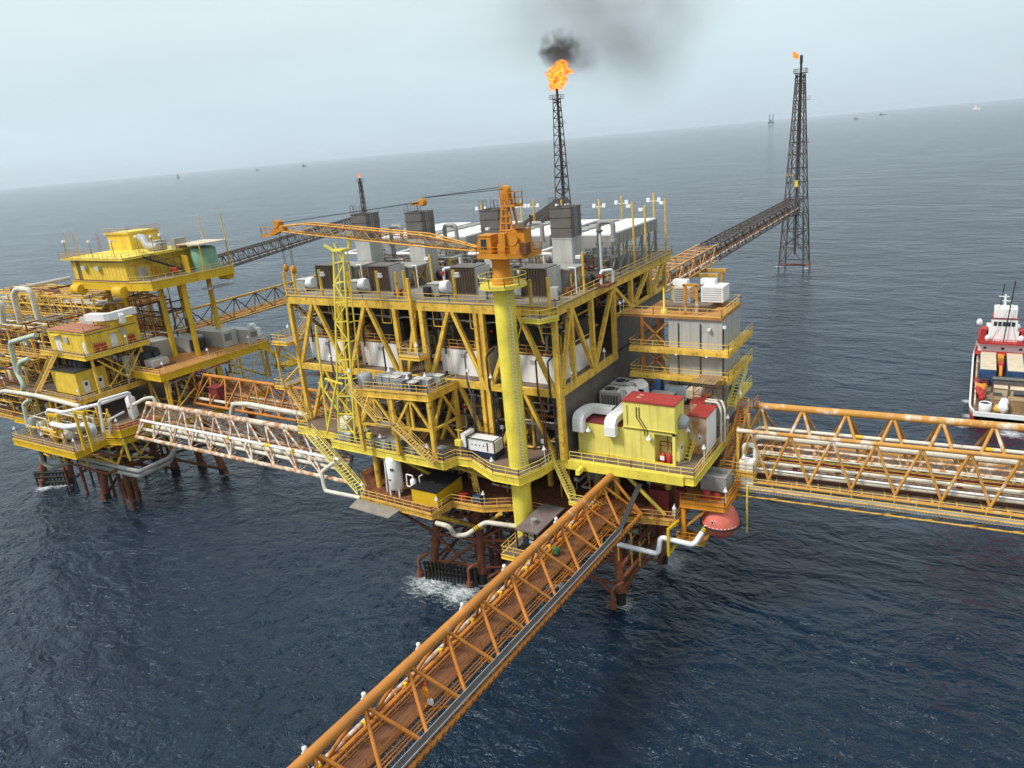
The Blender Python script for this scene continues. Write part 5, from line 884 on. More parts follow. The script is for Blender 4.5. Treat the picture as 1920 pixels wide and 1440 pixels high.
cluster('pipes and valves seen through the right flank truss', -45.6, -42.8, 77.5, 91, ZM + .1, ZT - 2, 12, [GREYL, WPIPE, OCHRE, GREY], 36, 0); cluster('grey pipes along the rear right flank under the top deck', -46.6, -42.8, 92.6, 110, 36.2, ZT - 1, 12, [GREYL, GREY, DARK, OCHRE], 37, 2)
for i, (a, b) in enumerate(((-78.6, -76.6), (-67.4, -62), (-53, -50.8))): cluster('pipes between the white enclosures, ' + ['left gap', 'gap behind the hanging ladder', 'gap beside the double column'][i], a, b, 78, 86, ZM + .1, ZT - 1.5, 9, [OCHRE, GREY, RUST, WPIPE], 40 + i, 1)
cluster('rusty pipes and hangers under the cellar deck of the middle platform', -62, -32, 76, 90, 7.5, 13.6, 26, [RUSTL, RUST, DKRED, RUSTL, OCHRE], 51, 0, (.1, .3))
tag(M().box(-86.2, -43, 90.5, 90.7, Z1 + .02, ZM - .3).build('bulkhead', WALLB), 'brown grey bulkhead closing the middle of the lower module', 'bulkhead'); tag(M().box(-75, -29, 95, 95.2, ZC + .02, Z1 - .2).build('bulkhead', DKRED), 'dark red bulkhead at the back of the cellar deck', 'bulkhead')
def flood(par, pts):
    for (x, y, z, h) in pts:
        part('floodlight', WHITEC, par, lambda q: [q.tube((x, y, z), (x, y, z + h), .05, 5), q.lathe((x, y - .1, z + h - .1), [(.26, -.1), (.2, .1), (.1, .2), (.08, .4)], 8), q.beam((x, y, z + h + .2), (x, y - .3, z + h), .08)])
flood(P, [(-86.2, 71.6, Z1, 2.4), (-80, 74.6, ZM, 1.8), (-74, 74.6, ZM - 2, 1.6), (-69.3, 67.5, ZM, 2.6), (-63.0, 68.3, ZM, 3.0), (-57.6, 68.9, ZM, 2.6), (-60.2, 68.5, ZM, 2.2), (-55.0, 74.5, ZM, 1.8), (-51.5, 74.6, ZM, 1.2), (-66.8, 68.9, Z1, 2.2), (-58.6, 68.7, Z1, 2.0), (-48.4, 68.5, Z1, 1.8), (-43.2, 72.6, Z1, 2.4), (-70, 67.2, ZC, 2.0), (-57.4, 67.8, ZC, 1.8), (-52.2, 71.2, ZC, 2.0), (-47, 72.7, ZC, 1.8), (-25.4, 80, Z1, 2.2), (-25.4, 90, Z1, 2.4), (-28.2, 77.2, ZC, 1.8), (-22.5, 79, 17, 1.8), (-41.7, 78, ZM, 1.6), (-41.7, 88, ZM, 1.6), (-41.7, 95, 36, 1.4), (-90.8, 77, 34, 1.6), (-40.8, 91.8, 36.3, 1.6), (-61.5, 72.6, 34, 1.8), (-22.0, 85.2, 18.6, 2.0), (-24.6, 92.8, 24.2, 2.0)])
# striped warning pipe lines
def pipeline(name, pts, r, ms, lab, cat='pipe', n=10, band=None):
    t = thing(name, lab, cat, pts[0]); part('pipe', ms, t, lambda q: q.pipe(pts, r, n))
    if band:
        a, b = V(band[0]), V(band[1]); part('hazard_band', HAZARDY, t, lambda q: q.tube(a, b, r * 1.06, n)); part('black_band', BLACK, t, lambda q: [q.tube(lerp(a, b, s), lerp(a, b, s + .12), r * 1.09, n) for s in (.1, .4, .7)])
    return t
pipeline('white_pipe', [(-57.2, 66.8, 13.2), (-55.2, 67.0, 13.0), (-55.0, 67.6, 11.4), (-53.6, 68.2, 11.4), (-51.4, 69.8, 13.0), (-46.8, 71.2, 12.6)], .33, WPIPE, 'white zigzag pipe below the front railing left of the pedestal', band=((-52.7, 68.85, 12.05), (-52.0, 69.35, 12.55)))
pipeline('white_pipe', [(-34.6, 74.0, 11.4), (-29.6, 75.0, 10.6), (-29.4, 75.4, 12.8), (-25.6, 76.4, 12.0), (-24.4, 79.0, 14.2)], .33, WHITEC, 'clean white bent pipe hung from a yellow bracket right of the front bridge', band=((-24.95, 77.75, 13.15), (-24.7, 78.3, 13.65)))
tag(M().beam((-28.4, 75.4, 14.2), (-28.4, 75.4, 10.4), .3).beam((-28.4, 75.4, 14.0), (-27.8, 77.4, 14.4), .3).beam((-28.4, 75.4, 10.6), (-27.6, 76.4, 12.0), .25).build('pipe_bracket', YEL), 'yellow hanger bracket around the clean white bent pipe', 'bracket')
pipeline('white_pipe', [(-70.6, 67.0, 14.2), (-77.6, 67.0, 14.0), (-78.4, 67.6, 16.6), (-76.2, 68.6, 18.2)], .3, WPIPE, 'white J shaped pipe beside the end of the white bridge')

# ------------------------------------------------------------------ bridges
def tri_bridge(label, T, A, B, n, rt, rb, rw, mt, mb, mw, floor=None, rails=None, pipes=(), phase=0.0, name='truss_bridge'):
    """triangular bridge: top chord T, bottom chords A and B, each a pair of end points; n bays"""
    t = thing(name, label, 'bridge', (V(A[0]) + V(B[0])) / 2)
    part('top_chord', mt, t, lambda q: [q.tube(T[0], T[1], rt, 16)] + [q.tube(lerp(*T, (k + .5) / n) - (V(T[1]) - V(T[0])).normalized() * .25, lerp(*T, (k + .5) / n) + (V(T[1]) - V(T[0])).normalized() * .25, rt * 1.035, 16) for k in range(0, n, 3)])
    part('bottom_chord', mb, t, lambda q: q.tube(A[0], A[1], rb, 12)); part('bottom_chord', mb, t, lambda q: q.tube(B[0], B[1], rb, 12))
    for k in range(n):
        top = lerp(*T, (k + .5) / n)
        for E_ in (A, B):
            for s in (0, 1):
                part('brace', mw, t, lambda q: q.tube(top, lerp(*E_, (k + s) / n), rw, 8))
    def cross(q):
        for k in range(n + 1): q.tube(lerp(*A, k / n), lerp(*B, k / n), rw * .9, 6)
        for k in range(n): q.tube(lerp(*A, (k + k % 2) / n), lerp(*B, (k + 1 - k % 2) / n), rw * .7, 6)
    part('cross_bracing', mb, t, cross)
    for k in (0, 1): part('end_frame', mb, t, lambda q: [q.tube(T[k], A[k], rw * 1.2, 8), q.tube(T[k], B[k], rw * 1.2, 8), q.tube(A[k], B[k], rw * 1.2, 8)])
    if floor:
        u0, u1, dz, mf = floor
        p = [lerp(A[0], B[0], u0), lerp(A[0], B[0], u1), lerp(A[1], B[1], u1), lerp(A[1], B[1], u0)]
        part('walkway', mf, t, lambda q: q.add([x + V((0, 0, dz)) for x in p] + [x + V((0, 0, dz - .08)) for x in p], [(0, 1, 2, 3), (7, 6, 5, 4), (0, 4, 5, 1), (1, 5, 6, 2), (2, 6, 7, 3), (3, 7, 4, 0)]))
        if rails:
            for u in (u0, u1): part('railing', rails, t, lambda q: q.rail([lerp(A[0], B[0], u) + V((0, 0, dz)), lerp(A[1], B[1], u) + V((0, 0, dz))], step=1.9, toe=True))
    for (u, dz, r, mp_, nm) in pipes:
        part(nm, mp_, t, lambda q: q.tube(lerp(A[0], B[0], u) + V((0, 0, dz)), lerp(A[1], B[1], u) + V((0, 0, dz)), r, 10))
        if r > .15: part('flange', mp_, t, lambda q: [q.tube(lerp(lerp(A[0], B[0], u), lerp(A[1], B[1], u), f_) + V((0, 0, dz)), lerp(lerp(A[0], B[0], u), lerp(A[1], B[1], u), f_ + .003) + V((0, 0, dz)), r * 1.5, 10) for f_ in (.17 + u * .2, .46 + u * .15, .8 - u * .1)])
    return t
# front bridge
n = 14; s0, s1 = 75.2 - 5.13 * n, 75.2
xt = lambda y: -36.75 + (y - 28.8) * .026
fT = ((xt(s0), s0, 20.0), (xt(s1), s1, 20.0)); fA = ((-39.9 + .0, s0, 15.6), (-38.2, s1, 15.6)); fB = ((-33.6, s0, 15.6), (-31.7, s1, 15.6))
fb = tri_bridge('orange triangular truss footbridge rising from the bottom edge to the platform in the foreground', fT, fA, fB, n, .45, .28, .17, ORANGEP, ORANGE, ORANGE, floor=(.28, .60, .35, RUSTF), rails=ORANGE, pipes=((.04, .55, .2, WRUST, 'pipe'), (.12, .35, .24, ORANGE, 'pipe'), (.2, .28, .12, ORANGE, 'pipe'), (.68, .5, .07, ORANGE, 'pipe'), (.73, .5, .07, ORANGE, 'pipe'), (.78, .45, .08, ORANGE, 'pipe')))
pa, pb = V(fB[0]) + V((-.35, 0, .75)), V((-31.95, 69.0, 16.35))
part('cable_tray', TRAY, fb, lambda q: [q.beam(pa, pb, .62, .1), q.beam(pb, (-32.1, 76, 19.2), .62, .1)])
part('tray_edge', GALV, fb, lambda q: [q.beam(pa + V((s, 0, .06)), pb + V((s, 0, .06)), .04, .16) for s in (-.33, .33)])
for k in range(95):
    y = s0 + k * .8
    if y > 74: break
    x = fB[0][0] + (fB[1][0] - fB[0][0]) * (y - s0) / (s1 - s0)
    part('tray_hanger', RUST, fb, lambda q: q.beam((x - .2, y, 15.95), (x + .28, y + .2, 15.7), .09).tube((x + .3, y, 15.75), (x + .3, y, 15.35), .07, 5))
for y in range(8, 70, 5): part('valve', HAZARDY, fb, lambda q: q.box(-39.5 + (y - 28) * .024 + .55, -39.5 + (y - 28) * .024 + .9, y, y + .3, 16.0, 16.4))
lampg = 'white lamps along the front bridge'
for i, y in enumerate((27.6, 34.0, 41.0, 47.6, 55.0, 66.0)):
    x = -39.9 + (y - s0) * (1.7 / (s1 - s0))
    t = thing('bridge_lamp', 'white hooded lamp on the orange front bridge, %s from the camera end' % ORD[i], 'lamp', (x, y, 16), lampg)
    part('post', OCHRE, t, lambda q: q.tube((x, y, 15.9), (x, y, 17.9), .05, 5)); part('hood', WHITEC, t, lambda q: q.lathe((x, y, 17.7), [(.34, 0), (.3, .1), (.2, .16), (.16, .24), (.2, .3), (.2, .62), (.08, .7)], 14))
# red and green bags and steps next to the loading platform
tag(M().stair((-39.6, 61.6, 14.2), (-39.7, 64.8, 12.7), 1.4).build('steel_stairs', LIMEW), 'small yellow steps between the navy container and the orange bridge', 'stairs')
def blob(name, c, r, ms, lab, cat):
    q = M(); rnd = random.Random(int(c[0] * 7 + c[1] * 13))
    for k in range(5):
        o_ = V(c) + V((rnd.uniform(-.5, .5) * r, rnd.uniform(-.5, .5) * r, rnd.uniform(0, .5) * r)); q.lathe(o_, [(.15 * r, -.5 * r), (.5 * r, -.2 * r), (.6 * r, .1 * r), (.35 * r, .45 * r), (.05, .5 * r)], 9)
    return tag(q.build(name, ms), lab, cat)
blob('green_bag', (-36.6, 62.3, 16.3), .6, GREENB, 'green sack lying on the bridge walkway', 'sack'); blob('red_hose', (-38.6, 63.2, 16.4), .8, RED, 'red coiled hose bundle beside the yellow steps', 'hose')

# person on the bridge: one continuous skinned body
def person(name, label, loc, face, bag=True, coverall=COVER, sc_=1.0):
    root = thing(name, label, 'person', loc); o = V(loc); f = V((math.cos(face), math.sin(face), 0)); r_ = V((f.y, -f.x, 0)); up = V((0, 0, 1))
    def P3(a, b, c): return (f * a + r_ * b + up * c) * sc_
    vs = {'pel': (0, 0, .95, .15), 'ch': (.02, 0, 1.3, .17), 'nk': (.03, 0, 1.5, .075), 'hd': (.06, 0, 1.62, .1), 'ht': (.06, 0, 1.74, .09),
          'sl': (.02, -.2, 1.42, .075), 'el': (-.02, -.27, 1.13, .055), 'wl': (.12, -.25, .9, .042), 'hl': (.15, -.25, .82, .045),
          'sr': (.02, .2, 1.42, .075), 'er': (-.03, .27, 1.13, .055), 'wr': (.06, .27, .88, .042), 'hr': (.08, .27, .79, .045),
          'l1': (0, -.1, .88, .1), 'l2': (.18, -.1, .5, .075), 'l3': (.12, -.1, .08, .055), 'l4': (.28, -.1, .04, .045),
          'r1': (0, .1, .88, .1), 'r2': (.04, .1, .5, .075), 'r3': (-.2, .1, .12, .055), 'r4': (-.08, .1, .05, .045)}
    E_ = [('pel', 'ch'), ('ch', 'nk'), ('nk', 'hd'), ('hd', 'ht'), ('ch', 'sl'), ('sl', 'el'), ('el', 'wl'), ('wl', 'hl'), ('ch', 'sr'), ('sr', 'er'), ('er', 'wr'), ('wr', 'hr'), ('pel', 'l1'), ('l1', 'l2'), ('l2', 'l3'), ('l3', 'l4'), ('pel', 'r1'), ('r1', 'r2'), ('r2', 'r3'), ('r3', 'r4')]
    ks = list(vs); me = bpy.data.meshes.new('body'); me.from_pydata([P3(*vs[k][:3]) for k in ks], [(ks.index(a), ks.index(b)) for a, b in E_], [])
    b = bpy.data.objects.new('body', me); COL.objects.link(b); b.parent = root; WL[b.name] = o
    sk = b.modifiers.new('skin', 'SKIN'); sk.use_smooth_shade = True
    for i, k in enumerate(ks):
        d = me.skin_vertices[0].data[i]; d.radius = (vs[k][3] * sc_,) * 2; d.use_root = (k == 'pel')
    sb = b.modifiers.new('sub', 'SUBSURF'); sb.levels = 1; sb.render_levels = 1
    me.materials.append(coverall)
    hc = o + P3(.06, 0, 1.72)
    part('helmet', RED, root, lambda q: [q.lathe(hc, [(.15, -.02), (.145, .05), (.1, .13), (.02, .16)], 14), q.lathe(hc, [(.17, -.03), (.17, -.01)], 14)])
    part('face', SKIN, root, lambda q: q.lathe(o + P3(.085, 0, 1.53), [(.05, 0), (.085, .04), (.1, .1), (.1, .16)], 12))
    for hn in ('hl', 'hr'):
        c = o + P3(*vs[hn][:3]); fw = (f * .3 - up).normalized()
        part('hand', SKIN, root, lambda q: [q.tube(c, c + fw * .09, .04, 7, .042)] + [q.pipe([c + fw * .08 + r_ * (k * .021 - .032), c + fw * (.12 + .01 * (k % 2)) + r_ * (k * .021 - .032) + f * .015, c + fw * (.155 + .01 * (k in (1, 2))) + r_ * (k * .021 - .032) + f * .04], .0105, 5) for k in range(4)] + [q.pipe([c + fw * .02 + f * .035, c + fw * .06 + f * .065, c + fw * .1 + f * .06], .012, 5)])
    for s in ('l', 'r'): part('boot', DARK, root, lambda q: [q.tube(o + P3(*vs[s + '3'][:3]), o + P3(*vs[s + '4'][:3]), .075, 8, .06)])
    return root, o + P3(.1, .27, .72)
pr, hand = person('person', 'person in orange coveralls and red helmet walking on the front bridge with a pale bag', (-35.3, 37.1, 15.97), R(70), sc_=1.3)
tag(M().box(hand.x - .2, hand.x + .24, hand.y - .12, hand.y + .12, hand.z - .5, hand.z).tube((hand.x - .1, hand.y, hand.z), (hand.x - .02, hand.y, hand.z + .12), .02, 5).tube((hand.x + .12, hand.y, hand.z), (hand.x + .02, hand.y, hand.z + .12), .02, 5).build('bag', WHITEC), 'pale bag held by the person on the front bridge', 'bag')
person('person', 'person in red orange coveralls standing on the main deck left of the generator', (-58.6, 76.4, Z1), R(-60), coverall=mat('red_coverall_cloth', (0.65, .12, .03), var=.15, rough=.9))

# east bridge: far triangular truss plus near plane truss, full of pipes
e0 = az(1389, 758, 23.7); e1 = az(1920, 802, 23.7); ed = (e1 - e0).normalized(); e2 = e0 + ed * 58
n0 = az(1382, 807, 23.7); n1 = az(1920, 859, 23.7); nd = (n1 - n0).normalized(); n2 = n0 + nd * 58
dn = V((0, 0, -6.6)); off = V((-ed.y, ed.x, 0))
eb = tri_bridge('long amber truss bridge packed with white pipes leading to the right edge', (e0, e2), (e0 + dn - off * 4.0, e2 + dn - off * 4.0), (e0 + dn + off * 3.4, e2 + dn + off * 3.4), 11, .46, .26, .2, ORANGEY, ORANGEY, ORANGEY)
part('top_chord', ORANGEY, eb, lambda q: q.tube(n0, n2, .27, 12)); part('bottom_chord', ORANGEY, eb, lambda q: q.tube(n0 + dn * 1.0 - off * .4, n2 + dn - off * .4, .24, 10))
for k in range(13):
    tp_ = lerp(n0, n2, (k + .35) / 12.5)
    for s in (-.2, .9):
        bt_ = lerp(n0, n2, min(1, max(0, (k + s) / 12.5))) + dn - off * .4; part('brace', ORANGEY, eb, lambda q: q.tube(tp_, bt_, .17, 8))
part('cross_bracing', OCHRE, eb, lambda q: [q.tube(lerp(n0, n2, k / 24) + dn - off * .4, lerp(e0, e2, k / 24) + dn + off * 3.4, .14, 6) for k in range(25)])
part('pipe_deck', DECK, eb, lambda q: q.add([n0 + dn + V((0, 0, .1)) + off * .4, n2 + dn + V((0, 0, .1)) + off * .4, e2 + dn + off * 3 + V((0, 0, .1)), e0 + dn + off * 3 + V((0, 0, .1))], [(0, 1, 2, 3)]))
rnd = random.Random(5)
for (u, dz, r, ms) in [(.86, -2.6, .24, WPIPE), (.66, -3.0, .45, WPIPE), (.58, -4.0, .16, WRUST), (.5, -4.6, .22, WRUST), (.46, -5.3, .14, DKRED), (.42, -5.6, .2, RUST), (.36, -5.7, .16, WPIPE), (.30, -5.8, .14, WRUST), (.25, -5.0, .2, WPIPE), (.2, -5.9, .24, WRUST), (.14, -5.9, .12, WPIPE), (.08, -5.4, .36, WPIPE), (.54, -5.9, .18, OCHRE), (.62, -5.9, .2, OCHRE), (.04, -5.0, .12, WHITEC), (.7, -5.9, .16, RUST), (.4, -4.4, .1, GPIPE), (.48, -5.95, .14, RUST), (.33, -6.0, .13, OCHRE), (.74, -5.6, .18, DKRED), (.8, -5.8, .2, RUST), (.27, -6.0, .1, RUST), (.17, -5.6, .1, OCHRE), (.11, -6.1, .12, RUST), (.52, -5.2, .08, WRUST), (.44, -4.9, .07, GOLD)]:
    a = lerp(n0, e0, u) + V((0, 0, dz)); b = lerp(n2, e2, u) + V((0, 0, dz)); part('pipe', ms, eb, lambda q: q.pipe([a + ed * rnd.uniform(0, 2) + V((0, 0, -1.2)), a + ed * 2.4, b], r, 10))
part('hazard_band', HAZARDY, eb, lambda q: [q.tube(lerp(n0, e0, .86) + V((0, 0, -2.6)) + ed * s, lerp(n0, e0, .86) + V((0, 0, -2.6)) + ed * (s + .8), .255, 10) for s in (14.2, 28)])
part('walkway', GREY, eb, lambda q: [q.beam(n0 + dn * 1.06 - off * 1.7, n2 + dn * 1.06 - off * 1.7, 1.3, .08)] )
part('tray_rung', GALV, eb, lambda q: [q.beam(lerp(n0, n2, k / 160) + dn * 1.05 - off * 2.35, lerp(n0, n2, k / 160) + dn * 1.05 - off * 1.95, .09, .3) for k in range(160)])
part('railing', GOLD, eb, lambda q: q.rail([n0 + dn * 1.05 - off * 1.05, n2 + dn * 1.05 - off * 1.05], step=2.2)); part('side_rail', OCHRE, eb, lambda q: [q.tube(n0 + dn * 1.16 - off * 2.4, n2 + dn * 1.16 - off * 2.4, .12, 6), q.tube(n0 + dn * 1.0 - off * 2.4, n2 + dn * 1.0 - off * 2.4, .1, 6)])
part('under_brace', OCHRE, eb, lambda q: [q.tube(lerp(n0, n2, k / 14) + dn * 1.16 - off * 2.4, lerp(n0, n2, (k + 1) / 14) + dn * 1.16 - off * .4, .09, 5) for k in range(14)])
part('valve', DKRED, eb, lambda q: [q.lathe(lerp(n0, e0, u) + ed * s + dn * .92, [(.3, 0), (.32, .5), (.1, .55), (.1, 1.0), (.3, 1.02), (.3, 1.1)], 8) for u, s in ((.3, 7), (.34, 12.0), (.33, 14.2), (.3, 22.5), (.34, 24.8), (.6, 3.4))])
# west bridges to the process platform
wT = ((-125.5, 71.4, 20.6), (-84.0, 71.9, 20.6)); wA = ((-125.5, 67.9, 15.4), (-74.0, 68.4, 15.4)); wB = ((-125.5, 75.2, 15.4), (-80, 75.6, 15.4))
wbr = tri_bridge('white rust flecked triangular truss bridge joining the two platforms in front', wT, wA, wB, 10, .46, .34, .17, WRUST, WRUST, WRUST, pipes=((.5, .6, .5, WPIPE, 'pipe'), (.22, .9, .3, WPIPE, 'pipe'), (.7, .5, .34, WRUST, 'pipe'), (.33, .3, .34, GREYL, 'pipe'), (.84, .6, .2, WRUST, 'pipe')))
part('pipe', WHITEC, wbr, lambda q: q.tube((-125, 69.2, 18.2), (-76.5, 69.7, 18.0), .24, 10)); part('hazard_band', HAZARDY, wbr, lambda q: q.tube((-92.6, 69.55, 18.07), (-91.0, 69.56, 18.06), .26, 10)); part('pipe_clamp', HAZARDY, wbr, lambda q: [q.cbox((x, 69.4, 17.7), .4, .5, .7) for x in (-112, -101, -86)])
def obr():
    T = ((-130, 86.9, 20.8), (-86, 86.5, 20.8)); A = ((-130, 83.4, 16), (-80, 83.0, 16)); B = ((-130, 90, 16), (-80, 90, 16))
    t = tri_bridge('orange truss bridge between the platforms behind the white one', T, A, B, 10, .34, .28, .17, ORANGE, ORANGE, ORANGE, floor=(.35, .65, .3, RUST), rails=OCHRE, pipes=((.15, .7, .3, WPIPE, 'pipe'), (.25, .5, .2, WRUST, 'pipe'), (.75, .6, .25, WRUST, 'pipe'), (.85, .4, .14, OCHRE, 'pipe'))); return t
obr()
pipeline('white_pipe', [(-112, 78, 16.5), (-110, 78.0, 20.0), (-106, 78, 20.4), (-84.0, 77.6, 20.2), (-80, 77.6, 19)], .42, WPIPE, 'thick white expansion pipe running between the white and orange bridges')
tag(M().box(-126.2, -123.6, 84.6, 86.6, 16.4, 19.2).box(-126.4, -123.4, 84.4, 86.8, 19.2, 19.4).build('red_shelter', DKRED), 'dark red shelter box at the left end of the orange bridge', 'shelter')
b0, b1 = az(392, 612, 24), az(590, 553, 24); bdv = (b1 - b0).normalized(); b2 = b0 + bdv * 75; b00 = b0 - bdv * 6; sid = V((bdv.y, -bdv.x, 0))
tri_bridge('rusty truss bridge leading back between the platforms behind the module', (b00 + V((0, 0, 4.6)) - sid * 2.6, b2 + V((0, 0, 4.6)) - sid * 2.6), (b00, b2), (b00 - sid * 5.2, b2 - sid * 5.2), 12, .3, .28, .14, OCHRE, OCHRE, BRIDGED, floor=(.1, .6, .3, DECKO), rails=OCHRE, pipes=((.7, .8, .2, GREY, 'pipe'),))

# ------------------------------------------------------------------ flare towers and their bridges
def flare_tower(label, x, y, w0, w1, h, ht, rot=0.0, ms=BRIDGED, stack_off=(0, 0)):
    t = thing('flare_tower', label, 'flare tower', (x, y, 0)); ca, sa = math.cos(rot), math.sin(rot)
    def c(i, z):
        k = max(0, min(1, (z - 24) / (h - 24))); hw = (w0 + (w1 - w0) * k) / 2 * (1 + max(0, 24 - z) * .0125); a, b = [(-1, -1), (1, -1), (1, 1), (-1, 1)][i % 4]
        return V((x + (a * ca - b * sa) * hw, y + (a * sa + b * ca) * hw, z))
    for i in range(4): part('leg', ms, t, lambda q: [q.tube(c(i, -2), c(i, 24), .28, 8), q.tube(c(i, 24), c(i, h), .19, 8)])
    def br(q):
        z = 3.0; k = 0
        while z < h - 1:
            hh = max(3.0, (w0 + (w1 - w0) * max(0, (z - 24) / (h - 24))) * .85); z2 = min(h, z + hh)
            for i in range(4):
                r = .15; q.tube(c(i, z), c(i + 1, z), r * 1.1, 5); mid = (c(i, z2) + c(i + 1, z2)) / 2
                if k % 2: q.tube(c(i, z), c(i + 1, z2), r, 5); q.tube(c(i + 1, z), c(i, z2), r, 5)
                else: q.tube(c(i, z), mid, r, 5); q.tube(c(i + 1, z), mid, r, 5)
            z = z2; k += 1
    part('lattice_bracing', ms, t, br)
    sx, sy = x + stack_off[0], y + stack_off[1]
    part('flare_stack', SMOKED, t, lambda q: [q.tube((sx, sy, 6), (sx, sy, ht - 3), .42, 10), q.tube((sx, sy, ht - 3), (sx, sy, ht), .55, 10), q.tube((sx + 1, sy, 10), (sx + .4, sy, h), .2, 6), q.tube((sx - .9, sy + .3, 10), (sx - .5, sy + .3, h), .16, 6)])
    part('top_platform', ms, t, lambda q: [q.box(x - w1 / 2 - .8, x + w1 / 2 + .8, y - w1 / 2 - .8, y + w1 / 2 + .8, h, h + .15), q.rail([(x - w1 / 2 - .8, y - w1 / 2 - .8, h), (x + w1 / 2 + .8, y - w1 / 2 - .8, h), (x + w1 / 2 + .8, y + w1 / 2 + .8, h), (x - w1 / 2 - .8, y + w1 / 2 + .8, h)], closed=True, h=1.6, r=.07)])
    for z, s in ((h * .87, 1), (h * .66, 1), (h * .5, -1)): part('access_platform', OCHRE if s < 0 else ms, t, lambda q: [q.box(x + s * 1.0, x + s * (w0 / 2 + .4), y - 2, y, z, z + .12), q.rail([(x + s * 1.0, y - 2, z), (x + s * (w0 / 2 + .4), y - 2, z)], h=1.3, r=.06)])
    return t
ft = flare_tower('tall dark lattice flare tower standing alone at right with a small flame', -63.5, 320.6, 7.6, 2.8, 75.6, 82.0, rot=-.06, stack_off=(.1, 0))
part('foot_fender', RUSTL, ft, lambda q: [q.tube((-68, 316.2, 2.4), (-58, 316.2, 2.4), .35, 8), q.tube((-58.6, 316, 2.6), (-56.6, 316, 2.6), .3, 6), q.tube((-56.6, 316, 4), (-56.6, 316, .6), .35, 6)]); part('yellow_notice', LIMEW, ft, lambda q: q.box(-63.6, -62.4, 316.8, 317, 33.4, 36))
dC = ray(1044, 166); kC = 328 / math.hypot(dC.x, dC.y); cx, cy, cz = CAM + dC * kC
flare_tower('dark lattice flare tower with the big fire and black smoke behind the platform', cx - .4, cy, 7.2, 3.0, cz - 4.0, cz, rot=.5, stack_off=(.4, 0))
dS = ray(674, 334); kS = 430 / math.hypot(dS.x, dS.y); lx, ly, lz = CAM + dS * kS
st_ = flare_tower('slim small flare stack with a tiny flame far behind the left stack', lx, ly, 2.2, 1.3, lz - 2, lz, stack_off=(0, 0))
part('leg', BRIDGED, st_, lambda q: [q.tube((lx + a, ly + b, -2), (lx + a * .2, ly + b * .2, 24), .4, 8) for a, b in ((-6, -4), (6, -4), (0, 6))])
# flame bodies
def flame_mat(name, s, c0=(1.0, .10, .006), c1=(1, .80, .30)):
    ma = bpy.data.materials.new(name); ma.use_nodes = True; nt = ma.node_tree; nt.nodes.clear(); L = nt.links.new
    o = N(nt, 'ShaderNodeOutputMaterial'); e_ = N(nt, 'ShaderNodeEmission'); g_ = N(nt, 'ShaderNodeNewGeometry')
    n_ = N(nt, 'ShaderNodeTexNoise'); n_.inputs['Scale'].default_value = s; n_.inputs['Detail'].default_value = 4; n_.inputs['Distortion'].default_value = .8
    L(g_.outputs['Position'], n_.inputs[0]); r_ = N(nt, 'ShaderNodeValToRGB'); r_.color_ramp.elements[0].position = .36; r_.color_ramp.elements[0].color = (*c0, 1); r_.color_ramp.elements[1].position = .68; r_.color_ramp.elements[1].color = (*c1, 1)
    q_ = r_.color_ramp.elements.new(.5); q_.color = (1.0, .34, .03, 1)
    L(n_.outputs[0], r_.inputs[0]); L(r_.outputs[0], e_.inputs[0]); e_.inputs[1].default_value = 1.25; L(e_.outputs[0], o.inputs[0]); return ma
FL = flame_mat('flare_fire', .5); FL2 = flame_mat('small_flare_fire', .9, (1, .16, .02), (1, .55, .2))
def fire_volume(name):
    ma = bpy.data.materials.new(name); ma.use_nodes = True; nt = ma.node_tree; nt.nodes.clear(); L = nt.links.new
    o = N(nt, 'ShaderNodeOutputMaterial'); pv = N(nt, 'ShaderNodeVolumePrincipled'); pv.inputs['Color'].default_value = (.05, .015, .004, 1)
    g_ = N(nt, 'ShaderNodeNewGeometry'); n_ = N(nt, 'ShaderNodeTexNoise'); n_.inputs['Scale'].default_value = .55; n_.inputs['Detail'].default_value = 5; n_.inputs['Distortion'].default_value = 1.2
    L(g_.outputs['Position'], n_.inputs[0]); r_ = N(nt, 'ShaderNodeMapRange'); r_.inputs[1].default_value = .36; r_.inputs[2].default_value = .62; r_.inputs[3].default_value = .35; r_.inputs[4].default_value = 4.2; L(n_.outputs[0], r_.inputs[0])
    L(r_.outputs[0], pv.inputs['Emission Strength']); pv.inputs['Density'].default_value = 1.3; pv.inputs['Emission Color'].default_value = (1.0, .27, .022, 1)
    L(pv.outputs[0], o.inputs['Volume']); return ma
FV = fire_volume('flare_fire_volume')
from mathutils import noise as mn
def flame(lab, blobs, ms, amp, sub=4, fs=1.0):
    import bmesh
    bm_ = bmesh.new(); rnd = random.Random(3)
    for (c, r) in blobs:
        g_ = bmesh.ops.create_icosphere(bm_, subdivisions=sub, radius=1.0)
        for v in g_['verts']:
            p = v.co.copy(); d = mn.noise(p * 1.7 + V(c)) * amp + mn.noise(p * 4.1 + V(c)) * amp * .6 + mn.noise(p * 8.5 + V(c)) * amp * .3
            v.co = V((p.x * r[0], p.y * r[1], p.z * r[2])) * (1 + d) * fs + V(c) - V(blobs[0][0])
    me = bpy.data.meshes.new('gas_flame'); bm_.to_mesh(me); bm_.free(); me.materials.append(ms)
    for p_ in me.polygons: p_.use_smooth = True
    o = bpy.data.objects.new('gas_flame', me); o.location = blobs[0][0]; COL.objects.link(o); return tag(o, lab, 'flame')
def fp(px, py, k=None): d = ray(px, py); k = k or kC; return CAM + d * k
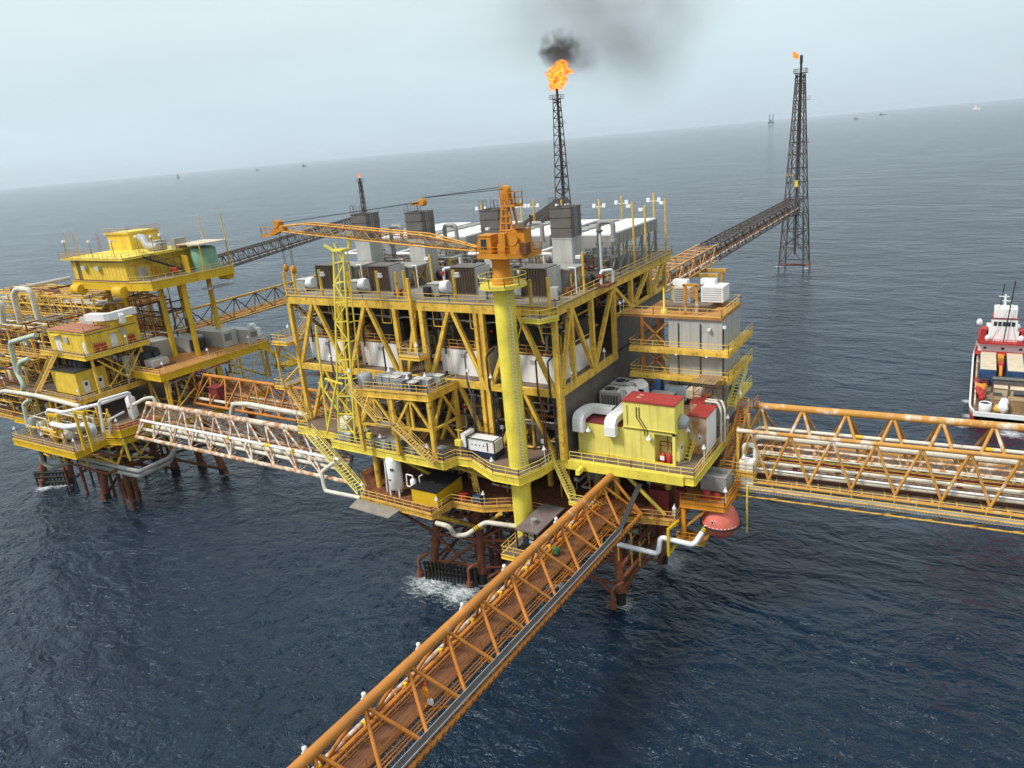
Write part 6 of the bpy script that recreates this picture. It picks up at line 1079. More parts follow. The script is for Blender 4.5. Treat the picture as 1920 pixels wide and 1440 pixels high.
flame('large billowing orange fire on top of the central flare tower', [(fp(1045, 150), (4.2, 3.2, 4.0)), (fp(1041, 158), (2.4, 2, 3.0)), (fp(1039, 138), (3.4, 3, 2.6)), (fp(1053, 130), (3.6, 3, 3.6)), (fp(1049, 122), (2.2, 2, 2.0)), (fp(1062, 134), (2.4, 2, 1.2)), (fp(1071, 135), (1.3, 1.2, .8)), (fp(1033, 136), (1.8, 1.5, 1.2)), (fp(1052, 156), (2.2, 2, 2.2))], FV, .6, fs=.84)
kR = 320.6 / ray(1495, 110).y
flame('small orange flame at the tip of the right flare tower', [(fp(1492, 104, kR), (1.0, .8, .9)), (fp(1489, 100, kR), (.5, .5, .8)), (fp(1495, 107, kR), (.6, .6, .7))], FL2, .4, 3)
flame('tiny flame at the tip of the slim flare stack far left', [(fp(673, 329, kS), (.7, .6, 1.0))], FL2, .4, 3)
# bridges to the flares
def box_bridge(label, a, b, w_, h_, n, r, ms, split=None, ms2=None, name='flare_bridge'):
    a = V(a); b = V(b); d = (b - a).normalized(); s = V((d.y, -d.x, 0)) * (w_ / 2); u = V((0, 0, h_)); t = thing(name, label, 'bridge', a)
    for i, c in enumerate((-s, s, -s + u, s + u)):
        if split: part('chord', ms2, t, lambda q: q.tube(a + c, lerp(a, b, split) + c, r, 8)); part('chord', ms, t, lambda q: q.tube(lerp(a, b, split) + c, b + c, r, 8))
        else: part('chord', ms, t, lambda q: q.tube(a + c, b + c, r, 8))
    def lacing(k0, k1):
        def f_(q):
            for k in range(k0, k1):
                p0, p1 = lerp(a, b, k / n), lerp(a, b, (k + 1) / n)
                for c in (-s, s): (q.tube(p0 + c, p1 + c + u, r * .55, 5), q.tube(p0 + c, p0 + c + u, r * .5, 5)) if k % 2 else (q.tube(p0 + c + u, p1 + c, r * .55, 5), q.tube(p0 + c, p0 + c + u, r * .5, 5))
                q.tube(p0 - s, p0 + s, r * .5, 5); q.tube(p0 - s + u, p0 + s + u, r * .5, 5); q.tube(p0 - s + u, p1 + s + u, r * .45, 5)
        return f_
    ks = int(n * split) if split else 0
    if ks: part('lattice_bracing', ms2, t, lacing(0, ks))
    part('lattice_bracing', ms, t, lacing(ks, n)); part('walkway', TRAY if not split else RUST, t, lambda q: q.beam(a + V((0, 0, .25)), b + V((0, 0, .25)), w_ * .6, .1)); part('pipe', WPIPE, t, lambda q: q.tube(a + s * .7 + V((0, 0, .8)), b + s * .7 + V((0, 0, .8)), .28, 8)); part('pipe', GREYD, t, lambda q: q.tube(a - s * .7 + V((0, 0, .8)), b - s * .7 + V((0, 0, .8)), .4, 8))
    return t
box_bridge('long lattice bridge, rusty near and black far, running out to the right flare tower', (-62.0, 118, 24.2), (-63.5, 318, 24.4), 5.2, 4.4, 44, .24, BRIDGED, .42, ORANGEY)
t = thing('bridge_trestle', 'rusty trestle holding the right flare bridge behind the grey block', 'trestle', (-61, 187, 0)); part('leg', OCHRE, t, lambda q: [q.tube((x, y, -2), (x, y, 23.6), .5, 8) for x in (-66.5, -55.6) for y in (184, 191)]); part('cap_beam', OCHRE, t, lambda q: [q.beam((-68, y, 23.6), (-54.6, y, 23.6), .9) for y in (184, 191)]); part('brace', BRIDGED, t, lambda q: [q.tube((-66.5, 184, 23), (-55.6, 184, 13), .28, 6), q.tube((-55.6, 184, 23), (-66.5, 184, 13), .28, 6), q.tube((-55.6, 184, 23), (-55.6, 191, 15), .25, 6), q.tube((-66.5, 184, 13), (-55.6, 184, 13), .25, 6)])
f0 = az(428, 500, 26); f1 = V((lx, ly, 24)); box_bridge('black lattice bridge running from the left platform out to the slim flare stack', f0 - (f1 - f0).normalized() * 30, f1, 4.6, 4.6, 48, .24, BRIDGED)
box_bridge('black lattice bridge leading from behind the coolers to the central flare tower', (-80, 117, 35.0), (cx + 1, cy - 3, 31.0), 4.4, 4.4, 40, .26, BRIDGED)

# ------------------------------------------------------------------ process platform at left
Q = thing('process_platform', 'cluttered golden yellow process platform with stacked decks at the left edge', 'platform', (-148, 82, 0))
def qp(name, ms, fn): return part(name, ms, Q, fn)
for (x, y, x2, y2) in ((-161.6, 66.1, -160, 68), (-157, 69.2, -156, 70.5), (-141.5, 67.7, -141, 69.5), (-136, 70.6, -136.4, 71.6), (-139.2, 81.6, -139, 81), (-128.1, 85.1, -129.5, 84), (-134.6, 84.8, -134.4, 84), (-150, 84, -149.5, 84), (-160, 90, -159, 88), (-128.5, 96, -129.5, 95)):
    qp('jacket_leg', RUSTL, lambda q: [q.tube((x2, y2, 13.5), (x + (x - x2) * .5, y + (y - y2) * .5, -5), .72, 14), q.tube((x, y, 1.5), (x + (x - x2) * .2, y + (y - y2) * .2, -1), .85, 14)]); qp('marine_growth', DARKM, lambda q: q.tube((x, y, 1.3), (x, y, -1), .89, 14))
for a, b in (((-141.2, 68.6, 7), (-156.4, 70, 7)), ((-141.2, 68.6, 7), (-136.2, 71.2, 7)), ((-136.2, 71.2, 7), (-128.6, 84.5, 7)), ((-136.2, 71.2, 7), (-139, 81.3, 1)), ((-141.4, 68, 1), (-150, 84, 8)), ((-128.5, 85, 1), (-136.4, 71.4, 10)), ((-134.5, 84.5, 7), (-128.8, 84.6, 7)), ((-156.5, 70, 1), (-150, 84, 9)), ((-134.5, 84.5, 11), (-128.3, 85, 2)), ((-160.6, 67, 7), (-156.5, 70, 7))):
    qp('jacket_brace', RUST, lambda q: q.tube(a, b, .28, 8))
qp('boat_fender', DARKM, lambda q: [q.tube((-162.6, 65.2, z), (-156.4, 68.4, z), .35, 8) for z in (.8, 2.0, 3.0)] + [q.tube((-162.6 + k * .7, 65.2 + k * .36, -.6), (-162.6 + k * .7, 65.2 + k * .36, 3.4), .2, 6) for k in range(9)])
qp('mooring_bumper', RUSTL, lambda q: [q.box(-137.4, -135.0, 69.2, 69.5, .3, 4.2)] + [q.tube((-137.2 + k * .55, 69.1, .2), (-137.2 + k * .55, 69.1, 4.2), .12, 5) for k in range(5)])
lowp = [(-151.2, 58.9), (-130.3, 59.3), (-131.8, 65.6), (-128.6, 66.8), (-127.4, 74.5), (-124.5, 84), (-124.5, 98), (-166, 98), (-166, 66), (-151.2, 66)]
pdeck(Q, lowp, 15.0, DECK, YEL, 1.1); pdeck(Q, [(-131.6, 65.8), (-128.3, 66.9), (-127.1, 74.2), (-130.6, 74.2)], 16.6, DKRED, YEL, 1.3)
for a, b in (((-151.2, 66), (-151.2, 58.9)), ((-151.2, 58.9), (-140.5, 59.1)), ((-140.5, 59.1), (-130.3, 59.3)), ((-130.3, 59.3), (-131.7, 65.6)), ((-124.5, 84), (-124.5, 97))): qp('railing', GOLD, lambda q: q.rail([(*a, 15), (*b, 15)]))
qp('railing', GOLD, lambda q: q.rail([(-131.6, 65.8, 16.6), (-128.3, 66.9, 16.6), (-127.1, 74.2, 16.6)], step=1.2))
for a, b in (((-131, 60, 14), (-136.4, 71.4, 9)), ((-150, 60, 14), (-141.2, 69, 9.5)), ((-128.6, 68, 15), (-129.6, 70, 10.5)), ((-129.6, 70, 10.5), (-127.6, 74, 15)), ((-128.4, 74, 14), (-129.4, 76, 8.5)), ((-127.2, 78, 14), (-129, 82, 10)), ((-133, 62, 14), (-130.6, 66, 10)), ((-130.6, 66, 10), (-128.8, 68, 15)), ((-140, 60, 14), (-141, 68, 9.5))): qp('diagonal_brace', GOLD, lambda q: q.tube(a, b, .24, 7))
rn = random.Random(11)
for k in range(16):
    x, y = -160 + rn.random() * 31, 66 + rn.random() * 18; qp('riser_pipe', rn.choice([RUSTL, RUST, SMOKED, RUST]), lambda q: q.tube((x, y, 14), (x, y, -2), .2 + .16 * rn.random(), 8))
for k in range(12):
    a, b = V((-150 + k * 1.9, 60.4 + (k % 3), 13.8)), V((-149 + k * 1.9 + rn.uniform(-3, 3), 68 + rn.uniform(0, 5), 9 + rn.uniform(-2, 3))); qp('diagonal_brace', [GOLD, OCHRE, RUST][k % 3], lambda q: q.tube(a, b, .2, 6))
for (x, y) in ((-148, 63), (-143, 63), (-136, 63.5), (-132.4, 69), (-128.8, 76), (-128, 80)): qp('under_frame', GOLD, lambda q: [q.beam((x, y, 14), (x, y, 9.6), .25), q.beam((x, y, 9.8), (x - 3.4, y + 2, 13.9), .22), q.beam((x, y, 9.8), (x - 4, y + .6, 9.8), .22)])
for k in range(5): qp('under_pipe', [GREYL, RUST, GREYL, WPIPE, RUST][k], lambda q: q.tube((-158, 63 + k * 1.6, 12.6 - .3 * k), (-131, 66 + k * 1.8, 12.2 - .4 * k), .25, 7))
qp('hanging_beam', LIMEW, lambda q: [q.beam((-141, 62, 12.6), (-131.5, 82, 9.6), .45), q.beam((-128.3, 66.9, 15), (-128.6, 67.4, 10.4), .3), q.beam((-126.8, 74.4, 14), (-126.9, 75, 10.6), .3)])
# deck at 21 and cabins
pdeck(Q, [(-141.3, 67.2), (-141.3, 83), (-153, 83), (-170, 88), (-170, 68), (-155, 67.2)], 20.6, DECK, GOLD, .8); qp('railing', GOLD, lambda q: q.rail([(-154, 67.2, 20.6), (-141.3, 67.2, 20.6)])); qp('railing', GOLD, lambda q: q.rail([(-141.3, 67.2, 20.6), (-141.3, 83, 20.6)]))
pdeck(Q, [(-132, 79), (-131.0, 105), (-152, 105), (-154, 79.6)], 23.0, DECKO, YEL, 1.3); qp('railing', GOLD, lambda q: q.rail([(-131.9, 79, 23), (-131.5, 92, 23)])); qp('railing', GOLD, lambda q: q.rail([(-131.5, 92, 23), (-131, 105, 23), (-136, 105, 23)])); qp('railing', GOLD, lambda q: q.rail([(-146, 79.2, 23), (-131.9, 79, 23)]))
pdeck(Q, [(-140.8, 70.6), (-140.2, 83.4), (-158, 84), (-158, 71)], 28.4, DECK, YELW, .7); qp('railing', GOLD, lambda q: q.rail([(-157.6, 71, 28.4), (-140.8, 70.6, 28.4)])); qp('railing', GOLD, lambda q: q.rail([(-140.8, 70.6, 28.4), (-140.2, 83.4, 28.4)]))
qp('stairway', GOLD, lambda q: q.stair((-157, 67.9, 20.6), (-150.2, 70.0, 28.4), 1.1))
for x, y, z0, z1 in ((-141.6, 72, 20.6, 27.7), (-141.4, 82, 15, 27.7), (-157, 72, 15, 27.7), (-150, 82, 15, 27.7), (-141.5, 67.8, 15, 20), (-153, 67.8, 15, 20), (-132.6, 80, 15, 21.9), (-131.8, 92, 15, 21.9), (-131.4, 104, 15, 21.9), (-145, 92, 15, 21.9), (-145, 104, 15, 21.9)): qp('column', GOLD, lambda q: q.tube((x, y, z0), (x, y, z1), .3, 8))
for a, b in (((-141.5, 73, 27), (-141.3, 78, 22)), ((-141.3, 82, 27), (-141.4, 78, 22)), ((-132, 81, 15.4), (-131.8, 91, 21.6)), ((-131.8, 93, 21.6), (-131.6, 103, 15.4)), ((-141.4, 82, 20.4), (-135, 79.6, 15.4))): qp('diagonal_brace', GOLD, lambda q: q.tube(a, b, .2, 7))
qp('ladder', GOLD, lambda q: q.ladder((-141.1, 79.5, 20.6), (-141.1, 79.5, 27.8), .6, n=(0, 1, 0)))
qp('cantilever_frame', YEL, lambda q: [q.beam((-131, 102, 22.4), (-127, 108, 17.6), .5), q.beam((-131, 104.6, 21.6), (-129, 106, 16), .45), q.beam((-127, 104.8, 23), (-130.6, 105, 16.5), .4), q.box(-130, -125.6, 105, 109, 17.2, 17.5), q.rail([(-130, 105, 17.5), (-125.6, 105, 17.5), (-125.6, 109, 17.5)])])
# tall columns and upper deck
for (x, y, z0) in ((-137.0, 91.4, 23), (-142.0, 89.4, 23), (-141.3, 100.6, 23), (-150.5, 99.5, 23), (-160.5, 89, 15), (-154.5, 89, 15), (-160.5, 101, 15)): qp('column', YEL, lambda q: q.tube((x, y, z0), (x, y, 38.6), .55, 14))
up_ = [(-136.6, 84.6), (-135.2, 103), (-163.5, 103), (-163.5, 83.6), (-142, 83.4)]
pdeck(Q, up_, 40.0, DECKG, YEL, 1.6); qp('railing', GOLD, lambda q: q.rail([(-142, 83.4, 40), (-136.6, 84.6, 40), (-135.9, 94, 40)])); qp('railing', GOLD, lambda q: q.rail([(-135.9, 94, 40), (-135.2, 103, 40)]))
for (x, y, l) in ((-143.5, 82.9, 3), (-136.0, 102.4, 3), (-162.5, 83.2, 3)): qp('round_girder_end', YEL, lambda q: q.lathe((x, y, 38.2), [(1.0, 0), (1.15, .1), (1.15, l)], 14, (-1 if x > -150 else 1, 0, 0)))
qp('hanging_walkway', GREY, lambda q: [q.box(-136.4, -133.4, 95, 101, 36.4, 36.5), q.rail([(-133.4, 95, 36.5), (-133.4, 101, 36.5)])])
# switchgear house on the upper deck
t = thing('switchgear_house', 'two storey yellow clad house with railed roof on the high left deck', 'building', (-153, 90, 40))
part('wall', YELW, t, lambda q: [q.box(-162.5, -143.0, 83.9, 99, 40.01, 44.4)] + [q.box(-162.4 + k * 1.3, -162.34 + k * 1.3, 83.86, 83.9, 40.1, 44.3) for k in range(15)]); part('upper_wall', YELW, t, lambda q: q.box(-171 + 6.5, -156, 94, 101, 44.7, 48.2)); part('roof', LIMEW, t, lambda q: [q.box(-164.4, -141.6, 82.8, 100, 44.4, 44.7), q.box(-164.9, -155.6, 93.6, 101.4, 48.2, 48.4)]); part('railing', OCHRE, t, lambda q: [q.rail([(-164.4, 90, 44.7), (-164.4, 82.8, 44.7), (-141.6, 82.8, 44.7), (-141.6, 97, 44.7)], step=1.6)]); part('roof_railing', OCHRE, t, lambda q: q.rail([(-164.9, 93.6, 48.4), (-155.6, 93.6, 48.4), (-155.6, 101.4, 48.4)], step=1.4))
part('double_door', GREYL, t, lambda q: [q.box(-142.98, -142.92, 86.0, 87.1, 40.1, 42.4), q.box(-142.98, -142.92, 87.2, 88.3, 40.1, 42.4)]); part('fire_box', CRANE, t, lambda q: q.box(-142.98, -142.6, 89.2, 90.3, 40.6, 42.0)); part('vent_box', GPIPE, t, lambda q: [q.box(-158 + k * 5, -156.6 + k * 5, 83.2, 83.9, 42.3, 43.1) for k in range(2)])
part('lamp_mast', GREYD, t, lambda q: [q.tube((x, y, 44.7), (x, y, 48.2), .06, 5) for x, y in ((-163.6, 84), (-162.4, 83.4), (-152.5, 83.2), (-144.6, 83.2), (-147, 90), (-141.8, 92), (-141.8, 90))]); part('lamp', WHITEC, t, lambda q: [q.cbox((x, y, 48.0), .6, .5, .4) for x, y in ((-163.6, 84), (-162.4, 83.4), (-152.5, 83.2), (-144.6, 83.2), (-147, 90), (-141.8, 92), (-141.8, 90))])
part('roof_unit', GREY, t, lambda q: [q.box(-152.4, -149.4, 95.6, 98, 44.7, 46.4), q.box(-147.6, -145.4, 92.4, 95.4, 44.7, 46.2), q.box(-144.6, -143.2, 95.8, 98.6, 44.7, 46.8)]); part('side_equipment', OCHRE, t, lambda q: [q.tube((-142.6, 84.2 + k * 1.7, 40.1), (-142.6, 84.2 + k * 1.7, 43.9 - (k % 3) * .7), .09 + .05 * (k % 2), 6) for k in range(9)] + [q.tube((-142.6, 84.2, 43.2), (-142.6, 98, 43.2), .1, 6)]); part('conduit', GREYD, t, lambda q: [q.tube((-160.5 + k * .5, 83.8, 38.6), (-160.5 + k * .5, 83.8, 44.3), .07, 5) for k in range(3)] + [q.tube((-162, 83.8, 43.9), (-143.4, 83.8, 43.9), .06, 5)]); part('plinth', RUST, t, lambda q: q.box(-162.6, -142.9, 83.84, 83.9, 40.02, 40.2))
part('steel_stairs', DARK, t, lambda q: q.stair((-140.4, 95.5, 40.1), (-141.2, 86.6, 44.6), 1.2)); part('grey_duct', GALV, t, lambda q: q.pipe([(-151, 93.2, 47.5), (-149.4, 93.2, 47.4), (-148.2, 92.6, 45.8), (-145, 93, 45.5)], .8, 10)); part('ladder_tower', RED, t, lambda q: q.ladder((-164.5, 92, 44.7), (-164.5, 92, 48.6), .6, cage=True))
part('aerial', OCHRE, t, lambda q: [q.tube((x, 85, 40), (x, 85, z), .1, 5) for x, z in ((-164.6, 50), (-161.2, 49.6))])
t = thing('tank_shelter', 'flat pale yellow canopy over the pale green tank on the high left deck', 'shelter', (-138, 100, 40)); part('roof', BEIGE, t, lambda q: q.box(-143.5, -135.6, 96, 103, 45.4, 45.6)); part('post', YEL, t, lambda q: [q.tube((x, y, 40), (x, y, 45.4), .14, 6) for x in (-143.3, -135.8) for y in (96.2, 102.8)] + [q.tube((-135.8, 102.8, 45), (-135.8, 102.8, 51), .12, 5), q.tube((-143.3, 102.8, 45), (-143.3, 102.8, 50.6), .1, 5)])
tag(M().lathe((-139.6, 99.6, 40), [(2.6, 0), (2.6, 4.2), (2.2, 4.5), (.3, 4.8)], 24).build('water_tank', GREEN), 'pale green round tank under the flat canopy', 'tank')
t = thing('valve_skid', 'yellow posts and red valves beside the green tank', 'skid', (-138.6, 93.6, 40)); part('post', YEL, t, lambda q: [q.tube((-137.2 - k * .9, 93.8 + k * .3, 40), (-137.2 - k * .9, 93.8 + k * .3, 43.6), .22, 7) for k in range(4)]); part('valve', RED, t, lambda q: [q.lathe((-138 - k * .7, 91.4, 40.6), [(.2, 0), (.3, .2), (.3, .9), (.1, 1.1)], 9) for k in range(3)]); part('grating', GREYD, t, lambda q: q.box(-141, -137, 90.6, 94.6, 40.01, 40.12))
# middle cabin
t = thing('control_cabin', 'yellow cabin with white doors, red roof and white rooftop duct on the middle left deck', 'building', (-149, 77, 28.4)); ca0, ca1, cb0, cb1 = -155.6, -142.4, 72.2, 83.2
part('wall', YELW, t, lambda q: [q.box(ca0, ca1, cb0, cb1, 28.41, 32.5), q.box(ca1 - 5.5, ca1 + .02, cb1 - 5.5, cb1 + .02, 32.5, 33.4)]); part('wall_seam', OCHRE, t, lambda q: [q.box(ca1, ca1 + .03, y, y + .05, 28.5, 32.4) for y in (75.2, 79.4, 81.6)] + [q.box(x, x + .05, cb0 - .03, cb0, 28.5, 32.4) for x in (-150.6, -147.6, -145)]); part('wall_pipe', DARK, t, lambda q: [q.tube((ca1 + .08, 72.4, 32.0), (ca1 + .08, 82.8, 32.0), .06, 5), q.tube((-155, cb0 - .08, 32.1), (-143, cb0 - .08, 32.1), .06, 5)]); part('cable_box', GREYL, t, lambda q: [q.box(ca1 + .02, ca1 + .3, 79.2, 80.2, 30.4, 31.6), q.box(-149.6, -148.4, cb0 - .25, cb0, 30.2, 31.4)])
part('roof', mat('faded_red_roof', (0.34, 0.12, 0.09), rust=.4, var=.25, rustcol=(.42, .24, .08)), t, lambda q: q.box(ca0 - .1, ca1 + .1, cb0 - .1, cb1 - 5.6, 32.5, 32.65))
part('door', WHITEC, t, lambda q: q.box(-153.4, -151.4, cb0 - .06, cb0, 28.5, 31.4)); part('door', WHITEC, t, lambda q: q.box(-143.6, -142.7, cb0 - .06, cb0, 28.5, 30.6)); part('door', WHITEC, t, lambda q: q.box(ca1, ca1 + .06, 77.0, 78.3, 28.5, 31.2)); part('porch_hood', YELW, t, lambda q: [q.box(-153.8, -151.0, cb0 - .8, cb0 - .02, 31.6, 31.75), q.box(ca1 + .02, ca1 + .7, 76.8, 78.6, 31.4, 31.55)])
part('railing', OCHRE, t, lambda q: q.rail([(ca0 + 3, cb0 + .3, 32.65), (ca1 - .2, cb0 + .3, 32.65), (ca1 - .2, cb1 - 5.8, 32.65)])); part('roof_unit', GREYL, t, lambda q: [q.box(-153, -148, 77.5, 80.5, 32.5, 33.8), q.box(-147.4, -145, 78, 80, 33, 33.9)])
q = M(); duct(q, [(-147.6, 76.6, 34.4), (-142.6, 77.6, 34.4), (-142.2, 83, 34.6)], 1.8, 1.3); duct(q, [(-143.6, 79.6, 34.5), (-141.3, 79.6, 34.5), (-141.3, 79.6, 32.8)], 1.0, .9); q.build('roof_duct', WHITEC, t)
for i, y in enumerate((73.6, 80.6)):
    e_ = thing('extinguisher_rack', ['row of red extinguishers by the front corner of the middle left cabin', 'row of red extinguishers right of the white side door of the middle left cabin'][i], 'extinguisher', (ca1 + .5, y, 28.4), 'extinguisher racks on the left cabin')
    for k in range(5 - i * 2): part('cylinder', RED, e_, lambda q: q.lathe((ca1 + .35, y + k * .5, 28.42), [(.2, 0), (.22, .1), (.22, 1.3), (.08, 1.5), (.08, 1.7)], 9))
    part('cabinet', YELW, e_, lambda q: q.box(ca1 + .02, ca1 + .2, y - .4, y + 1.2, 30.3, 31.8))
# lower cabin
t = thing('small_cabin', 'small yellow cabin with two white windowed doors on the lower left deck', 'building', (-147.6, 71, 20.6)); part('wall', YELW, t, lambda q: q.box(-152.8, -144.4, 69.6, 75.6, 20.61, 25.2)); part('floor_lip', YELW, t, lambda q: q.box(-153.2, -144, 69.2, 75.8, 20.35, 20.6)); part('roof', DARK, t, lambda q: q.box(-153, -144.2, 69.4, 75.8, 25.2, 25.4))
for i, y in enumerate((70.6, 73.4)): d = part('door', WHITEC, t, lambda q: q.box(-144.4, -144.32, y, y + 1.2, 20.7, 23.2)); part('window', BLUED, d, lambda q: q.box(-144.32, -144.28, y + .35, y + .9, 22.2, 22.9))
part('roof_machinery', DARK, t, lambda q: [q.lathe((-150 + k * 1.8, 72.5, 25.4), [(.7, 0), (.8, .2), (.6, 1.2), (.2, 1.5)], 10) for k in range(3)]); part('wall_lamp', WHITEC, t, lambda q: q.lathe((-143.9, 73, 24.2), [(.3, 0), (.1, .3)], 10))
# generators on the orange deck
def gen(lab, x0, x1, y0, y1, h, ms, dark=None, vent=False):
    t = thing('generator_shed', lab, 'generator', ((x0 + x1) / 2, (y0 + y1) / 2, 23), 'generator sheds on the orange deck'); part('body', ms, t, lambda q: [q.box(x0, x1, y0, y1, 23.25, 23 + h), q.box(x0 - .1, x1 + .1, y0 - .1, y1 + .1, 23.01, 23.25)])
    if dark: part('hood', DARK, t, lambda q: q.prism([(x1 + .01, y0 + .3), (x1 + 1.4, y0 + .6), (x1 + 1.4, y1 - .6), (x1 + .01, y1 - .3)], 23.25, 22.6 + h))
    if vent: part('radiator_duct', WHITEC, t, lambda q: [q.box(x1 - 2, x1 - .2, y1 + .02, y1 + 1.6, 24, 25.8), q.pipe([(x1 - 1, y1 + .6, 25.6), (x1 - 1, y1 + .6, 26.6), (x1 - 1, y1 - .8, 26.7)], .5, 8)]); 
    part('louvre', GREYD, t, lambda q: [q.box(x1, x1 + .03, y0 + .6 + k * .3, y0 + .8 + k * .3, 24.2, 22.4 + h) for k in range(6)]); return t
gen('small grey generator shed with dark hood between the tall yellow columns', -146.6, -141.4, 92.6, 96.4, 3.0, GREYL, dark=True); gen('long grey generator container near the outer end of the orange deck', -146, -136.6, 97.6, 101.4, 3.4, GREYL); gen('far grey generator shed with white radiator duct at the end of the orange deck', -140.6, -133.2, 101.8, 103.8, 3.0, GREYL, vent=True)
t = thing('engine_skid', 'dark engine skid with grey drums at the near end of the orange deck', 'engine', (-140, 83, 23)); part('engine', DARK, t, lambda q: [q.box(-145.6, -141, 81.5, 85.4, 23.3, 26.2), q.lathe((-141, 82.6, 25.2), [(.9, 0), (1.0, .1), (.7, .6)], 14, (1, 0, 0)), q.lathe((-141, 84.6, 25.2), [(.9, 0), (1.0, .1), (.7, .6)], 14, (1, 0, 0))]); part('cowl', GREYL, t, lambda q: [q.box(-140.4, -137.6, 81.4, 85, 23.3, 24.6)]); part('skid', RUST, t, lambda q: q.box(-146, -137, 81, 86, 23.01, 23.3))
tag(M().prism([(-149, 88), (-145, 86.6), (-144, 90), (-149, 92)], 23.02, 26.6).build('grey_shed', GREYL), 'plain grey shed behind the dark engine skid', 'shed')
flood(Q, [(-150, 59.2, 15, 2.2), (-140, 59.2, 15, 2.4), (-131, 60, 15, 2.2), (-129, 67, 16.6, 2.0), (-125, 86, 15, 2.2), (-125, 95, 15, 2.2), (-141.4, 68, 20.6, 2.0), (-141.4, 78, 20.6, 2.0), (-132, 80, 23, 2.2), (-131.6, 90, 23, 2.2), (-131.2, 100, 23, 2.2), (-140.8, 71, 28.4, 2), (-140.4, 79, 28.4, 2), (-150, 71, 28.4, 2), (-157, 71, 28.4, 2), (-165, 72, 27, 2), (-172, 72, 27, 2), (-166, 84, 32, 2.2), (-175, 84, 32, 2.2), (-168, 67, 21, 2)])
qp('cross_brace', GOLD, lambda q: [q.beam((-141.4, 74, 21.4), (-141.2, 81, 27.4), .18), q.beam((-141.2, 81, 21.4), (-141.4, 74, 27.4), .18)])
for k in range(6): qp('post', GOLD, lambda q: [q.beam((-150 + k * 3.6, 67.4, 15), (-150 + k * 3.6, 67.4, 20.2), .28), q.beam((-150 + k * 3.6, 67.4, 15.4), (-146.4 + k * 3.6 if k < 5 else -132, 67.4, 19.8), .16)])
for k in range(5): qp('post', YEL, lambda q: [q.beam((-131.8 + k * .25, 80 + k * 5.6, 15), (-131.8 + k * .25, 80 + k * 5.6, 21.8), .3), q.beam((-131.8 + k * .25, 80 + k * 5.6, 15.2), (-131.6 + k * .25, 85.6 + k * 5.6, 21.6) if k < 4 else (-131, 104, 21.6), .18)])
# dense frames and pipe racks on the far left
for z, x0_, x1_, y0_, y1_ in ((15, -186, -166.2, 66, 98), (21.2, -190, -170.2, 67, 100), (27, -200, -158.3, 72, 100), (32, -200, -164.2, 84, 104)):
    pdeck(Q, [(x0_, y0_), (x1_, y0_), (x1_, y1_), (x0_, y1_)], z, RUST, OCHRE, .6); qp('railing', GOLD, lambda q: q.rail([(x0_, y0_, z), (x1_, y0_, z)], step=1.9))
for k in range(9):
    x = -158.6 - k * 4.6; qp('column', GOLD, lambda q: [q.beam((x, 72.3, 14), (x, 72.3, 31.6), .3), q.beam((x, 84.3, 15), (x, 84.3, 36), .28), q.beam((x, 72.3, 31.4), (x, 84.3, 31.4), .25)]); qp('diagonal_brace', GOLD, lambda q: [q.beam((x, 72.3, 21.6 if k % 2 else 26.6), (x - 4.6, 72.3, 26.6 if k % 2 else 21.6), .2), q.beam((x, 84.3, 32.4), (x - 4.6, 84.3, 35.8), .16)])
qp('rack_beam', GOLD, lambda q: [q.beam((-156, 84.3, z), (-200, 84.3, z), .3) for z in (34, 36)] + [q.beam((-160 - k * 4.6, 84.3, 34), (-160 - k * 4.6, 100, 34), .25) for k in range(9)])
lm = [OCHRE, GOLD, WPIPE, RUST, RUST, GREYD, OCHRE, DKRED]
for i, (lab, a) in enumerate((('golden pipe tangle on the middle left frames', (-196, -160, 72.6, 80, 27.3, 31.4)), ('ochre pipe tangle below the cabins at the far left', (-186, -158, 68, 76, 21.6, 26.6)), ('pipes and valves on the lower far left deck', (-184, -156, 66.4, 76, 15.4, 20.6)), ('pipe rack pipework behind the white U bend', (-198, -164.5, 84.6, 96, 32.4, 37)), ('pipework behind the small yellow cabin', (-154, -142, 76, 82, 20.9, 28)), ('pipework under the orange deck', (-144, -130.5, 81, 96, 15.4, 21.6)), ('valve tangle on the front left deck', (-149.5, -132.5, 60.6, 69, 15.4, 19.4)), ('pipework left of the middle cabin', (-168, -156.4, 73, 84, 28.6, 33.4)))):
    cluster(lab, *a, 44 if i < 4 else 22, lm if i != 6 else [WPIPE, GPIPE, GOLD, WPIPE, OCHRE], 60 + i, 8)
qp('rack_pipe', WPIPE, lambda q: [q.tube((-158, 86 + k * 1.1, 34.3), (-205, 86 + k * 1.1, 34.3), .16 + .05 * (k % 3), 7) for k in range(9)]); qp('rack_pipe', OCHRE, lambda q: [q.tube((-158, 85 + k * 1.7, 36.2), (-205, 85 + k * 1.7, 36.2), .14 + .06 * (k % 2), 6) for k in range(6)])
cluster('rusty pipes and hangers under the lowest left deck', -156, -129, 64, 84, 8.5, 13.8, 26, [RUSTL, RUST, GREYD, RUSTL, OCHRE], 71, 0, (.12, .3)); cluster('tall pipes and frames standing under the high left deck', -162, -146, 87, 100, 23.1, 37.6, 22, [OCHRE, GOLD, RUST, WPIPE, GREYD], 72, 5); cluster('pipes below the middle left cabin', -156, -143, 75.8, 83, 20.9, 27.6, 14, [OCHRE, GREYD, RUST, GOLD], 73, 3)
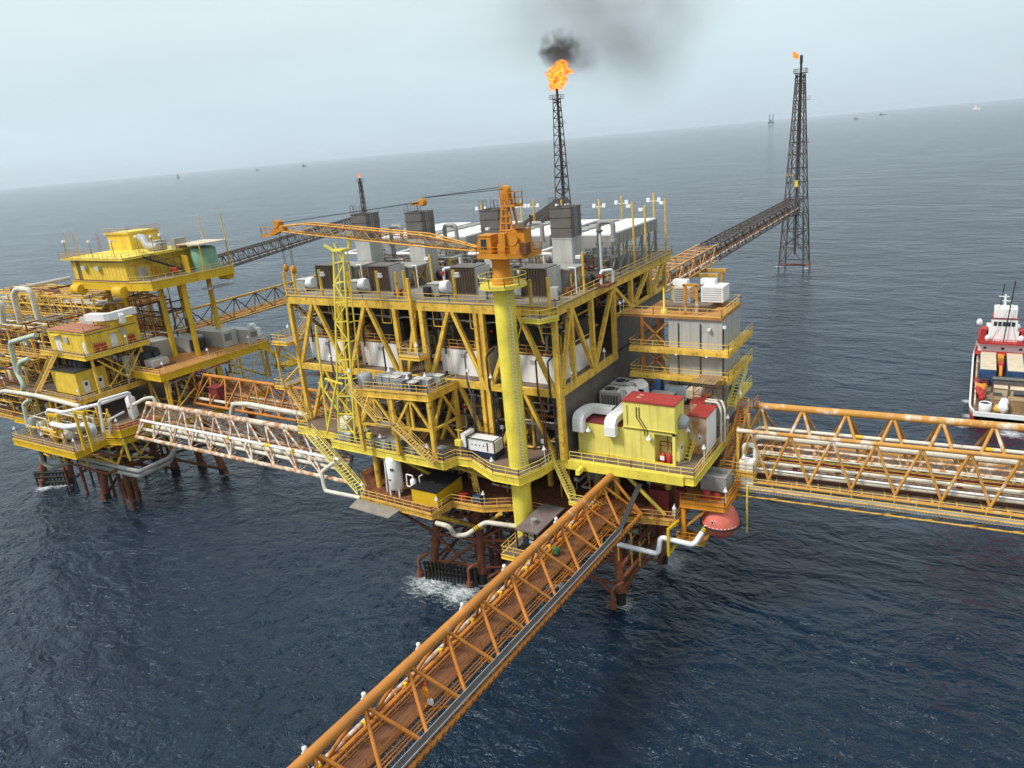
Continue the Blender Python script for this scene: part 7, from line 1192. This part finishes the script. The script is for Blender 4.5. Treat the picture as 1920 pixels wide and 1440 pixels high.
# prominent white and pale green lines, traced where they run
def line(lab, pts, r, ms, nm='white_pipe'): return pipeline(nm, [tuple(p) for p in pts], r, ms, lab)
line('big white U bend rising above the far left pipe rack', [ay(40, 616, 78), ay(25, 553, 78), ay(31, 541, 78.2), ay(57, 544, 79), ay(73, 602, 79)], .62, WPIPE)
line('long white pipe running from the U bend towards the tall columns', [ay(40, 612, 78.6), ay(72, 603, 80), ay(190, 572, 92)], .5, WPIPE)
line('high white pipe running back beside the switchgear house', [ay(32, 541, 80), ay(130, 521, 96)], .42, WPIPE)
line('thick white riser cut by the left edge of the photo', [ay(-8, 570, 76), ay(2, 567, 76), ay(8, 622, 76)], .6, WPIPE)
line('pale green down pipe bending in front of the far left frames', [ay(68, 628, 68), ay(19, 642, 67), ay(32, 698, 67), ay(45, 722, 66.6), ay(42, 738, 66.6)], .48, GPIPE, 'green_pipe')
line('short pale green elbow beside the long green down pipe', [ay(55, 672, 68), ay(36, 680, 67), ay(36, 700, 67)], .42, GPIPE, 'green_pipe')
line('off white pipe running level across the far left frames', [ay(-12, 738, 64.5), ay(10, 733, 64.5), ay(70, 742, 64.6), ay(150, 762, 64.8)], .42, WPIPE)
line('pale green pipe curving down to the front left deck', [ay(56, 749, 64), ay(44, 758, 63.5), ay(53, 800, 63)], .4, GPIPE, 'green_pipe')
line('clean white line over the front left deck', [ay(88, 776, 62), ay(90, 768, 62), ay(119, 773, 62), ay(185, 758, 66), ay(243, 738, 74)], .32, WHITEC)
line('white goal shaped loop right of the front left deck', [ay(195, 810, 65), ay(185, 757, 65.5), ay(187, 751, 65.6), ay(241, 735, 70), ay(251, 786, 70)], .24, WHITEC)
line('thick white elbow ending over the front left deck', [ay(98, 795, 60.5), ay(124, 801, 60.5), ay(160, 796, 61.5), ay(176, 800, 62), ay(172, 818, 62)], .5, WHITEC)
line('short white standpipe on the raised red pan deck', [ay(207, 814, 66), ay(203, 788, 66), ay(232, 772, 70)], .2, WHITEC)
line('white arched pipe above the end of the white bridge', [ay(240, 765, 72), ay(272, 747, 74), ay(288, 745, 75), ay(294, 760, 75)], .34, WPIPE)
line('pale green drain pipe looping below the front left deck', [ay(73, 840, 61), ay(80, 868, 61.5), ay(100, 878, 62.5), ay(135, 865, 66)], .42, GPIPE, 'green_pipe')
for i, dz in enumerate((0, 9)): line(['upper', 'lower'][i] + ' grey pipe of the pair slung below the left platform', [ay(150, 858 + dz, 66), ay(225, 876 + dz, 66), ay(262, 884 + dz, 67), ay(318, 858 + dz, 74), ay(330, 838, 75)], .4, GREYL, 'grey_pipe')
line('grey green riser behind the hanging frame', [ay(202, 830, 68), ay(210, 855, 68), ay(228, 870, 68)], .55, GPIPE, 'green_pipe')
for i, (a, b, lab) in enumerate(((ay(92, 780, 61), ay(108, 838, 60.6), 'yellow pipe support gate on the front left deck, left frame'), (ay(140, 775, 60.8), ay(150, 842, 60.4), 'yellow pipe support gate on the front left deck, right frame'))):
    tag(M().beam(a, Z(a, 15), .4, .4).beam(a + V((1.9, .4, 0)), Z(a + V((1.9, .4, 0)), 15), .4, .4).beam(a + V((-.3, 0, .2)), a + V((2.3, .4, .2)), .45, .45).build('pipe_support', YEL), lab, 'support')
tag(M().lathe(ay(98, 815, 61.5), [(.4, 0), (.75, .2), (.75, 4.8), (.4, 5.0)], 14, (1, .25, 0)).build('pig_receiver', WPIPE), 'fat horizontal off white receiver barrel on the front left deck', 'vessel'); tag(M().lathe((-149.4, 62.4, 15), [(.9, 0), (.95, .2), (.95, 2.8), (.6, 3.3)], 14).build('grey_vessel', GREY), 'grey upright vessel near the left corner of the front left deck', 'vessel')
tag(M().lathe((-137, 74.8, 15), [(.5, 0), (.9, .4), (.9, 4.2), (.4, 4.7)], 16).build('white_vessel', WHITE), 'white upright vessel behind the goal shaped pipe', 'vessel')

# ------------------------------------------------------------------ supply ship
BEFORE = set(bpy.data.objects)
SX, SY0, SY1 = 11.6, 157.5, 232
t = thing('supply_ship', 'red and white offshore supply ship with cargo on its open deck at the right edge', 'ship', (SX, 190, 0))
def hw(y):
    u = (y - SY0) / (SY1 - SY0)
    return 8.6 * (0.86 + .14 * min(1, u / .06)) if u < .62 else 8.6 * max(0.03, 1 - ((u - .62) / .38) ** 2.2)
ys = [SY0 + (SY1 - SY0) * k / 40 for k in range(41)]
def hull(q, z0, z1, ins0, ins1, lift=0):
    vs = []
    for y in ys:
        for s in (-1, 1):
            u = max(0, (y - 205) / 27); vs += [(SX + s * max(.02, hw(y) - ins0), y, z0), (SX + s * max(.02, hw(y) - ins1), y, z1 + lift * u)]
    fs = []
    for k in range(40):
        a = k * 4; fs += [(a, a + 4, a + 5, a + 1), (a + 2, a + 3, a + 7, a + 6)]
    fs += [(0, 1, 3, 2)]
    q.add(vs, fs)
part('hull', RED, t, lambda q: hull(q, -1.0, 4.0, .8, .12, 3.6)); part('bulwark', WRUST, t, lambda q: [hull(q, 4.0, 5.0, .08, .02, 3.6), hull(q, 3.0, 5.0, .35, .3, 3.6)])
part('bulwark_cap', WHITEC, t, lambda q: [q.beam((SX + s * (hw(ys[k]) - .16), ys[k], 5.05 + 3.6 * max(0, (ys[k] - 205) / 27)), (SX + s * (hw(ys[k + 1]) - .16), ys[k + 1], 5.05 + 3.6 * max(0, (ys[k + 1] - 205) / 27)), .5, .14) for k in range(40) for s in (-1, 1)] + [q.beam((SX - hw(SY0), SY0, 4.6), (SX + hw(SY0), SY0, 4.6), .5, .9)])
part('deck', mat('ship_brown_deck', (.22, .16, .11), var=.3, rust=.25), t, lambda q: q.add([(SX + s * (hw(y) - .3), y, 3.45) for y in ys[:28] for s in (-1, 1)], [(k * 2, k * 2 + 1, k * 2 + 3, k * 2 + 2) for k in range(27)])); part('foredeck', RED, t, lambda q: q.add([(SX + s * (hw(y) - .3), y, 6.4) for y in ys[24:] for s in (-1, 1)], [(k * 2, k * 2 + 1, k * 2 + 3, k * 2 + 2) for k in range(16)]))
part('crash_rail', WRUST, t, lambda q: [q.beam((SX + s * (hw(SY0 + 6) - 1.4), SY0 + 6, 5.2), (SX + s * (hw(SY0 + 6) - 1.4), 203, 5.6), .4, .5) for s in (-1, 1)] + [q.beam((SX + s * (8.6 - 1.4), y, 3.4), (SX + s * (8.6 - 1.4), y, 5.2), .35) for y in range(164, 203, 4) for s in (-1, 1)])
sp = part('superstructure', WHITE, t, lambda q: [q.box(SX - 7.2, SX + 7.2, 206, 222, 3.5, 9.4), q.box(SX - 5.2, SX + 5.2, 208, 219, 9.6, 12.2), q.box(SX - 3.9, SX + 3.9, 208, 216, 12.2, 15.6), q.box(SX - 3.5, SX + 3.5, 209, 215, 15.8, 18.4)]); part('red_deck', RED, sp, lambda q: [q.box(SX - 7.6, SX + 7.6, 203.6, 222.4, 9.4, 9.6), q.box(SX - 7.4, SX + 7.4, 204.4, 205.9, 6.4, 6.55)]); part('window', GLASS, sp, lambda q: [q.box(SX - 3.3 + k * 1.35, SX - 2.2 + k * 1.35, 207.94, 208, 13.6, 14.8) for k in range(5)] + [q.box(SX - 5.6 + k * 5.4, SX - 4.7 + k * 5.4, 205.94, 206, 7.0, 7.8) for k in range(3)]); part('trim', DKRED, sp, lambda q: [q.box(SX - 4.1, SX + 4.1, 207.8, 216.2, 15.6, 15.8)])
part('railing', RED, t, lambda q: q.rail([(SX - 7.6, 222, 9.6), (SX - 7.6, 203.6, 9.6), (SX + 7.6, 203.6, 9.6), (SX + 7.6, 222, 9.6)], r=.09)); part('radar_mast', WHITEC, t, lambda q: [q.tube((SX - .4, 212, 18.4), (SX - .6, 212, 23.4), .5, 8, .3), q.beam((SX - 2.6, 212, 22.6), (SX + .6, 212, 22.6), .3), q.beam((SX - 1.4, 211.6, 21), (SX + 1.4, 211.6, 21), .25)]); part('black_mast', BLUED, t, lambda q: [q.tube((SX + .2, 206.4, 9.6), (SX + 1.6, 207, 30), .2, 6), q.tube((SX - 1.8, 214, 18.4), (SX - 1.2, 214, 27), .16, 6)]); part('stay_wire', DARK, t, lambda q: [q.tube((SX - 3.4, 208, 9.7), (SX + .8, 206.6, 20), .05, 4), q.tube((SX + 4, 208, 9.7), (SX + .9, 206.6, 20), .05, 4)])
def ball(q, c, r): q.lathe((c[0], c[1], c[2] - r), [(r * math.sin(math.pi * k / 8), r - r * math.cos(math.pi * k / 8)) for k in range(9)], 12)
part('satellite_dome', WHITEC, t, lambda q: [ball(q, c, r) for c, r in (((SX - 7.6, 214, 13.2), 1.0), ((SX - 5.6, 209, 11.0), .9), ((SX - 4.6, 206.5, 10.5), .95), ((SX + 5.4, 207, 10.6), .95), ((SX - 2.4, 210, 19.2), .7), ((SX + 1.6, 210, 19.4), .6))])
part('funnel', RED, t, lambda q: [q.box(SX - 6.8, SX - 4.6, 208, 212, 9.6, 12.6), q.box(SX + 4.6, SX + 6.8, 208, 212, 9.6, 12.6)])
cgp = 'cargo on the supply ship deck'
for i, (x0_, x1_, lab) in enumerate(((SX - 6.4, SX - 1.6, 'blue shipping container with beige roof on the left of the ship deck'), (SX + 1.4, SX + 6.2, 'blue shipping container with beige roof on the right of the ship deck'))):
    c = thing('shipping_container', lab, 'container', ((x0_ + x1_) / 2, 196, 3.5), cgp); part('body', BLUE, c, lambda q: [q.box(x0_, x1_, 190, 202.4, 3.5, 6.9)]); part('roof', BEIGE, c, lambda q: q.box(x0_ + .1, x1_ - .1, 190.05, 202.3, 6.9, 7.0)); part('end_rib', BLUED, c, lambda q: [q.box(x0_ + .3 + k * .6, x0_ + .4 + k * .6, 189.95, 190, 3.6, 6.8) for k in range(8)])
c = thing('deck_crane', 'orange red deck gear between the blue containers of the ship', 'crane', (SX, 196, 3.5)); part('base', RED, c, lambda q: q.lathe((SX - .2, 196, 3.5), [(1.2, 0), (1.2, 2.5), (.8, 3.2)], 14)); part('jib', CRANE, c, lambda q: [q.beam((SX - .2, 196, 6.2), (SX - .4, 188, 4.6), .9, .7), q.box(SX - 1.2, SX + .6, 198, 201, 5.4, 7.2)])
for i, (x0_, x1_, y0_, y1_, h, ms, lab) in enumerate(((SX - 2.6, SX + 6, 183, 186.4, 2.8, GREYD, 'long dark grey cargo basket across the ship deck'), (SX - 2.2, SX + 1.6, 177, 180.6, 2.2, BEIGE, 'beige crate in front of the dark cargo basket'), (SX + 2.2, SX + 6.4, 176.6, 180.4, 2.2, BEIGE, 'second beige crate to the right of the first'), (SX + 1.4, SX + 5.6, 166, 169.6, 2.4, WOOD, 'brown wooden crate near the ship stern'), (SX - 2.2, SX + .6, 171, 173.6, 1.2, WOOD, 'flat brown pallet stack behind the white sack'))):
    c = thing('cargo_box', lab, 'crate', ((x0_ + x1_) / 2, y0_, 3.5), cgp); part('body', ms, c, lambda q: q.box(x0_, x1_, y0_, y1_, 3.46, 3.5 + h)); part('rim', DARK if ms == GREYD else WOOD, c, lambda q: [q.beam((x0_, y, 3.5 + h), (x1_, y, 3.5 + h), .22) for y in (y0_, y1_)] + [q.beam((x, y0_, 3.5), (x, y0_, 3.5 + h), .2) for x in (x0_, x1_)])
for i, (x0_, y0_, sx_, sy_, h, ms, lab) in enumerate(((-6.6, 187, 3, 2.4, 1.6, DKRED, 'dark red tool box behind the left container end on the ship'), (3.0, 171.5, 3.4, 3.2, 2.4, BLUED, 'navy box in the middle of the ship stern deck'), (-2.2, 174.2, 2.2, 2, 1.4, GREY, 'small grey box before the beige crates on the ship'), (6.2, 163, 1.8, 2.6, 1.8, WOOD, 'narrow wooden crate at the right stern of the ship'), (-4.6, 168, 1.6, 3, 1.0, GREYD, 'low dark skid between tub and red gear on the ship'), (-.6, 187, 2, 2.6, 1.8, CRANE, 'orange box behind the long dark basket on the ship'), (2.6, 187.2, 3, 2.2, 2.0, WHITEC, 'white box behind the long dark basket on the ship'))):
    c = thing('cargo_box', lab, 'crate', (SX + x0_, y0_, 3.5), cgp); part('body', ms, c, lambda q: q.box(SX + x0_, SX + x0_ + sx_, y0_, y0_ + sy_, 3.46, 3.5 + h)); part('rim', DARK, c, lambda q: q.box(SX + x0_ - .08, SX + x0_ + sx_ + .08, y0_ - .08, y0_ + sy_ + .08, 3.5 + h, 3.62 + h))
part('side_rail', WRUST, t, lambda q: q.rail([(SX - hw(205) + .3, 205, 5.6), (SX - hw(212) + .2, 212, 6.4), (SX - hw(220) + .2, 220, 7.6), (SX - hw(227) + .2, 227, 8.4)], h=1.6, r=.1))
c = thing('white_tub', 'round white tub with dark filling near the stern corner', 'tub', (SX - 4.4, 164, 3.5), cgp); part('tub', WHITEC, c, lambda q: q.lathe((SX - 4.4, 164.5, 3.46), [(1.5, 0), (1.7, .3), (1.7, 1.9), (1.45, 2.0), (1.45, 1.7)], 20)); part('filling', BLACK, c, lambda q: q.tube((SX - 4.4, 164.5, 3.5), (SX - 4.4, 164.5, 5.25), 1.42, 18))
blob('white_sack', (SX + .6, 164.6, 4.6), 2.2, WHITEC, 'white bulk sack at the middle of the ship stern', 'sack'); blob('yellow_gear', (SX - 1.2, 164.4, 4.0), 1.2, YEL, 'yellow gear beside the white bulk sack', 'gear')
for i, (x, y) in enumerate(((SX - 6.2, 176), (SX - 5.6, 180), (SX - 6.6, 184), (SX - 5.9, 172))): blob('red_deck_gear', (x, y, 4.4), 1.7, [RED, CRANE, DKRED, RED][i], 'heap of red mooring gear at the left ship rail, %s from the stern' % ORD[[1, 2, 3, 0][i]], 'gear')

def pl(v, tab):
    for (a, b), (c, d) in zip(tab[:-1], tab[1:]):
        if v <= c: return b + (d - b) * (v - a) / (c - a)
    return tab[-1][1] + v - tab[-1][0]
def fit(p): return V((7.35 + (p.x - SX) * .64, pl(p.y, [(150, 153), (157.5, 158.5), (190, 180.6), (203, 195), (208, 198), (222, 208), (232, 222)]), pl(p.z, [(-5, -5), (0, 0), (3.4, 1.5), (5, 3), (7, 5), (9.5, 6.6), (14.2, 10.8), (18.4, 14.1), (30, 21)])))
for o in [x for x in bpy.data.objects if x not in BEFORE]:
    if o.type == 'MESH':
        b_ = WL[o.name].copy(); fb_ = fit(b_)
        for v_ in o.data.vertices: v_.co = fit(v_.co + b_) - fb_
for o in [x for x in bpy.data.objects if x not in BEFORE and x.parent is None]: o.location = fit(WL[o.name])
# ------------------------------------------------------------------ far things on the horizon
def at_d(px, py, dist): d = ray(px, py); return CAM + d * (dist / math.hypot(d.x, d.y))
p = at_d(1446, 222, 8200); p.z = 0
t = thing('jackup_rig', 'faint jack up rig with raised legs on the horizon left of the right flare tower', 'rig', p); FAR = mat('far_grey_steel', (.10, .12, .14), var=.1)
part('leg', FAR, t, lambda q: [q.beam((p.x + a, p.y, 0), (p.x + a, p.y, 105), 7) for a in (-17, 17)]); part('hull', FAR, t, lambda q: [q.box(p.x - 27, p.x + 27, p.y - 20, p.y + 20, 12, 30), q.box(p.x - 10, p.x + 4, p.y - 6, p.y + 6, 30, 52)])
for i, (px, py, w_, h_, dist, lab, ms) in enumerate(((1832, 198, 46, 13, 6500, 'tiny pale ship near the right end of the horizon', WHITE), (1606, 213, 36, 9, 6500, 'tiny red ship on the horizon right of the flare tower', RED), (568, 295, 60, 16, 8200, 'faint cluster of platforms on the horizon left of the middle', FAR), (1655, 207, 70, 12, 8600, 'faint low platform on the horizon at right', FAR), (331, 318, 30, 22, 8200, 'faint platform with a tiny flare on the left horizon', FAR), (480, 303, 50, 10, 8600, 'faint low ship on the left horizon', FAR))):
    p = at_d(px, py, dist); p.z = 0; t = thing('far_ship' if 'ship' in lab else 'far_platform', lab, 'ship' if 'ship' in lab else 'platform', p); part('hull', ms, t, lambda q: q.box(p.x - w_ / 2, p.x + w_ / 2, p.y - 5, p.y + 5, 0, h_ * .6)); part('deckhouse', WHITE if 'pale' in lab else FAR, t, lambda q: q.box(p.x - w_ * .3, p.x - w_ * .05, p.y - 4, p.y + 4, h_ * .6, h_ * 1.7))
p = at_d(333, 312, 8200); flame('tiny flame of the far platform on the left horizon', [((p.x, p.y, 52), (5, 5, 9))], FL2, .3, 2)

# ------------------------------------------------------------------ smoke and air
def smoke(name, lab, c, r, dens, sc_noise, lo, hi, seed, col=(.1, .1, .1), rot=0.0, soft=1.0):
    import bmesh
    bm_ = bmesh.new(); bmesh.ops.create_icosphere(bm_, subdivisions=3, radius=1.0); me = bpy.data.meshes.new(name); bm_.to_mesh(me); bm_.free()
    o = bpy.data.objects.new(name, me); o.location = c; o.scale = r; o.rotation_euler = (0, rot, -YAW * 0 + math.atan2(c[0], c[1]) * -1); COL.objects.link(o)
    ma = bpy.data.materials.new(name); ma.use_nodes = True; nt = ma.node_tree; nt.nodes.clear(); L = nt.links.new
    ou = N(nt, 'ShaderNodeOutputMaterial'); pv = N(nt, 'ShaderNodeVolumePrincipled'); pv.inputs['Color'].default_value = (*col, 1); pv.inputs['Anisotropy'].default_value = .2
    tc = N(nt, 'ShaderNodeTexCoord'); ln = N(nt, 'ShaderNodeVectorMath', operation='LENGTH'); L(tc.outputs['Object'], ln.inputs[0])
    fall = N(nt, 'ShaderNodeMapRange', interpolation_type='SMOOTHSTEP'); fall.inputs[1].default_value = 1.0; fall.inputs[2].default_value = 1 - soft; L(ln.outputs['Value'], fall.inputs[0])
    gg = N(nt, 'ShaderNodeNewGeometry'); nz_ = N(nt, 'ShaderNodeTexNoise'); nz_.inputs['Scale'].default_value = sc_noise; nz_.inputs['Detail'].default_value = 4; nz_.inputs['Roughness'].default_value = .55; nz_.inputs['Distortion'].default_value = .4
    mpn = N(nt, 'ShaderNodeMapping'); mpn.inputs['Location'].default_value = (seed, seed * 2, 0); L(gg.outputs['Position'], mpn.inputs[0]); L(mpn.outputs[0], nz_.inputs[0])
    th = N(nt, 'ShaderNodeMapRange', interpolation_type='SMOOTHSTEP'); th.inputs[1].default_value = lo; th.inputs[2].default_value = hi; L(nz_.outputs[0], th.inputs[0])
    m1 = N(nt, 'ShaderNodeMath', operation='MULTIPLY'); L(fall.outputs[0], m1.inputs[0]); L(th.outputs[0], m1.inputs[1]); m2 = N(nt, 'ShaderNodeMath', operation='MULTIPLY'); L(m1.outputs[0], m2.inputs[0]); m2.inputs[1].default_value = dens
    L(m2.outputs[0], pv.inputs['Density']); L(pv.outputs[0], ou.inputs['Volume']); me.materials.append(ma)
    return tag(o, lab, 'smoke', None, 'stuff')
smoke('smoke', 'knot of black smoke just above the big flare fire', fp(1048, 92), (11.0, 7, 9.0), .9, .2, .40, .62, 3, (.16, .155, .15))
smoke('smoke', 'thin grey smoke trailing right of the black knot', fp(1074, 108), (14, 9, 10), .2, .14, .3, .7, 8, (.40, .39, .38))
smoke('smoke', 'wide pale grey smoke drifting up and right of the flare', fp(1135, 10), (66, 30, 47), .036, .03, .22, .66, 5, (.42, .41, .40))
smoke('smoke', 'grey tail of smoke hanging below the drifting cloud', fp(1205, 84), (29, 18, 31), .04, .05, .26, .7, 9, (.42, .41, .40))
HZ = 4.0e-5
q = M(); B_ = 31000; q.box(-B_, B_, -B_, B_, -1.0, 175.0); hz = q.build('haze', [], base=(0, 0, 0))
ma = bpy.data.materials.new('haze'); ma.use_nodes = True; nt = ma.node_tree; nt.nodes.clear(); ou = N(nt, 'ShaderNodeOutputMaterial'); pv = N(nt, 'ShaderNodeVolumePrincipled'); pv.inputs['Color'].default_value = (.80, .90, .98, 1); pv.inputs['Density'].default_value = HZ; pv.inputs['Anisotropy'].default_value = .1
nt.links.new(pv.outputs[0], ou.inputs['Volume']); hz.data.materials.append(ma); tag(hz, 'thin pale sea haze', 'haze', None, 'stuff')
sc.cycles.volume_bounces = 2
